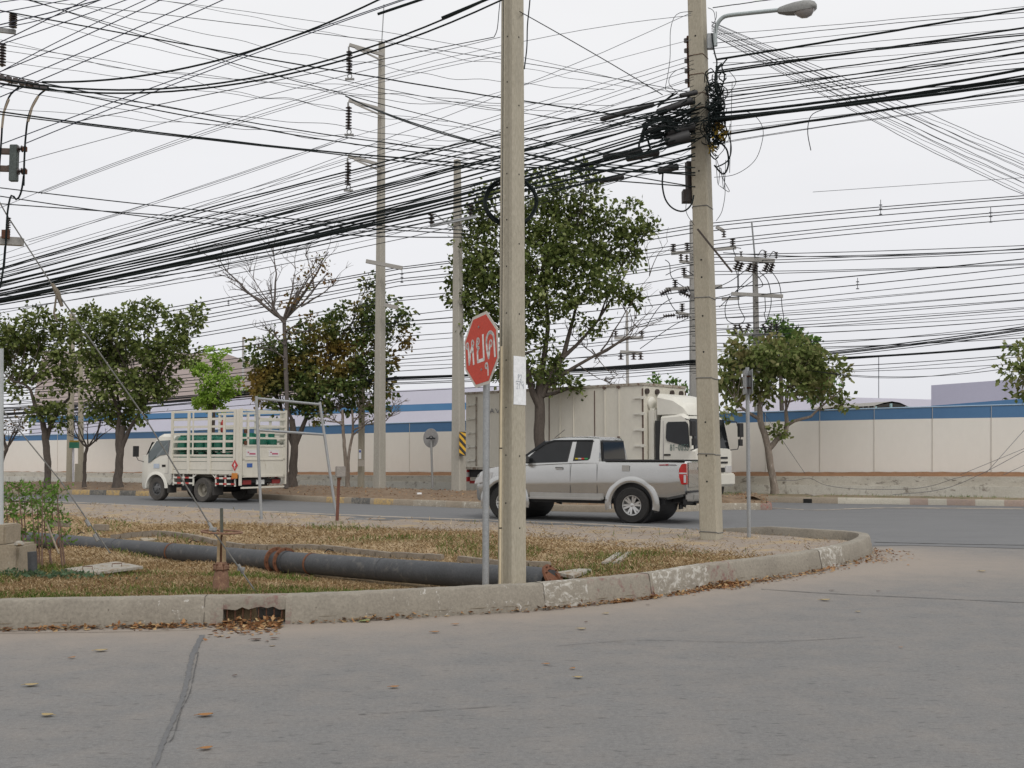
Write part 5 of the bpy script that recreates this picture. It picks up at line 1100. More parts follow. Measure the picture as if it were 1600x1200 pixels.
# bed floor and skirts
BX0, BX1 = -1.57, 1.38; HW = .95
g = MB(); g.box(((BX0 + BX1) / 2, 0, .90), (BX1 - BX0, HW * 2, .10)); g.build('bed_floor', CRM, gt)
for s_ in (-1, 1):
    g = MB()
    for z0_, z1_, dy in ((.86, .98, .0), (.985, 1.24, -.012), (1.245, 1.36, 0)): g.box(((BX0 + BX1) / 2, s_ * (HW + dy), (z0_ + z1_) / 2), (BX1 - BX0 - .02, .035, z1_ - z0_ - .005))
    g.build('side_board', CRM, gt)
    for x, w_ in ((BX1 - .05, .09), (.60, .09), (-.30, .13), (-1.38, .10), (-1.50, .12)):
        g = MB(); g.box((x, s_ * (HW + .03), (.86 + 2.80) / 2), (w_, .05, 1.94)); g.build('stake', CRM, gt, bevel=.004)
    for x, z0_, z1_ in ((.42, 1.4, 2.75), (-.92, 1.5, 2.65)): g = MB(); g.box((x, s_ * (HW + .022), (z0_ + z1_) / 2), (.04 if x > 0 else .09, .03, z1_ - z0_)); g.build('stake', CRM, gt)
    for z in (1.42, 1.63, 1.85, 2.08, 2.30, 2.53, 2.77):
        g = MB(); g.box(((BX0 + BX1) / 2, s_ * HW, z), (BX1 - BX0 - .03, .03, .07)); g.build('rail', CRM, gt, bevel=.003)
    g = MB(); g.box((-1.0, s_ * (HW + .02), 2.28), (.6, .03, .5)); 
    # side guards
    for x0_, x1_ in ((.42, 1.30), (-1.35, -.55)):
        for z in (.74, .57):
            n_ = 5
            for k in range(n_):
                g = MB(); xa = x0_ + (x1_ - x0_) * k / n_; xb = x0_ + (x1_ - x0_) * (k + 1) / n_
                g.box(((xa + xb) / 2, s_ * .93, z), (xb - xa, .03, .05)); g.build('side_guard', plain('guard_red', (.45, .05, .04), .6) if (k % 2 == (0 if x0_ < 0 else 1)) else CRM2, gt)
        for x in (x0_, (x0_ + x1_) / 2, x1_): g = MB(); g.box((x, s_ * .92, .68), (.05, .03, .36)); g.build('guard_post', CRM2, gt)
    g = MB(); g.bar((.42, s_ * .93, .74), (.26, s_ * .93, .86), .04, .03); g.bar((-.42, s_ * .93, .86), (-.55, s_ * .93, .74), .04, .03); g.build('guard_brace', CRM2, gt)
y = HW + .06
for nm, poly, mat_ in (('hazard_diamond', [(-1.42, y, 1.30), (-1.55, y, 1.13), (-1.42, y, .96), (-1.29, y, 1.13)], RED2), ('orange_plate', [(-1.30, y, .90), (-1.54, y, .90), (-1.54, y, .74), (-1.30, y, .74)], plain('orange_plate', (.55, .20, .03), .6))):
    g = MB(); g.prism(poly, (0, .006, 0)); hz = g.build(nm, plain('diamond_red', (.5, .04, .04), .5) if nm[0] == 'h' else mat_, gt)
    if nm[0] == 'h':
        g = MB(); g.prism([(-1.42, y + .008, 1.22), (-1.46, y + .008, 1.14), (-1.44, y + .008, 1.09), (-1.40, y + .008, 1.09), (-1.38, y + .008, 1.14)], (0, .002, 0)); g.bar((-1.46, y + .008, 1.055), (-1.38, y + .008, 1.055), .003, .015); g.build('flame_mark', WPLATE, hz)
# tailgate end, with rack above
xr = BX0
for ys in (-HW, HW):
    g = MB(); g.box((xr - .02, ys, 1.68), (.07, .07, 2.3)); g.build('corner_post', CRM, gt, bevel=.004)
g = MB(); g.box((xr - .02, 0, 1.26), (.05, 1.80, .95)); tg = g.build('tailgate', CRM, gt, bevel=.006)
g = MB(); g.box((xr - .052, 0, 1.72), (.02, 1.80, .06)); g.box((xr - .052, 0, 1.30), (.02, 1.80, .05)); g.box((xr - .052, 0, .80), (.02, 1.80, .06)); g.box((xr - .052, .86, 1.26), (.02, .08, .93)); g.box((xr - .052, -.86, 1.26), (.02, .08, .93)); g.build('tailgate_frame', CRM, gt)
WST = plain('white_sticker', (.66, .64, .62), .5)
for y0_ in (.62, -.34):
    g = MB(); g.box((xr - .05, y0_ - .08, 1.50), (.01, .44, .20)); s1_ = g.build('sticker', WST, tg)
    g = MB(); g.box((xr - .057, y0_ - .12, 1.475), (.004, .25, .045)); g.box((xr - .057, y0_ + .05, 1.52), (.004, .06, .04)); g.build('sticker_print', plain('pink_print', (.45, .09, .16), .6), s1_)
g = MB(); g.box((xr - .05, .60, 1.13), (.01, .22, .12)); g.build('sticker', plain('blue_sticker', (.05, .12, .35), .6), tg)
for y_ in (0, .45): g = MB(); g.box((xr - .02, y_ + .22, 2.2), (.04, .08, 1.0)); g.build('rack_post', CRM, gt)
for z in (1.95, 2.12, 2.32, 2.55, 2.78):
    g = MB(); g.box((xr - .02, 0 if z > 2.7 else -.32 if z > 2 else 0, z), (.04, 1.84 if z > 2.7 or z < 2 else 1.2, .055)); g.build('rail', CRM, gt)
for z in (2.1, 2.45): g = MB(); g.box((xr - .06, .80, z - .3), (.05, .1, .12)); g.build('latch', RUST, gt)
g = MB(); g.box((xr + .10, 0, .66), (.08, 1.7, .12)); g.build('rear_beam', BLKP, gt)
for ys in (-.62, .62): g = MB(); g.box((xr + .05, ys, .62), (.04, .34, .13)); g.build('tail_light', plain('dark_red', (.22, .03, .03), .4), gt)
g = MB(); g.box((xr + .05, .05, .62), (.02, .34, .14)); g.build('number_plate', WPLATE, gt)
g = MB(); g.box((xr - .02, 0, .46), (.06, 1.8, .05)); g.build('under_bar', CRM, gt)
g = MB(); g.box((.6, 0, .62), (3.9, .8, .2)); g.box((1.0, 0, .5), (.5, 1.3, .35)); g.tube([(0, -.7, .37), (0, .7, .37)], .09, 10); g.box((-.75, 0, .6), (.6, 1.5, .25)); g.build('chassis', BLKP, gt)
for s_ in (-1, 1):
    FLG = plain('flap_grey', (.07, .065, .06), .8)
    g = MB(); g.box((-.43, s_ * .72, .42), (.02, .42, .4)); g.build('mud_flap', FLG, gt); g = MB(); g.box((1.62, s_ * .7, .4), (.02, .35, .3)); g.build('mud_flap', FLG, gt)
    wheel(gt, 2.12, s_ * .77, .375, .22, s_, plain('rim_dark', (.10, .10, .10), .5), RUBD, 'front', .20)
    wheel(gt, 0, s_ * .76, .375, .40, s_, plain('rim_cream', (.24, .22, .18), .6), RUBD, 'dish', .205)
# gas bottles: one built, the rest copied
GREEN = stain('bottle_green', (.01, .13, .085), (.02, .20, .13), 5, .4, b=0, spec=.5)
REDB = stain('bottle_red', (.35, .03, .03), (.45, .05, .04), 5, .4, b=0, spec=.5)
def bottle(mat_, lab, grp):
    o = thing('gas_bottle', lab, 'gas bottle', (0, 0, 0), 0, grp)
    g = MB(); g.lathe([(.12, 0), (.15, .015), (.175, .06), (.178, .10), (.178, .34), (.17, .40), (.13, .455), (.05, .48)], 18); g.build('body', mat_, o, smooth=50)
    g = MB(); g.lathe([(.10, .46), (.105, .57), (.095, .57), (.09, .46)], 14); g.build('collar', mat_, o, smooth=50)
    return o
Tm = Matrix.Translation(gt.location) @ Matrix.Rotation(R(149), 4, 'Z')
bt = bottle(GREEN, 'green gas bottle standing among its like inside the stake bed truck', 'green gas bottles on the truck'); first = True
bed = bpy.data.collections  # (unused handle)
for lz, n_ in ((.955, 2), (1.54, 1)):
    for ix in range(7):
        for iy in range(4):
            o = bt if first else copy_tree(bt); first = False
            p = Tm @ Vector((1.15 - ix * .40 + random.uniform(-.01, .01), -.69 + iy * .46, lz)); o.location = p; o.rotation_euler = (0, 0, random.uniform(0, 6))
rb_ = bottle(REDB, 'red gas bottle standing on top of the green ones in the truck', None); rb_.location = Tm @ Vector((-.50, .62, 2.125)); rb_.scale = (.45, .45, .75)
# ---------------- box truck, facing right
bt_ = thing('box_truck', 'cream refrigerated box truck facing right behind the pickup', 'truck', (-1.62 + .677 * 1.15, 36.7 + .736 * 1.15, .0), R(-42.6))
L_ = 7.53; ZB, ZT = .98, 3.57; HB = 1.15
g = MB(); g.box((L_ / 2, 0, (ZB + ZT) / 2), (L_, 2 * HB, ZT - ZB)); g.build('cargo_box', CRM, bt_, bevel=.03)
TRIM = stain('box_trim', (.30, .27, .22), (.42, .39, .33), 4, .6, b=0, c3=(.15, .09, .06), c3lim=(.5, .62))
g = MB()
for z in (ZB, ZT):
    for s_ in (-1, 1): g.box((L_ / 2, s_ * (HB + .005), z), (L_ + .02, .05, .08))
    for x in (0, L_): g.box((x, 0, z), (.05, 2 * HB, .08))
g.build('box_trim', TRIM, bt_)
for s_ in (-1, 1):
    def frac(px): # side position seen at photo column px
        k = (px - 800) / F * 1.002; return ((k * 36.7 + 1.62) / (.736 + k * .677))
    for px, w_, m_ in ((744, .03, SEAMR), (858, .03, SEAMR), (929, .03, SEAMR), (1004, .05, SEAMR), (875, .02, CRM), (896, .02, CRM), (945, .03, CRM), (967, .02, CRM), (745, .04, TRIM), (790, .02, TRIM)):
        x = frac(px); g = MB(); g.box((x, s_ * (HB + .004), (ZB + ZT) / 2 - .02), (w_, .02 if m_ is SEAMR else .05, ZT - ZB - .22)); g.build('door_seam' if m_ is SEAMR else 'door_bar', m_, bt_)
    for px in (733, 1004):
        for z in (1.25, 1.72, 2.2, 2.68, 3.16):
            g = MB(); g.box((frac(px) + (.12 if px == 733 else -.1), s_ * (HB + .03), z), (.42, .03, .05)); g.box((frac(px), s_ * (HB + .035), z), (.1, .04, .09)); g.build('hinge', CRM2, bt_)
    for px in (875, 896, 945, 967): g = MB(); g.box((frac(px), s_ * (HB + .04), ZT - .06), (.09, .05, .07)); g.box((frac(px), s_ * (HB + .04), 1.95), (.07, .04, .12)); g.build('bar_clamp', SEAMR if px > 880 else TRIM, bt_)
g = MB(); uxb = Vector((1, 0, 0)); nb = Vector((0, -1, 0))
write(g, 'NAVA', Vector((frac(757), -(HB + .028), 2.86)), uxb, uz, nb, .14, .27, .03); g.build('box_lettering', plain('faint_print', (.25, .25, .26), .8), bt_, fix=False)
# front face of the box
for k, y in enumerate((-.98, -.45, .35, .85)): g = MB(); g.tube([(L_ + .0, y, 3.36), (L_ + .07, y, 3.36)], .085, 14); g.build('marker_lamp', plain('lamp_dark', (.06, .045, .04), .4), bt_)
for y in (-.75, .6): g = MB(); g.lathe([(.21, -.02), (.20, .06), (.13, .12), (.001, .13)], 20, (L_, y, 3.0), axis_rot((1, 0, 0))); g.build('fan_cover', CRM2, bt_, smooth=True)
# cab
def ringk(x, p):
    w_, zb, zt = p; half = [(0, zb), (w_, zb), (w_ + .01, 1.55), (w_ * .93, max(1.6, zt - .08)), (w_ * .85, max(1.62, zt)), (0, max(1.63, zt + .02))]
    return [Vector((x, y, z)) for y, z in half] + [Vector((x, -y, z)) for y, z in half[-2:0:-1]]
c0_ = L_ + .52
g = MB(); g.loft(interp_rings([(c0_, 1.05, .75, 2.62), (c0_ + 0.72, 1.05, .7, 2.66), (c0_ + 0.92, 1.04, .65, 2.56), (c0_ + 1.12, 1.02, .6, 1.75), (c0_ + 1.16, 1.0, .55, 1.5), (c0_ + 1.2, .98, .5, .9)], 18, ringk)); g.build('cab', CRM2, bt_, smooth=35)
g = MB(); g.box((L_ + .42, 0, 1.72), (.22, 1.96, 1.5)); g.build('intake_gap', BLKP, bt_); g = MB(); g.box((L_ + .15, 0, 1.9), (.30, 1.9, 1.9)); g.build('gap_fairing', CRM2, bt_, bevel=.06)
g = MB(); g.loft(interp_rings([(c0_ - .15, .95, 2.64, 3.28), (c0_ + 0.4, .93, 2.64, 3.16), (c0_ + 0.72, .88, 2.64, 2.95), (c0_ + 0.88, .8, 2.62, 2.70)], 10, lambda x, p: [Vector((x, y, z)) for y, z in ((-p[0], p[1]), (p[0], p[1]), (p[0], p[2] - .12), (p[0] - .12, p[2]), (-p[0] + .12, p[2]), (-p[0], p[2] - .12))])); g.build('wind_deflector', CRM2, bt_, smooth=35)
for s_ in (-1, 1):
    g = MB(); g.prism([Vector((x, s_ * y, z)) for x, z, y in ((c0_ + .26, 1.86, 1.045), (c0_ + .22, 1.95, 1.035), (c0_ + .22, 2.36, .998), (c0_ + .28, 2.42, .995), (c0_ + .88, 2.42, .985), (c0_ + .96, 2.34, .99), (c0_ + 1.05, 1.66, 1.05))], (0, s_ * .02, 0)); g.build('side_window', GLASS, bt_)
    bars_v(bt_, 'door_seam', GR2, s_ * 1.066, [(c0_ + 0.14, 2.45), (c0_ + 0.14, 1.0)], .012, .008)
    g = MB(); g.box((c0_ + 0.28, s_ * 1.07, 1.45), (.22, .02, .05)); g.build('door_handle', DARK, bt_)
    g = MB(); g.tube([(c0_ + 1.04, s_ * 1.0, 1.58), (c0_ + 1.296, s_ * 1.2, 1.62), (c0_ + 1.344, s_ * 1.3, 2.0), (c0_ + 1.2, s_ * 1.3, 2.45), (c0_ + 0.88, s_ * 1.02, 2.5)], .018, 6); g.box((c0_ + 1.328, s_ * 1.32, 2.2), (.08, .24, .42)); g.box((c0_ + 1.344, s_ * 1.28, 1.82), (.07, .18, .2)); g.build('mirror', BLKP, bt_, bevel=.01)
    g = MB(); g.box((c0_ + 1.2, s_ * .78, 1.02), (.05, .34, .2)); g.build('headlight', CLRL, bt_)
    for x, r_, w_ in ((.9 + .8, .48, .5), (c0_ + 0.44, .48, .28)): wheel(bt_, x, s_ * .92, r_, w_, s_, CRM2, RUBD, 'dish')
write_g = MB(); write(write_g, '81-0053', Vector((c0_ + 0.38, -1.075, 1.58)), uxb, uz, nb, .17, .095, .02); write_g.build('cab_lettering', plain('grey_green_letters', (.12, .19, .17), .7), bt_, fix=False)
g = MB(); g.prism([(c0_ + 0.968, -.92, 2.5), (c0_ + 0.968, .92, 2.5), (c0_ + 1.136, .96, 1.62), (c0_ + 1.136, -.96, 1.62)], (.02, 0, .006)); g.build('windscreen', GLASS, bt_)
g = MB()
for z in (1.36, 1.22): g.box((c0_ + 1.192, 0, z), (.05, 1.5, .06))
for z in (1.0,): g.box((c0_ + 1.216, 0, z), (.04, 1.1, .14))
g.build('grille', BLKP, bt_)
g = MB(); g.box((c0_ + 1.2, 0, .72), (.22, 2.05, .36)); bp_ = g.build('front_bumper', CRM2, bt_, bevel=.04)
g = MB(); 
for s_ in (-1, 1): g.box((c0_ + 1.29, s_ * .78, .74), (.01, .2, .1))
g.build('fog_lamp', DARK, bp_)
g = MB(); g.box((4.2, 0, .78), (8, .9, .22)); g.box((4.4, -.75, .62), (1.2, .5, .45)); g.box((.5, 0, .82), (.9, 2.0, .3)); g.build('chassis', BLKP, bt_)
for s_ in (-1, 1):
    for k, z in enumerate((.92, .76, .60)): g = MB(); g.box((.02, s_ * 1.02, z), (.05, .14, .16)); g.build('rear_marker', plain('marker_red', (.45, .03, .03), .5) if k != 1 else WPLATE, bt_)
    g = MB(); g.box((.25, s_ * .95, .5), (.4, .08, .1)); g.build('rear_guard', plain('guard_dark_red', (.25, .02, .02), .5), bt_)
# ================================================================== TREES AND PLANTS
def nrm(v): return v / np.maximum(1e-9, np.linalg.norm(v, axis=-1, keepdims=True))
def leaf_mesh(name, P_, size, mat, parent, droop=.3, aspect=.5, elong=1.0, axis=None, origin=Vector((0, 0, 0)), flat=False):
    n = len(P_); ax = rng.normal(size=(n, 3)) if axis is None else axis + rng.normal(size=(n, 3)) * .55; ax = nrm(ax); ax[:, 2] -= droop; ax = nrm(ax)
    if flat: ax[:, 2] *= .25; ax = nrm(ax)
    o = nrm(np.cross(ax, rng.normal(size=(n, 3)) * (.28 if flat else 1) + (np.array([0, 0, 1]) if flat else 0))); s = (size * rng.uniform(.65, 1.3, n))[:, None]; up = np.cross(ax, o)
    b = P_; tip = P_ + ax * s; mid = P_ + ax * s * .5
    V = np.stack([b, mid + o * s * aspect * .5 + up * s * .06, tip, mid - o * s * aspect * .5 + up * s * .06], 1).reshape(-1, 3) - np.array(origin)
    Fq = np.arange(n * 4).reshape(n, 4); return numpy_mesh(name, V, Fq, mat, parent)
BARK = stain('bark', (.055, .045, .038), (.12, .10, .085), 5, .95, b=.9, fine=26, stretch=(1, 1, .35))
BARKL = stain('bark_light', (.16, .13, .105), (.27, .225, .185), 5, .95, b=.8, fine=26, c3=(.36, .32, .27), c3lim=(.55, .65), stretch=(1, 1, .4))
LDARK = leafmat('leaves_dark_green', [(0, (.048, .068, .018)), (.45, (.098, .130, .034)), (.8, (.17, .205, .06)), (1, (.29, .32, .14))], .25)
LMIX = leafmat('leaves_green_brown', [(0, (.050, .078, .022)), (.5, (.095, .14, .040)), (.85, (.17, .21, .065)), (1, (.28, .26, .10))], .3, (.55, .52, (.27, .15, .035)))
LBRIGHT = leafmat('leaves_light_green', [(0, (.20, .33, .05)), (.6, (.32, .48, .08)), (1, (.44, .60, .15))], .4)
LOLIVE = leafmat('leaves_olive', [(0, (.08, .11, .03)), (.5, (.16, .20, .06)), (.85, (.26, .28, .11)), (1, (.34, .32, .16))], .3, (.7, .55, (.20, .15, .07)))
LFRESH = leafmat('leaves_fresh', [(0, (.05, .10, .022)), (.5, (.10, .18, .04)), (1, (.18, .29, .07))], .35)
LBUSH = leafmat('leaves_bush', [(0, (.06, .12, .02)), (.6, (.12, .22, .04)), (1, (.2, .32, .08))], .3)
LDRY = leafmat('leaves_dry', [(0, (.13, .06, .02)), (.5, (.20, .13, .05)), (1, (.10, .12, .03))], .3)
def bent(a, b, k, n=7, lift=.0):
    d = b - a; L = d.length; off = Vector([random.uniform(-1, 1) for _ in range(3)]) * L * k; pts = []
    for i in range(n):
        t = i / (n - 1); pts.append(a + d * t + off * math.sin(math.pi * t) * .5 + Vector((0, 0, lift * L * math.sin(math.pi * t))) + Vector([random.uniform(-1, 1) for _ in range(3)]) * L * .012)
    return pts
def tree(name, label, D, trunks, blobs, mat, leafsize, dens, bark=BARK, group=None, twig=1.0, zbase=None, clsize=.30, base=None, bare=(), limb=.35, per=22):
    """trunks: [[(px,py,radius px), ...], ...]; blobs: [(px,py,rx,ry), ...] pixel sizes at depth D; bare: bare branch end points"""
    s = D / F; o = thing(name, label, 'tree', Vector((P(*trunks[0][0][:2], D).x, D, 0 if zbase is None else zbase)), 0, group)
    tips = []; nodes_ = []
    g = MB()
    for ti, tr in enumerate(trunks):
        pts = []; rs = []
        dep = 0 if ti == 0 else random.uniform(-.4, .4)
        for i, (x, y, r_) in enumerate(tr):
            p = P(x, y, D + dep * (i / max(1, len(tr) - 1)))
            if ti == 0 and i == 0 and zbase is not None: p.z = zbase
            pts.append(p); rs.append(r_ * s)
        N = 14 if ti == 0 else 9
        sp_ = smooth_poly(pts, N); L = np.linspace(0, 1, len(pts)); R_ = [float(np.interp(i / (N - 1), L, rs)) for i in range(N)]
        for i in range(1, N - 1): sp_[i] = sp_[i] + Vector((random.uniform(-1, 1), random.uniform(-1, 1), 0)) * R_[i] * .18
        if ti == 0: R_[0] *= 1.35; R_[1] *= 1.1
        g.tube(sp_, R_, 12 if ti == 0 else 8)
        nodes_ += [(sp_[i], R_[i]) for i in range(N // 2, N)] + ([(sp_[i], R_[i]) for i in range(3, N)] if ti else [])
    g.build('trunk', bark, o, world=True, smooth=60)
    C, tw = [], []
    gb = MB()
    for bi, (x, y, rx, ry) in enumerate(blobs):
        dd_ = random.uniform(-1, 1) * (rx + ry) / 2 * s * 1.2; c = P(x, y, D + dd_); R1, R2, R3 = rx * s, (rx + ry) / 2 * s, ry * s
        st_, r0 = min(nodes_, key=lambda q_: (q_[0] - c).length + (1.5 if q_[0].z > c.z else 0))
        br = bent(st_, c, .18); r1 = min(r0 * .62, limb * .14 + .02); gb.tube(br, [r1 * (1 - .75 * i / 6) for i in range(7)], 6, cap=False)
        ncl = max(4, int(dens * R1 * R3 * 62)); 
        for k in range(ncl):
            v = rng.normal(size=3); v /= np.linalg.norm(v); rr = rng.uniform(.25, 1.0) ** .55
            q_ = np.array([c.x + v[0] * R1 * rr, c.y + v[1] * R2 * rr, c.z + v[2] * R3 * rr]); C.append(q_); tw.append(v)
            if k % 3 == 0:
                a = br[random.randint(2, 6)]; b = Vector(q_); gb.tube(bent(a, b, .15, 5), [.016 * twig, .013 * twig, .010 * twig, .007 * twig, .004 * twig], 4, cap=False)
    for (x0, y0, x1, y1, r_) in bare:
        a = P(x0, y0, D + random.uniform(-.1, .1)); b = P(x1, y1, D + random.uniform(-.8, .8)); pts = bent(a, b, .13, 8); gb.tube(pts, [r_ * s * (1 - .8 * i / 7) for i in range(8)], 6, cap=False)
        for k in range(random.randint(5, 8)):
            i = random.randint(2, 7); q_ = pts[i]; d = (b - a).normalized(); e_ = Vector((random.uniform(-1, 1), random.uniform(-.6, .6), random.uniform(-.2, 1))).normalized(); L = (b - a).length * random.uniform(.18, .38)
            tp_ = q_ + (d * .6 + e_ * .8) * L; p2 = bent(q_, tp_, .2, 6); gb.tube(p2, [.016, .013, .011, .009, .007, .005], 4, cap=False)
            for k2 in range(random.randint(2, 4)):
                q2 = p2[random.randint(2, 5)]; e2 = Vector((random.uniform(-1, 1), random.uniform(-.6, .6), random.uniform(-.2, 1))).normalized(); gb.tube(bent(q2, q2 + (d * .5 + e2) * L * .4, .2, 4), [.009, .007, .006, .004], 3, cap=False)
    gb.build('branches', bark, o, world=True, smooth=60, fix=False)
    if C:
        C = np.array(C); tw = np.array(tw); n = len(C); pts = np.repeat(C, per, 0) + rng.normal(size=(n * per, 3)) * clsize * np.array([.42, .42, .36])
        pts += np.repeat(rng.normal(size=(n, 3)) * .1, per, 0)
        ax = nrm(pts - np.repeat(C, per, 0)) + np.repeat(tw, per, 0) * .3
        keep = rng.uniform(size=len(pts)) < .95; m_ = leaf_mesh('crown', pts[keep], leafsize, mat, o, .25, .7, axis=ax[keep], origin=o.location)
    return o
TG = 'street trees on the verge'
# leftmost leafy tree
tree('verge_tree', 'leafy tree with forked dark trunk farthest left behind the bush', 38.5, [[(75, 752, 5), (74, 718, 5), (72, 690, 5.2), (67, 660, 4)], [(72, 690, 4), (80, 665, 3.5), (92, 640, 3), (108, 622, 2)], [(67, 660, 3.5), (55, 635, 3), (45, 605, 2), (18, 595, 1.5)]],
     [(20, 520, 24, 30), (55, 500, 18, 16), (50, 545, 26, 22), (10, 560, 20, 22), (70, 520, 12, 25), (100, 510, 18, 22), (40, 585, 20, 16), (72, 640, 25, 14), (95, 575, 18, 14), (105, 600, 18, 16), (90, 650, 14, 12), (-20, 540, 25, 30), (98, 545, 16, 20), (25, 605, 14, 12), (80, 590, 10, 12)], LDARK, .165, 1.3, zbase=.25)
tree('verge_tree', 'dense dark green tree just left of the gas bottle truck', 38, [[(184, 755, 7), (186, 720, 6), (189, 692, 5.5), (192, 665, 4.5)], [(190, 700, 4), (200, 675, 3.4), (212, 655, 2.5), (225, 635, 1.8)], [(187, 720, 4), (184, 690, 4), (186, 650, 3)]],
     [(160, 510, 24, 24), (195, 505, 26, 24), (230, 495, 16, 20), (232, 478, 8, 12), (150, 560, 26, 24), (190, 550, 32, 28), (235, 545, 30, 26), (270, 535, 24, 22), (272, 500, 14, 18), (300, 500, 13, 20), (308, 480, 8, 13), (285, 550, 16, 14), (170, 600, 30, 24), (215, 600, 30, 26), (250, 590, 26, 24), (160, 640, 20, 16), (195, 645, 28, 18), (225, 640, 16, 14), (135, 490, 14, 16), (135, 530, 16, 20), (258, 612, 12, 10), ], LDARK, .165, 1.35, zbase=.28, limb=.5)
tree('young_tree', 'bright light green tree rising behind the gas bottle truck', 41, [[(330, 760, 3.5), (332, 700, 3), (334, 650, 2.5), (336, 600, 2)]],
     [(338, 553, 12, 9), (312, 572, 20, 9), (345, 580, 14, 10), (325, 592, 16, 6), (352, 600, 20, 9), (340, 618, 22, 10), (318, 622, 18, 10), (330, 634, 20, 8), (368, 600, 12, 6), (300, 570, 8, 5)], LBRIGHT, .13, 2.8, zbase=.2, per=26, clsize=.17)
tree('verge_tree', 'green and brown leaved tree with thick forked trunk behind the steel frame', 36.5, [[(455, 762, 8), (459, 720, 6.5), (461, 690, 5.5), (456, 655, 4.5)], [(460, 700, 4.5), (470, 675, 4), (478, 655, 3), (490, 625, 2.2)], [(460, 700, 4), (448, 670, 3.2), (440, 640, 2.2)]],
     [(430, 560, 26, 22), (470, 555, 28, 24), (510, 520, 18, 20), (545, 500, 26, 20), (580, 500, 22, 20), (540, 540, 30, 24), (580, 545, 28, 26), (610, 510, 16, 14), (628, 520, 14, 12), (632, 482, 9, 9), (420, 600, 26, 24), (460, 600, 28, 22), (505, 590, 30, 26), (555, 590, 32, 28), (595, 600, 16, 22), (450, 635, 26, 12), (500, 635, 30, 14), (550, 630, 26, 14), (575, 465, 10, 18), (573, 435, 8, 12), (520, 490, 14, 10), (590, 635, 16, 12), (610, 560, 12, 14), (400, 570, 12, 18), (412, 540, 14, 12), (445, 530, 14, 12), (598, 470, 12, 14), (475, 520, 16, 12), (415, 590, 22, 22), (440, 575, 22, 20), (470, 590, 22, 18), (405, 610, 14, 16), (490, 560, 18, 16), (530, 585, 20, 18), (480, 620, 18, 14)], LMIX, .16, 1.35, zbase=.32, limb=.5)
tree('bare_tree', 'half bare tree with upright twigs above the green and brown tree', 35.8, [[(447, 762, 3), (448, 640, 3.2), (446, 560, 3.4), (444, 500, 3)]],
     [(470, 445, 6, 7), (502, 408, 8, 5), (512, 425, 6, 4), (458, 462, 10, 12), (485, 500, 8, 5), (452, 478, 8, 6), (486, 425, 8, 5), (455, 520, 12, 8)], LDRY, .13, .8, zbase=.32, per=9, clsize=.22,
     bare=[(444, 500, 342, 408, 3), (444, 500, 512, 392, 3.2), (444, 505, 400, 455, 2), (425, 485, 425, 385, 2.2), (430, 488, 422, 430, 1.8), (446, 500, 462, 420, 2), (470, 478, 525, 440, 1.8), (410, 470, 360, 440, 1.8), (446, 540, 405, 500, 1.6), (446, 520, 515, 510, 1.4), (440, 495, 390, 425, 1.6), (490, 450, 478, 400, 1.5), (446, 560, 395, 540, 1.4), (380, 445, 345, 430, 1.2)], bark=stain('bark_grey', (.08, .07, .065), (.15, .13, .12), 6, .9))
tree('thin_tree', 'thin double stemmed little tree between steel frame and tallest pole', 36, [[(544, 762, 3.2), (540, 720, 3), (536, 670, 2.5), (535, 640, 2)], [(544, 750, 2.6), (545, 710, 2.2), (551, 675, 2), (550, 640, 1.5)]],
     [(500, 655, 10, 5), (575, 650, 8, 5)], LMIX, .13, .5, zbase=.3, per=8, bare=[(536, 665, 500, 650, 1.5), (551, 672, 590, 660, 1.4), (551, 680, 612, 640, 1.3), (536, 650, 520, 625, 1.3), (551, 665, 575, 630, 1.3), (600, 660, 622, 632, 1.0)], bark=BARKL)
tree('bare_tree', 'small nearly bare tree before the cream wall right of far poles', 39, [[(132, 755, 3), (133, 715, 2.6), (136, 700, 2.4)]], [(160, 650, 8, 5), (115, 655, 6, 5)], LMIX, .12, .7, zbase=.25, per=8,
     bare=[(136, 700, 118, 655, 1.6), (136, 700, 170, 672, 1.6), (138, 698, 140, 650, 1.4), (150, 690, 158, 650, 1.2), (130, 690, 105, 675, 1.1)], bark=BARK)
tree('bare_tree', 'small reddish leaved bare tree at the far left edge', 40, [[(-4, 760, 3.5), (3, 722, 3), (11, 700, 2.6)]], [(25, 665, 14, 6), (35, 650, 10, 4), (5, 670, 8, 6)], LDRY, .12, 1.2, zbase=.2, per=10,
     bare=[(11, 700, 30, 662, 1.5), (8, 705, -8, 660, 1.5), (11, 700, 42, 655, 1.2)], bark=BARK)
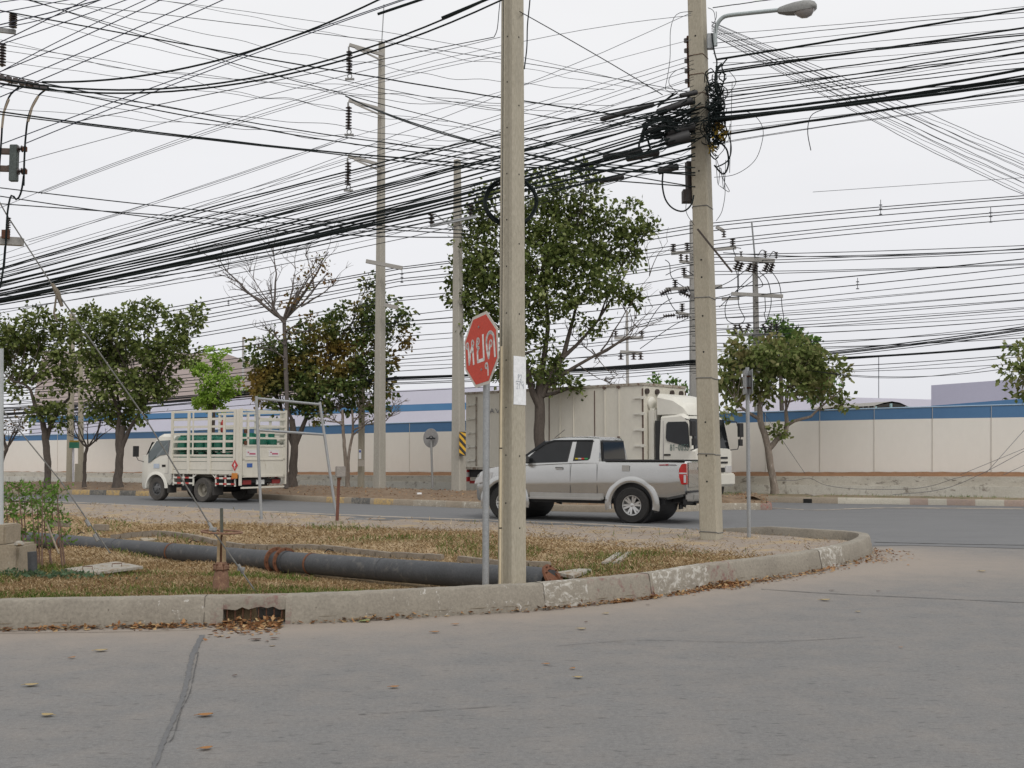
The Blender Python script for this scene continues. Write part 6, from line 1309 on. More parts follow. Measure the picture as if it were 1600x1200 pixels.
# the big tree in front of the box truck
tree('verge_tree', 'biggest green tree with dark forked trunk in front of the box truck', 33.2, [[(846, 775, 9), (843, 715, 8.2), (843, 672, 8.6), (842, 620, 8), (845, 590, 6)], [(844, 640, 6), (832, 612, 5), (824, 580, 4), (812, 540, 3)], [(846, 620, 6), (858, 590, 5), (878, 560, 4), (890, 520, 3), (900, 480, 2)], [(846, 590, 5), (852, 550, 4), (856, 500, 3), (850, 440, 2.4)], [(878, 560, 3.5), (905, 535, 2.5), (935, 500, 2)], [(860, 598, 4), (900, 572, 2.6), (950, 545, 2), (985, 525, 1.2)]],
     [(760, 350, 30, 24), (740, 390, 28, 24), (725, 430, 22, 24), (735, 470, 28, 24), (765, 420, 34, 30), (770, 480, 28, 24), (745, 500, 22, 14), (800, 360, 34, 30), (840, 320, 28, 26), (880, 310, 24, 22), (920, 310, 20, 20), (860, 370, 36, 32), (905, 355, 32, 28), (945, 345, 26, 22), (975, 375, 24, 22), (1005, 360, 20, 14), (1015, 345, 10, 8), (990, 400, 14, 14), (940, 395, 34, 28), (890, 410, 38, 32), (840, 420, 38, 34), (800, 440, 30, 34), (930, 440, 36, 24), (965, 460, 24, 18), (880, 465, 30, 24), (835, 490, 30, 24), (990, 468, 12, 10), (940, 512, 14, 8), (850, 540, 16, 12), (800, 545, 20, 26), (835, 580, 20, 20), (870, 575, 26, 16), (880, 600, 22, 8), (895, 605, 14, 8), (910, 500, 12, 9), (785, 580, 16, 20), (850, 280, 20, 12), (760, 300, 16, 14), (880, 275, 9, 8), (915, 270, 5, 8), (930, 280, 8, 6), (992, 320, 5, 8), (815, 520, 16, 16), (712, 460, 12, 14), (725, 350, 14, 14), (745, 325, 14, 12)], LDARK, .155, 1.45, zbase=.32, limb=.6,
     bare=[(930, 560, 1000, 520, 1.2), (940, 550, 1015, 430, 1.4), (925, 545, 960, 590, 1.1), (930, 555, 890, 520, 1.0), (950, 545, 1020, 480, 1.0), (905, 570, 965, 600, 1.0)])
# leaning tree on the right
tree('leaning_tree', 'leaning pale trunked tree with olive leaves right of the road sign', 33.5, [[(1211, 775, 6), (1206, 740, 5.5), (1201, 705, 5.6), (1195, 680, 5.2), (1188, 655, 5), (1187, 635, 4)], [(1203, 700, 4.5), (1216, 685, 4), (1227, 678, 3.8), (1229, 660, 3.4), (1228, 640, 2.4)], [(1229, 665, 3), (1245, 656, 2.2), (1265, 652, 1.8), (1278, 640, 1.3), (1318, 605, .8)], [(1188, 655, 3), (1170, 645, 2.4), (1150, 630, 1.6)]],
     [(1150, 580, 22, 22), (1180, 565, 26, 22), (1215, 560, 28, 22), (1250, 565, 28, 22), (1280, 565, 22, 20), (1300, 570, 14, 12), (1150, 610, 20, 18), (1190, 605, 30, 20), (1230, 600, 28, 20), (1265, 600, 24, 18), (1135, 640, 14, 12), (1160, 545, 20, 12), (1200, 535, 20, 10), (1240, 540, 24, 12), (1140, 560, 14, 16), (1312, 582, 9, 6), (1218, 676, 5, 5), (1290, 610, 12, 10), (1320, 632, 6, 3), (1130, 590, 10, 16)], LOLIVE, .19, 1.15, zbase=.17, bark=BARKL, limb=.3)
tree('garden_tree', 'fresh green taller tree behind the leaning olive tree', 47, [[(1225, 735, 5), (1222, 640, 4), (1220, 590, 3)]],
     [(1212, 505, 12, 10), (1235, 515, 16, 12), (1220, 530, 30, 16), (1255, 530, 20, 16), (1190, 530, 18, 14), (1270, 560, 20, 22), (1160, 545, 16, 12), (1285, 600, 20, 16), (1270, 620, 16, 10), (1240, 560, 30, 24), (1300, 605, 12, 8), (1195, 560, 30, 24)], LFRESH, .2, .8, zbase=0)
tree('garden_tree', 'green treetops showing over the roof of the box truck', 52, [[(1062, 740, 4), (1062, 660, 3), (1062, 625, 2)]], [(1062, 612, 16, 8), (1085, 615, 12, 12), (1020, 598, 8, 5), (1042, 605, 10, 6), (1075, 630, 14, 10), (1100, 640, 14, 14)], LFRESH, .2, 1.0, zbase=0)
tree('roadside_tree', 'olive tree reaching into the picture at the right edge', 28, [[(1640, 800, 6), (1642, 700, 5.5), (1645, 640, 4)]], [(1590, 552, 14, 5), (1605, 545, 16, 10), (1588, 578, 12, 6), (1600, 590, 14, 8), (1640, 570, 34, 30), (1625, 605, 24, 14)], LOLIVE, .15, 1.1, zbase=.15, bark=BARKL)
# leafy bush at the left edge: several thin stems, leaves
def bush(stems, lab):
    o = thing('shrub', lab, 'shrub', XD(stems[0][0][0], 14)); g = MB(); pts = []; 
    for st_ in stems:
        D = random.uniform(13.2, 14.6); p3 = [P(x, y, D) for x, y in st_]; p3[0].z = .0; sp_ = smooth_poly(p3, 10); g.tube(sp_, [.014 - .0011 * i for i in range(10)], 6)
        for k in range(20):
            i = random.choice([3, 4, 5, 6, 6, 7, 7, 8, 8, 9, 9, 9]); q_ = sp_[i] + Vector([random.uniform(-1, 1) for _ in range(3)]) * .05; tp_ = q_ + Vector((random.uniform(-1, 1), random.uniform(-1, 1), random.uniform(-.1, .8))) * .14
            g.tube([q_, tp_], [.003, .002], 4, cap=False); pts += [np.array(q_.lerp(tp_, f_)) + rng.normal(size=3) * .02 for f_ in (.35, .6, .8, .95, 1.0)]
    g.build('stems', stain('shrub_stem', (.13, .08, .06), (.22, .15, .12), 9, .9), o, world=True, smooth=True)
    leaf_mesh('leaves', np.array(pts), .062, LBUSH, o, .1, .5, origin=o.location)
bush([[(25, 872), (22, 820), (14, 770)], [(40, 870), (34, 815), (28, 762)], [(44, 868), (38, 800), (42, 765)], [(18, 860), (12, 810), (4, 775)], [(34, 868), (26, 810), (18, 762)]], 'leafy shrub with thin brown stems right beside the steel post')
bush([[(62, 880), (60, 820), (55, 768)], [(66, 882), (66, 800), (66, 765)], [(82, 885), (70, 830), (70, 780)], [(60, 875), (52, 815), (48, 770)]], 'middle leafy shrub standing in front of the pipe end')
bush([[(101, 886), (94, 820), (88, 765)], [(98, 880), (90, 800), (92, 770)], [(78, 880), (82, 800), (82, 768)]], 'rightmost leafy shrub crossed by a slanting guy wire')
g = MB(); a, b = P(66, 800, 14), P(92, 865, 13.6); g.tube([a, b], .012, 6); tag(g.build('dead_stick', stain('stick', (.25, .2, .15), (.35, .29, .22), 9, .9), origin=b), 'pale dead stick slanting across the rightmost shrub stems', 'stick')
# ---------------- grass, straw and litter on the island
poly_near = np.array([(p.x, p.y) for p in near_line]); poly_far = np.array([(p.x, p.y) for p in far_line])
def island_points(n, kmin=0.0, kmax=1.0, pw=1.6, imin=0, imax=NL - 1):
    i = rng.uniform(imin, imax - .01, n); k = kmin + (kmax - kmin) * rng.uniform(0, 1, n) ** pw; i0 = i.astype(int); f_ = (i - i0)[:, None]
    a = poly_near[i0] * (1 - f_) + poly_near[i0 + 1] * f_; b = poly_far[i0] * (1 - f_) + poly_far[i0 + 1] * f_; return a + (b - a) * (k ** 1.0)[:, None]
def screen_points(n):
    px = rng.uniform(-80, 1385, n); D = 1 / rng.uniform(1 / 40, 1 / 8.6, n); xy = np.stack([(px - 800) / F * D * 1.002, D], 1); return xy[inside(xy, ring_)]
def blades(name, xy, ln, wd, lean, mat, kind='stuff'):
    n = len(xy); z = terrain(xy); a = rng.uniform(0, 2 * np.pi, n); sc_ = np.clip(xy[:, 1] / 12, .75, 2.2); l = ln * sc_ * rng.uniform(.4, 1.3, n); dirh = np.stack([np.cos(a), np.sin(a)], 1); el_ = rng.uniform(*lean, n); side = np.stack([-np.sin(a), np.cos(a)], 1) * (wd * sc_ * rng.uniform(.6, 1.3, n))[:, None] / 2
    b = np.column_stack([xy, z - .0]); t1 = b.copy(); t1[:, :2] += dirh * (l * np.cos(el_) * .5)[:, None]; t1[:, 2] += l * np.sin(el_) * .62 + .008; t2 = b.copy(); t2[:, :2] += dirh * (l * np.cos(el_))[:, None]; t2[:, 2] += l * np.sin(el_) + .006
    s3 = np.column_stack([side, np.zeros(n)]); V = np.stack([b - s3, b + s3, t1 + s3 * .8, t2, t1 - s3 * .8], 1).reshape(-1, 3); Fq = np.arange(n * 5).reshape(n, 5)
    return tag(numpy_mesh(name, V, Fq, mat), kind=kind)
STRAW = leafmat('straw', [(0, (.24, .15, .075)), (.3, (.44, .31, .17)), (.7, (.60, .46, .275)), (1, (.72, .60, .40))], .15)
LITTER = leafmat('litter', [(0, (.10, .045, .02)), (.4, (.26, .12, .05)), (.75, (.36, .21, .10)), (1, (.46, .34, .18))], .15)
GRASS = leafmat('grass', [(0, (.09, .14, .03)), (.5, (.15, .22, .05)), (.85, (.22, .29, .08)), (1, (.36, .32, .14))], .3)
def ok(xy, dmin=.24, tilecut=True, keep_tile=.05):
    dk_ = dist_to(EDGE, xy); df_ = dist_to(FEDGE, xy); tw_ = np.interp(xy[:, 0], [-14, -4, 0, 3, 6], [3.6, 3.9, 3.9, 3.6, 3.3])
    k = (dk_ > dmin) & ((df_ > tw_ * rng.uniform(.75, 1.05, len(xy))) | (rng.uniform(size=len(xy)) < keep_tile))
    L = np.array([(p.x, p.y) for p in line]); dpipe = dist_to(line, xy); return k & (dpipe > .13)
xy = screen_points(420000); xy = xy[ok(xy)]; dens_ = .5 + .5 * np.sin(xy[:, 0] * 2.3 + 1.3 * np.sin(xy[:, 1] * 1.7)) * np.sin(xy[:, 1] * 2.9); xy = xy[rng.uniform(size=len(xy)) < .45 + .5 * dens_]
blades('dry_grass', xy, .055, .0045, (.0, .8), STRAW)
xy = screen_points(120000); g_ = greenness(xy); xy2 = xy[(rng.uniform(size=len(xy)) < g_ ** 1.3 * .9) & ok(xy, .22)]
xy = screen_points(60000); n_c = np.sin(xy[:, 0] * 1.1 + 2) * np.sin(xy[:, 1] * .9 + xy[:, 0] * .4); xy3 = xy[(n_c > .62) & ok(xy)]
blades('green_grass', np.vstack([xy2, xy3]), .075, .006, (.4, 1.4), GRASS)
xy = screen_points(22000); xy = xy[ok(xy, .24, keep_tile=.02)]
blades('leaf_crumbs', xy, .04, .018, (.0, .45), LITTER)
# small ground-cover leaves by the footing
c_ = XD(75, 12.2); pts = np.column_stack([c_.x + rng.normal(size=420) * .33, c_.y + rng.normal(size=420) * .16]); z = terrain(pts) + rng.uniform(.01, .07, 420)
tag(leaf_mesh('ground_cover', np.column_stack([pts, z]), .05, leafmat('cover_leaves', [(0, (.05, .09, .05)), (1, (.12, .18, .10))], .3), None, -.1, .7), 'low grey green ground cover beside the footing', kind='stuff')
# leaf litter against the kerb foot
pts = []
wts = [(0, 330, 260, .05), (200, 345, 160, .07), (340, 445, 520, .16), (345, 445, 200, .32), (450, 850, 150, .025), (850, 1060, 260, .03), (1050, 1110, 200, .06), (1105, 1150, 330, .13), (1120, 1240, 260, .10), (1240, 1345, 160, .10), (1330, 1372, 230, .26)]
for a, b, n_, w_ in wts:
    for k in range(n_):
        px = random.uniform(a, b); i = min(range(len(pxs[:NI])), key=lambda j: abs(pxs[j] - px)) if k % 5 == 0 or not pts else max(0, min(NI - 1, i + random.randint(-4, 4)))
        if not (a <= pxs[i] <= b): continue
        p = kerb_line[i]; d = kerb_line[i + 1] - kerb_line[i - 1]; n2 = Vector((d.y, -d.x, 0)).normalized(); o_f = abs(random.gauss(0, w_)) + .01; lim = (-.03 if 342 < pxs[i] < 436 else 0)
        pts.append((p.x + n2.x * (o_f + lim), p.y + n2.y * (o_f + lim), .008 + random.uniform(0, .035) * math.exp(-o_f / .12) + (.05 * random.random() if 1108 < pxs[i] < 1135 or 350 < pxs[i] < 436 else 0) * math.exp(-o_f / .08)))
pts = np.array(pts); tag(leaf_mesh('leaf_litter', pts, .05, LITTER, None, 0, .6, flat=True), 'brown leaf litter gathered along the kerb foot', kind='stuff')
# litter on the verge
vv = np.array([list(r_[k].lerp(r_[k + 1], random.random())) for r_ in rows_v for k in (0, 1, 2, 3) for _ in range(8)]) + rng.normal(size=(len(rows_v) * 32, 3)) * np.array([.12, .05, 0])
vv[:, 2] += .02
tag(leaf_mesh('verge_litter', vv, .07, LITTER, None, .0, .5, flat=True), 'dry leaf litter over the tree verge', kind='stuff')
gx = []
for k in range(1500):
    px = random.choice([random.uniform(1130, 1175), random.uniform(1280, 1600), random.uniform(1480, 1580)]); i = min(299, max(0, int(np.searchsorted(fpx, px)))); p = fk[i] + Vector((.1, random.uniform(.5, 3.2), .16)); gx.append((p.x + random.uniform(-.1, .1), p.y, .15))
tag(leaf_mesh('verge_weeds', np.array(gx), .12, GRASS, None, -.6, .12), 'sparse green weeds on the far verge', kind='stuff')
# ---------------- single fallen leaves on the road
LEAFB = leafmat('fallen_leaf_brown', [(0, (.22, .09, .03)), (1, (.36, .19, .07))], .1); LEAFY = leafmat('fallen_leaf_tan', [(0, (.30, .22, .10)), (1, (.38, .30, .16))], .1); LEAFK = leafmat('fallen_leaf_dark', [(0, (.06, .03, .02)), (1, (.1, .05, .03))], .1)
def fleaf(px, py, ln, mat, ang, lab, curl=.14):
    c = G(px, py, .006); g = MB(); rows2 = []
    for i in range(7):
        t = i / 6; w_ = math.sin(math.pi * min(1, t * .95 + .03)) ** .8 * ln * .36; z = .004 + curl * ln * (t - .5) ** 2 * 1.2
        for j in (-1, 0, 1): rows2.append(c + rotz(ang) @ Vector(((t - .5) * ln, j * w_, z + abs(j) * ln * .05)))
    g.add(rows2, [(i * 3 + j, i * 3 + j + 1, i * 3 + j + 4, i * 3 + j + 3) for i in range(6) for j in (0, 1)])
    g.tube([c + rotz(ang) @ Vector((-.5 * ln, 0, .006 + curl * ln * .3)), c + rotz(ang) @ Vector((-.75 * ln, 0, .006))], .0015, 4)
    return tag(g.build('fallen_leaf', mat, origin=c, smooth=True, fix=False), lab, 'leaf', 'single fallen leaves on the road')
FL = [(158, 1017, .09, LEAFY, .3, 'tan fallen leaf near the kerb well left of the tar seam'), (49, 1071, .085, LEAFY, .2, 'tan curled fallen leaf nearest the left edge of the road'), (74, 1118, .075, LEAFY, 2.9, 'dull tan fallen leaf low at the left of the road'),
      (321, 1118, .085, LEAFB, .3, 'reddish brown fallen leaf just right of the tar seam'), (322, 1170, .065, LEAFB, .5, 'lowest brown fallen leaf right of the tar seam'), (400, 1000, .08, LEAFK, .1, 'dark fallen leaf on the road just below the drain opening'), (428, 998, .06, LEAFK, 3, 'second dark fallen leaf right below the drain opening'),
      (113, 1028, .05, LEAFB, 1, 'small brown fallen leaf at left between two tan ones'), (367, 1056, .035, LEAFK, 1, 'tiny dark leaf in mid road right of the tar seam'), (680, 988, .07, LEAFB, .1, 'brown fallen leaf on the road under the stop sign left side'), (712, 976, .06, LEAFB, .2, 'thin brown leaf near the kerb left of the sign post'),
      (616, 1074, .06, LEAFB, .2, 'brown fallen leaf alone in the middle of the road'), (904, 1059, .06, LEAFY, -.2, 'tan leaf in the road below and right of the centre pole'), (895, 1045, .045, LEAFB, .8, 'small pale brown leaf just above another tan one right of centre'), (909, 983, .075, LEAFY, -.1, 'green tan leaf close below the white chipped kerb'),
      (916, 972, .035, LEAFK, .8, 'tiny black leaf close below the white chipped kerb'), (947, 959, .06, LEAFY, .5, 'pale leaf by the kerb foot under the worn red kerb'), (1013, 945, .035, LEAFK, .3, 'tiny dark leaf below the worn red kerb'), (1289, 938, .11, LEAFY, .1, 'large yellow tan leaf on the road below the curved kerb'),
      (1300, 923, .05, LEAFK, .2, 'small dark leaf between the leaf pile and road joint'), (1341, 956, .05, LEAFY, .3, 'small tan leaf below the road joint on the right'), (1373, 924, .04, LEAFK, .3, 'tiny dark leaf on the road joint at right'), (1534, 893, .10, LEAFY, .1, 'tan leaf lying farthest right on the road'), (570, 971, .12, leafmat('pale_green_leaf', [(0, (.25, .29, .12)), (1, (.3, .34, .16))], .2), .9, 'large pale green leaf leaning at the kerb foot'), (1408, 1012, .03, LEAFB, .3, 'tiny brown speck of leaf in the right of the road'), (854, 1038, .05, LEAFB, .1, 'thin brown leaf below the centre pole in the road')]
for f_ in FL: fleaf(*f_[:5], f_[5])
g = MB(); c = P(655, 771, 31); g.box(c, (.13, .06, .05), rotz(.4)); tag(g.build('litter_scrap', PAPER, origin=c), 'white scrap of litter on the tree verge', 'litter')
# ================================================================== OVERHEAD CABLES
def wire(a, b, mid, Da, Db, rpx, mat, lab, grp, jit=0.0, n=26, thru=False):
    A, B = P(*a, Da), P(*b, Db)
    if isinstance(mid, (int, float)):
        xm = (a[0] + b[0]) / 2; mid = (xm, (a[1] + b[1]) / 2 + mid)
    lo, hi = 0.0, 1.0     # where the vertical plane of the cable meets that image column
    for _ in range(30):
        t_ = (lo + hi) / 2; q_ = A.lerp(B, t_); x_ = px_of(q_)[0]
        if (x_ < mid[0]) == (a[0] < b[0]): lo = t_
        else: hi = t_
    q_ = A.lerp(B, t_); s = (P(mid[0], mid[1], q_.y).z - q_.z) / max(.02, 4 * t_ * (1 - t_)); pts = []; ph = random.uniform(0, 6)
    for i in range(n + 1):
        t = i / n; p = A.lerp(B, t); p.z += 4 * s * t * (1 - t) + (jit * math.sin(t * 23 + ph) + jit * .7 * math.sin(t * 57 + ph * 2)) * math.sin(math.pi * t); pts.append(p)
    r = [rpx * .5 * Da / F, rpx * .5 * Db / F]; g = MB(); g.tube(pts, [r[0] + (r[1] - r[0]) * i / n for i in range(n + 1)], 5, cap=False)
    o = g.build('overhead_cable', mat, origin=A, smooth=True, fix=False); tag(o, lab, 'cable', grp); return o
ORD = ['first', 'second', 'third', 'fourth', 'fifth', 'sixth', 'seventh', 'eighth', 'ninth', 'tenth', 'eleventh', 'twelfth', 'thirteenth', 'fourteenth', 'fifteenth']
SORTX = {}
def fam(rows_, Da, Db, mat, lab0, grp, jit=0.0, n=26):
    def yk(r_, x_): (xa, ya), (xb, yb) = r_[0], r_[1]; return ya + (yb - ya) * (x_ - xa) / (xb - xa)
    rows_ = sorted(rows_, key=lambda r_: yk(r_, SORTX.get(grp, 200)))
    for ri, r_ in enumerate(rows_):
        lab = lab0.replace('{}', ORD[min(ri, 14)])
        a, b, mid, w_ = r_[:4]; wire(a, b, mid, Da + random.uniform(-.15, .15), Db + random.uniform(-.12, .12), w_, r_[4] if len(r_) > 4 else mat, lab, grp, jit, n)
# --- the heavy bundle from the tangle down to the left edge
L1_, G1_ = 'heavy cable of the thick bundle above the treetops, {} from its top at the left', 'heavy cables of the low left bundle'
E = -60
fam([((E, 479), (1086, 194), (400, 384), 4.2), ((E, 482), (1086, 204), (400, 388), 3.4), ((E, 478), (1086, 230), (400, 391), 4.0), ((E, 484), (1086, 244), (400, 397), 2.4), ((E, 474), (1086, 184), (400, 377), 2.8), ((E, 468), (1086, 172), (400, 362), 3.2), ((E, 455), (1086, 160), (400, 346), 2.6), ((E, 486), (1086, 240), (400, 404), 2.0), ((E, 481), (1086, 218), (400, 389), 3.4)], 12.2, 16.9, CABLE, L1_, G1_, .004)
L2_, G2_ = 'medium black cable fanning left from the tangle, {} from the top at the left', 'medium cables fanning left from the tangle'
fam([((E, 438), (1086, 148), (400, 305), 2.6), ((E, 440), (1086, 152), (400, 309), 1.8), ((E, 452), (1086, 168), (400, 330), 1.9), ((E, 460), (1086, 170), (400, 340), 2.2), ((E, 463), (1086, 178), (400, 350), 1.8), ((E, 472), (1086, 184), (400, 366), 2.0), ((E, 447), (1086, 176), (400, 336), 1.4), ((E, 470), (1086, 214), (400, 376), 2.0), ((E, 457), (1086, 140), (400, 358), 1.3), ((E, 466), (1086, 192), (400, 370), 2.6), ((E, 458), (1086, 158), (400, 344), 2.4), ((E, 444), (1086, 162), (400, 320), 2.0), ((E, 474), (1086, 220), (400, 374), 2.4)], 12.4, 16.9, CABLE, L2_, G2_, .006)
L3_, G3_ = 'thin wire spreading left from the leaning pole, {} from the top at the left', 'thin wires fanning left from the leaning pole'
fam([((E, 424), (1084, 86), (400, 292), .9), ((E, 430), (1084, 94), (400, 298), .9), ((E, 434), (1084, 100), (400, 316), .9), ((E, 445), (1084, 108), (400, 322), .9), ((E, 450), (1084, 124), (400, 327), .9), ((E, 461), (1084, 134), (400, 345), 1.0), ((E, 380 + 40), (1080, 62), (400, 262), .8, CABLEG), ((160, 374), (1080, 20), (400, 292), 1.0, CABLEG), ((E, 330 + 20), (1080, 24), (400, 176), .9, CABLEG),
      ((E, 465), (1086, 206), (400, 372), 1.0), ((E, 500), (1086, 250), (400, 412), .9), ((E, 492), (1086, 244), (340, 432), 1.2), ((E, 442), (1084, 120), (400, 334), .8)], 12.6, 16.9, CABLET, L3_, G3_, .006)
# loose wisps under the bundle
fam([((150, 438), (620, 330), (300, 425), 1.0), ((120, 452), (500, 372), (250, 441), 1.0), ((0, 462), (330, 400), (150, 452), 1.0), ((200, 440), (700, 318), (400, 402), 1.0), ((560, 360), (700, 345), (640, 361), .9)], 12.9, 15, CABLET, 'loose thin strand drooping under the thick left bundle, {} from the top', 'loose strands under the left bundle', .01)
# --- cables rising to the right through the top left corner
L4_, G4_ = 'thick black cable curving up to the top edge, {} of three from above', 'thick cables rising from the left edge to the top'
fam([((66, 128), (640, -25), (250, 114), 3.2), ((E, 110), (810, -25), (250, 139), 3.0), ((E, 118), (860, -38), (250, 144), 3.0)], 10.4, 9.2, CABLE, L4_, G4_, 0)
wire((590, 22), (700, -15), 0, 9.3, 9.2, 4.6, CABLE, 'thickened sleeve on the cable rising through the top centre', None); wire((690, 28), (770, -5), 0, 9.3, 9.2, 4.8, CABLE, 'thickened sleeve on the cable nearest the centre pole top', None)
L5_, G5_ = 'straight bluish wire rising through the top left corner, {} from the top', 'straight wires rising through the top left'
fam([((E, 12), (130, -15), 0, 1.6), ((E, 30), (180, -15), 1, 1.6), ((E, 52), (210, -15), 2, 2.0), ((0, 43), (190, -15), (60, 32), 1.6), ((0, 66), (170, -18), (50, 42), 1.8), ((E, 90), (290, -35), 2, 1.6), ((0, 112), (290, -20), (130, 57), 1.7), ((E, 160), (350, -20), (150, 72), 1.7), ((E, 176), (400, -24), (150, 88), 1.7), ((E, 146), (370, -60), (100, 60), 1.5),
      ((0, 226), (640, -5), (240, 136), 1.6), ((40, 224), (660, -10), (270, 132), 1.6)], 10.8, 9.6, plain('bluish_cable', (.018, .028, .06), .5), L5_, G5_, 0)
L6_, G6_ = 'faint grey wire climbing across the left sky, {} from the top', 'faint grey wires climbing left of the centre pole'
fam([((0, 262), (782, 58), (400, 154), 1.1), ((60, 302), (790, 80), (300, 214), 1.0), ((64, 303), (790, 86), (300, 217), .9), ((40, 376), (545, 212), (290, 300), 1.0), ((45, 378), (545, 215), (290, 303), .9), ((400, 300), (545, 246), (470, 272), .8)], 22, 30, CABLEG, L6_, G6_, 0)
# --- wires falling from the upper left towards the leaning pole
L7_, G7_ = 'black cable falling from the left edge to the leaning pole, {} from the top', 'cables falling from upper left to the leaning pole'
fam([((E, 5), (1086, 196), (400, 89), 2.2), ((E, -36), (1086, 262), (400, 109), 1.4), ((E, 108), (1086, 270), (380, 197), 2.0), ((E, 102), (1086, 262), (380, 189), 1.8), ((E, 166), (1086, 270), (400, 225), 2.6), ((E, 171), (1086, 292), (400, 227), 2.0), ((E, -10), (1086, 146), (400, 40), 1.1), ((120, -14), (1086, 155), (400, 20), .8), ((E, -30), (1086, 205), (300, 70), 1.1)], 10.6, 16.8, CABLE, L7_, G7_, .003)
L8_, G8_ = 'thin wavy wire wandering across the left sky, {} from the top', 'thin wavy wires across the left sky'
fam([((E, 60), (1080, 200), (400, 128), .9), ((E, 70), (960, 165), (300, 118), .9), ((0, 132), (1080, 250), (350, 178), .9), ((0, 95), (900, 230), (250, 130), .8), ((20, 22), (900, 175), (300, 90), .8), ((110, 5), (960, 140), (350, 60), .8), ((0, 62), (700, 190), (200, 108), .8), ((0, 170), (780, 238), (300, 192), .8), ((190, -12), (1000, 140), (500, 48), .7), ((0, 136), (860, 240), (180, 170), .9)], 10.9, 15.5, CABLET, L8_, G8_, .022, 60)
# --- three conductors running down to the far poles
L9_, G9_ = 'conductor sloping down right from the left edge, {} of three from above', 'three conductors on the left'
fam([((E, 297), (740, 370), (400, 357), 1.8), ((E, 314), (735, 366), (400, 346), 1.8), ((E, 286), (735, 360), (400, 337), 1.8)], 19, 32, CABLET, L9_, G9_, 0)
fam([((440, 360), (674, 345), (560, 362), 1.0)], 30, 32.4, CABLET, 'thin line drooping to the insulator of the pale far pole', None, 0)
# --- right hand side, black cables towards the upper right
L10, G10 = 'thick black cable rising right from the tangle, {} from the top', 'thick cables right of the tangle'
E2 = 1680
fam([((1120, 93), (E2, 0), (1300, 64), 3.6), ((1118, 114), (E2, 32), (1350, 80), 3.2), ((1118, 111), (E2, 48), (1350, 80), 2.4), ((1112, 178), (E2, 92), (1400, 143), 4.6), ((1112, 190), (E2, 112), (1400, 151), 5.6), ((1112, 187), (E2, 118), (1400, 155), 5.0), ((1116, 213), (E2, 128), (1400, 169), 3.4), ((1112, 184), (E2, 104), (1400, 150), 3.2)], 16.8, 12.5, CABLE, L10, G10, .002)
L11, G11 = 'medium black cable rising right of the tangle, {} from the top', 'medium cables right of the tangle'
fam([((1118, 132), (E2, 50), (1400, 92), 2.2), ((1118, 147), (E2, 58), (1400, 106), 2.2), ((1118, 154), (E2, 68), (1400, 113), 2.2), ((1118, 143), (E2, 74), (1400, 108), 1.8), ((1118, 104), (E2, 44), (1400, 72), 1.6), ((1116, 166), (E2, 98), (1400, 128), 1.7), ((1116, 160), (E2, 88), (1400, 122), 1.7), ((1116, 172), (E2, 122), (1400, 141), 1.6)], 16.8, 12.8, CABLE, L11, G11, .003)
L12, G12 = 'thin grey wire rising right from the leaning pole, {} from the top', 'thin wires right of the leaning pole'
fam([((1114, 54), (E2, 2), (1400, 30), .9), ((1114, 68), (E2, 14), (1400, 36), 1.2), ((1114, 76), (E2, 20), (1400, 46), .9), ((1114, 12), (1300, -14), 0, 1.6), ((1114, 84), (E2, 36), (1400, 62), .9), ((1114, 98), (E2, 54), (1400, 86), .8), ((1114, 120), (E2, 60), (1400, 98), .8), ((1116, 150), (E2, 66), (1400, 118), .8), ((1116, 224), (E2, 146), (1400, 181), 1.0), ((1116, 226), (E2, 150), (1450, 176), .9), ((1116, 200), (E2, 138), (1400, 170), .8), ((1116, 210), (E2, 142), (1420, 168), .9), ((1116, 136), (E2, 84), (1400, 110), .7), ((1116, 206), (E2, 116), (1300, 186), .7)], 16.9, 12.9, CABLET, L12, G12, .002)
# slack fibre fan falling to the right edge
L13, G13 = 'thin wire of the fan falling from the lamp bracket rightwards, {} from the top', 'fan of thin wires falling to the right edge'
for k in range(13):
    f_ = min(1, max(0, k / 12 + random.uniform(-.05, .05))); wire((1112, 34 + f_ * 20), (1680, 276 + f_ * 62), (1420, 166 + f_ * 50 + random.uniform(-3, 3)), 17, 30 + f_, .8 if k % 3 else 1.1, CABLEG, L13.replace('{}', ORD[k]), G13, .012, 30)
fam([((1270, 300), (1680, 272), 0, .8)], 30, 30, CABLEG, 'faint wire low under the fan at the right edge', None)
# single diagonals by the leaning pole
wire((812, 18), (1035, 148), (930, 85), 10.6, 16.7, 1.6, CABLE, 'single dark wire slanting from the centre pole down to the tangle', None)
SHORT = [([(829, -15), (827, 10), (824, 40), (823, 75), (819, 108)], 2.2, 'short black lead hanging down the right side of the centre pole'), ([(772, 58), (777, 45), (780, 15), (783, -12)], 1.4, 'short curved lead left of the centre pole top')]
wire((120, 190), (772, 58), (500, 112), 10.9, 10.6, 1.4, CABLET, 'thin dark wire climbing to the left side of the centre pole', None)
fam([((540, 150), (1086, 274), (820, 240), 2.4), ((550, 156), (1086, 292), (830, 243), 2.0)], 31, 17, CABLE, 'black cable crossing down behind the centre pole, {} of the two from above', 'two cables crossing down behind the centre pole')
fam([((820, 296), (945, 278), 1, 2.0), ((820, 300), (1086, 262), 0, .9)], 15, 16.7, CABLE, 'short line right of the centre pole to a black sleeve, {} of two', 'lines to the hanging sleeves')
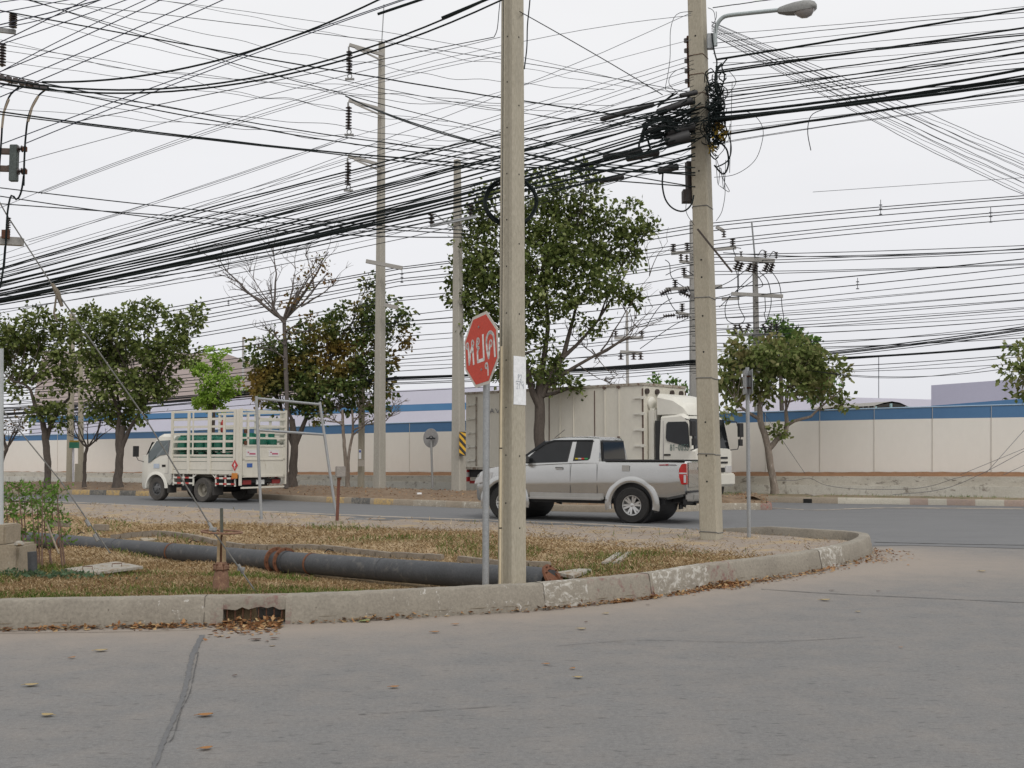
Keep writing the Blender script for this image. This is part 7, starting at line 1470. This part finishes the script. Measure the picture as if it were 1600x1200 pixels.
# --- distribution lines of the far side of the road, pole to pole
DL, DM0, DM1, DR = 62, 34.6, 41.5, 27
FC = {}
def farline(yl, y600, y715, y1080, yR, w_, lab, grp, sag=(3, 3, -3), mat=CABLET, x0=-60):
    k = FC[grp] = FC.get(grp, -1) + 1; o_ = ORD[k]
    wire((x0, yl), (622, y600), sag[0], DL, DM0, w_, mat, lab + ' left of the tallest far pole, ' + o_ + ' downwards', grp); wire((622, y600), (1082, y1080), (850, (y600 + y1080) / 2 + sag[1]), DM0, DM1 - 1, w_, mat, lab + ' between tallest far pole and leaning pole, ' + o_ + ' downwards', grp); wire((1082, y1080), (1680, yR), sag[2], DM1 - 1, DR, w_, mat, lab + ' right of the leaning pole, ' + o_ + ' downwards', grp)
LA, GA = 'upper far conductor', 'upper far conductors'
for v in sorted(((532, 418, 0, 352, 300, 1.5), (540, 421, 0, 357, 304, 1.5), (547, 428, 0, 364, 314, 1.5), (556, 436, 0, 380, 322, 1.5), (563, 440, 0, 386, 326, 1.3), (571, 447, 0, 392, 336, 1.4)), key=lambda q_: q_[1]): farline(*v, LA, GA)
LB, GB = 'middle height far wire', 'middle far wires'
for v in sorted(((575, 465, 0, 410, 385, 1.3), (580, 470, 0, 414, 390, 1.3), (590, 494, 0, 430, 410, 1.2), (596, 503, 0, 454, 396, 1.8), (600, 508, 0, 470, 408, 1.5), (604, 526, 0, 482, 420, 1.2), (607, 534, 0, 490, 434, 1.0), (612, 548, 0, 500, 450, 1.0), (615, 556, 0, 510, 462, 1.2), (618, 562, 0, 518, 476, 1.4), (622, 568, 0, 522, 480, 1.0)), key=lambda q_: q_[1]): farline(*v, LB, GB, (6, 4, 2))
LC, GC = 'low far cable', 'low far cables above the wall'
for v in sorted(((640, 589, 0, 566, 498, 1.9), (642, 591, 0, 567, 502, 1.6), (645, 590, 0, 569, 504, 2.2), (648, 598, 0, 572, 508, 1.3), (635, 580, 0, 541, 522, 1.3), (650, 591, 0, 563, 532, 2.4), (652, 592, 0, 564, 533, 2.6), (655, 600, 0, 576, 546, 1.3), (660, 612, 0, 580, 562, 1.0), (630, 572, 0, 547, 496, 1.0), (658, 594, 0, 570, 528, 1.4)), key=lambda q_: q_[1]): farline(*v, LC, GC, (5, 3, 8))
fam([((1240, 575), (1680, 555), (1400, 589), 1.1), ((1260, 577), (1560, 571), (1420, 590), .9), ((1130, 395), (1680, 380), (1400, 400), 1.4), ((700, 585), (1680, 640), 0, .5)][:3], 33, 28, CABLET, 'slack low cable right of the leaning tree, {} from the top', 'slack cables right of the leaning tree')
fam([((1082, a_), (1680, b_), c_, w_) for a_, b_, c_, w_ in ((398, 380, 3, 1.3), (402, 386, 4, 1.3), (424, 408, 4, 1.2), (486, 434, 2, .9), (494, 450, 3, .9), (499, 462, 3, 1.2), (508, 474, 4, .9), (525, 492, 6, 1.5), (536, 506, 8, 1.4), (513, 488, 6, 1.0), (548, 516, 8, .9), (583, 548, 10, 1.0))], 40, 27.2, CABLET, 'plain far wire right of the leaning pole, {} from the top', 'plain far wires at the right')
# droppers with spacers on the far conductors
for px, y0, y1, D in ((1376, 312, 336, 33), (1548, 324, 348, 30), (1340, 434, 452, 33), (628, 421, 442, 34.4), (357, 468, 478, 46)):
    g = MB(); a, b = P(px, y0, D), P(px, y1, D); g.tube([a, b], .011, 5)
    for f_ in (.35, .6, .95): q_ = a.lerp(b, f_); g.box(q_, (.09, .03, .03))
    tag(g.build('line_spacer', CABLEG, origin=b), {1376: 'left spacer on the upper wires right of the leaning pole', 1548: 'right spacer on the upper wires near the right edge', 1340: 'lower spacer on the wires above the leaning tree', 628: 'spacer hanging from the arm of the tallest far pole', 357: 'spacer on the far wires above the light green tree'}[px], 'spacer')
# droppers and loops around the transformer poles
def loopw(pts, D, w_, lab, grp=None, mat=CABLET, n=24, name='jumper_cable'):
    g = MB(); g.tube(smooth_poly([P(x, y, D + (q_[0] if q_ else 0)) for x, y, *q_ in pts], n), w_ * .5 * D / F, 5); return tag(g.build(name, mat, origin=P(*pts[0][:2], D), smooth=True, fix=False), lab, 'cable', grp)
JG = 'looping jumpers on the transformer poles'; JL = 'looping jumper cable among the arms of the far transformer poles'
for pts in ([(1039, 406), (1046, 412), (1048, 430), (1056, 440), (1068, 448)], [(1040, 457), (1050, 478), (1060, 490)], [(1148, 420), (1152, 430), (1153, 460), (1155, 480), (1164, 500), (1150, 506), (1136, 500), (1133, 480), (1140, 462)], [(1186, 424), (1200, 440), (1205, 470), (1200, 495), (1193, 508)], [(1205, 423), (1218, 445), (1222, 480), (1224, 500), (1212, 508)], [(1150, 402), (1146, 388), (1158, 388)], [(1184, 400), (1190, 391), (1197, 393)], [(1202, 402), (1208, 393), (1213, 396)], [(1153, 420), (1154, 445), (1150, 462)], [(1200, 425), (1175, 440), (1140, 460), (1090, 470)], [(1170, 418), (1140, 440), (1090, 462)], [(1010, 510), (1030, 480), (1050, 466)], [(1195, 462), (1196, 485), (1194, 490), (1198, 505)], [(1180, 425), (1192, 445), (1182, 450)], [(1088, 433), (1065, 420), (1040, 430)], [(930, 520), (990, 510), (1040, 495)], [(1000, 545), (1050, 510), (1080, 495)], [(1124, 480), (1160, 445), (1180, 425)]):
    loopw(pts, 37.6 if pts[0][0] > 1120 else 41.3, 1.3, JL, JG)
for pts, w_, lab in SHORT: loopw(pts, 10.5, w_, lab, None, CABLE)
# --- the black tangle on the leaning pole
tn = thing('cable_tangle', 'dense knot of black cables and loops strapped round the leaning pole', 'cable tangle', P(1100, 190, 17)); TD = 16.85
def tp3(x, y, dd=0): return P(x, y, TD + dd)
g = MB()
for k in range(170):      # loops of slack cable bunched on the right of the pole
    cx, cy = random.gauss(1116, 6), random.gauss(182, 32); 
    if not 85 < cy < 240: continue
    rr = random.uniform(3, 11) * TD / F; dx = random.uniform(-.3, .3); ph = random.uniform(0, 6); c = tp3(cx, cy, random.uniform(-.25, .25)); e_ = random.uniform(.5, 1.6); pts = []
    arc_ = random.uniform(2.5, 6.2); ta = random.uniform(0, 6)
    for j in range(13): a = ta + arc_ * j / 12; pts.append(c + Vector((rr * math.cos(a), rr * .8 * math.sin(a + ph), rr * e_ * math.sin(a) + .01 * math.sin(5 * a))))
    g.tube(pts, random.choice([.004, .006, .009, .012]), 5)
g.build('slack_loops', CABLE, tn, world=True, smooth=True, fix=False)['kind'] = 'stuff'
g = MB()
for k in range(120):     # jumble left of the pole
    cx = random.uniform(1020, 1090); cy = 200 - (cx - 1050) * .25 + random.gauss(0, 18); c = tp3(cx, cy, random.uniform(-.2, .25)); d = Vector((random.uniform(.2, .55), random.uniform(-.2, .2), random.uniform(-.05, .22)))
    g.tube([c - d * .5, c + Vector((0, 0, random.uniform(-.06, .06))), c + d * .5 + Vector((0, 0, random.uniform(-.05, .1)))], random.choice([.004, .006, .010, .013]), 5)
g.build('cable_jumble', CABLE, tn, world=True, smooth=True, fix=False)['kind'] = 'stuff'
WCAB = plain('whitish_cable', (.17, .17, .16), .6)
for i, (x0, y0, x1, y1, rr) in enumerate(((938, 187, 1022, 163, 4.2), (1026, 176, 1082, 156, 5.4), (942, 246, 1004, 236, 5.0), (978, 248, 1030, 238, 5.6), (937, 283, 975, 276, 4.2), (1028, 268, 1060, 260, 5.6), (1062, 150, 1090, 144, 4), (1040, 208, 1086, 196, 7), (1040, 222, 1078, 212, 10), (1010, 205, 1045, 198, 4))):
    a, b = tp3(x0, y0, -.1), tp3(x1, y1, -.1); g = MB(); r_ = rr * TD / F; d = (b - a); g.tube([a, a + d * .04, a + d * .96, b], [r_ * .6, r_, r_, r_ * .6], 10); g.build('splice_closure', plain('splice_black', (.028, .027, .028), .6), tn, world=True, smooth=40)
for pts, w_ in (([(1002, 222), (1008, 200), (1022, 188), (1038, 188), (1050, 200), (1056, 215)], 6), ([(998, 236), (1000, 220), (1010, 215), (1016, 232)], 3), ([(1036, 268), (1035, 290), (1040, 312), (1052, 326), (1068, 330), (1080, 320), (1084, 305)], 2.4), ([(1125, 222), (1136, 235), (1138, 258), (1130, 272), (1116, 258)], 2.6), ([(1131, 190), (1142, 225), (1138, 250), (1118, 262)], 2.0), ([(1128, 100), (1120, 110), (1118, 130), (1122, 150), (1126, 172)], 4), ([(1112, 52), (1116, 80), (1120, 96), (1119, 108)], 2.2), ([(1112, 142), (1104, 118), (1116, 112)], 2.4), ([(1136, 92), (1128, 104), (1132, 120), (1124, 150)], 2.0)):
    loopw_ = MB(); loopw_.tube(smooth_poly([tp3(x, y, -.12) for x, y in pts], 26), w_ * .55 * TD / F, 6); loopw_.build('looped_cable', CABLE, tn, world=True, smooth=True)
for pts in ([(1082, 18), (1058, 22), (1048, 45), (1047, 90), (1043, 120), (1040, 140), (1052, 143), (1078, 142)], [(1086, 108), (1062, 108), (1048, 118), (1046, 132), (1060, 146)], [(1116, 277), (1150, 272), (1180, 250), (1192, 215), (1190, 195), (1178, 180), (1160, 172)], [(1130, 268), (1133, 300), (1128, 330), (1119, 345)], [(1118, 52), (1116, 20), (1106, 12)], [(1120, 250), (1130, 280), (1140, 300), (1124, 290)], [(1136, 150), (1150, 128), (1138, 110)], [(1075, 300), (1072, 330), (1085, 352)], [(1144, 128), (1142, 200), (1140, 270)], [(1118, 240), (1122, 290), (1126, 260), (1131, 296), (1134, 250)], [(1113, 40), (1119, 28), (1119, 18)]):
    g = MB(); g.tube(smooth_poly([tp3(x, y, -.15) for x, y in pts], 30), .5 * TD / F, 5); g.build('thin_loop', CABLET, tn, world=True, smooth=True)
g = MB(); g.tube(smooth_poly([P(x, y, 14) for x, y in ((1290, 170), (1268, 180), (1262, 205), (1267, 235))], 16), .006, 5); tag(g.build('hanging_wire_end', CABLET, origin=P(1290, 170, 14)), 'thin wire end curling down below the cables right of the lamp', 'cable')
for x, y, w_, h_ in ((1122, 195, 12, 10), (1128, 210, 14, 12), (1112, 231, 7, 10), (1118, 203, 8, 10)):    # creeper / yellowed leaves caught in the knot
    pts = np.array([list(tp3(x + random.gauss(0, w_ * .35), y + random.gauss(0, h_ * .35), random.uniform(-.25, -.1))) for _ in range(45)])
    leaf_mesh('caught_leaves', pts, .06, leafmat('caught_leaves', [(0, (.10, .06, .02)), (.5, (.22, .15, .03)), (1, (.40, .28, .03))], .2), tn, .3, .5, origin=tn.location)
# bundle rope-like loop left of centre pole, dark insulated clamp top-left
fam([((E, 108), (75, 139), (10, 124), 7.5)], 10.5, 10.4, CABLE, 'fat taped splice of black cables at the left edge', None, .01)
for k in range(7):
    x = 2 + k * 11; g = MB(); c = P(x, 121 + x * .23, 10.3); g.box(c, (.05, .045, .05), rotz(k)); tag(g.build('cable_clamp', CERAM, origin=c), 'dark clamp on the fat taped splice at the left edge', 'clamp', 'clamps on the taped splice')
wire((0, 662), (36, 672), 0, 55, 50, .8, CABLET, 'short far wire low at the left edge', None)
for i in range(9): wire((-60, 618 + i * 8), (190, 628 + i * 4.0), 5, 62, 55, 1.0, CABLET, 'low far wire between the leftmost trees, ' + ORD[i] + ' from the top', 'low far wires at the left')
# ground level guy wires near the right wall
for i, (a, b, lab) in enumerate((((1700, 560), (1540, 740), 'guy wire slanting down to the wall foot at the right edge, steepest'), ((1700, 660), (1500, 742), 'shallow guy wire slanting along the wall at the right edge'), ((1680, 690), (1568, 742), 'short guy wire lowest at the right edge'), ((1190, 640), (1258, 740), 'thin guy wire crossing the wall behind the leaning tree'))):
    g = MB(); g.tube([P(*a, 31 if a[0] > 1400 else 33), P(*b, 31 if a[0] > 1400 else 34.5)], .007, 5); tag(g.build('guy_wire', CABLEG, origin=P(*b, 31)), lab, 'guy wire')
g = MB(); g.tube(smooth_poly([P(x, y, D_) for x, y, D_ in ((1205, 750, 33.6), (1240, 751, 33.4), (1265, 747, 33), (1290, 758, 32.6), (1340, 764, 32.4), (1420, 764, 31.8), (1460, 758, 31.4), (1490, 748, 31), (1520, 742, 30.8))], 40), .007, 5); tag(g.build('ground_cable', CABLEG, origin=P(1300, 760, 32.5), smooth=True), 'slack dark cable draped along the low retaining wall', 'cable')
g = MB(); g.tube(smooth_poly([P(x, y, D_) for x, y, D_ in ((1395, 773, 31.6), (1470, 765, 31), (1530, 742, 30.6), (1600, 705, 30), (1680, 660, 29))], 24), .008, 5); tag(g.build('ground_cable', CABLEG, origin=P(1395, 773, 31.6), smooth=True), 'dark cable rising from the far verge past the wall to the right', 'cable')
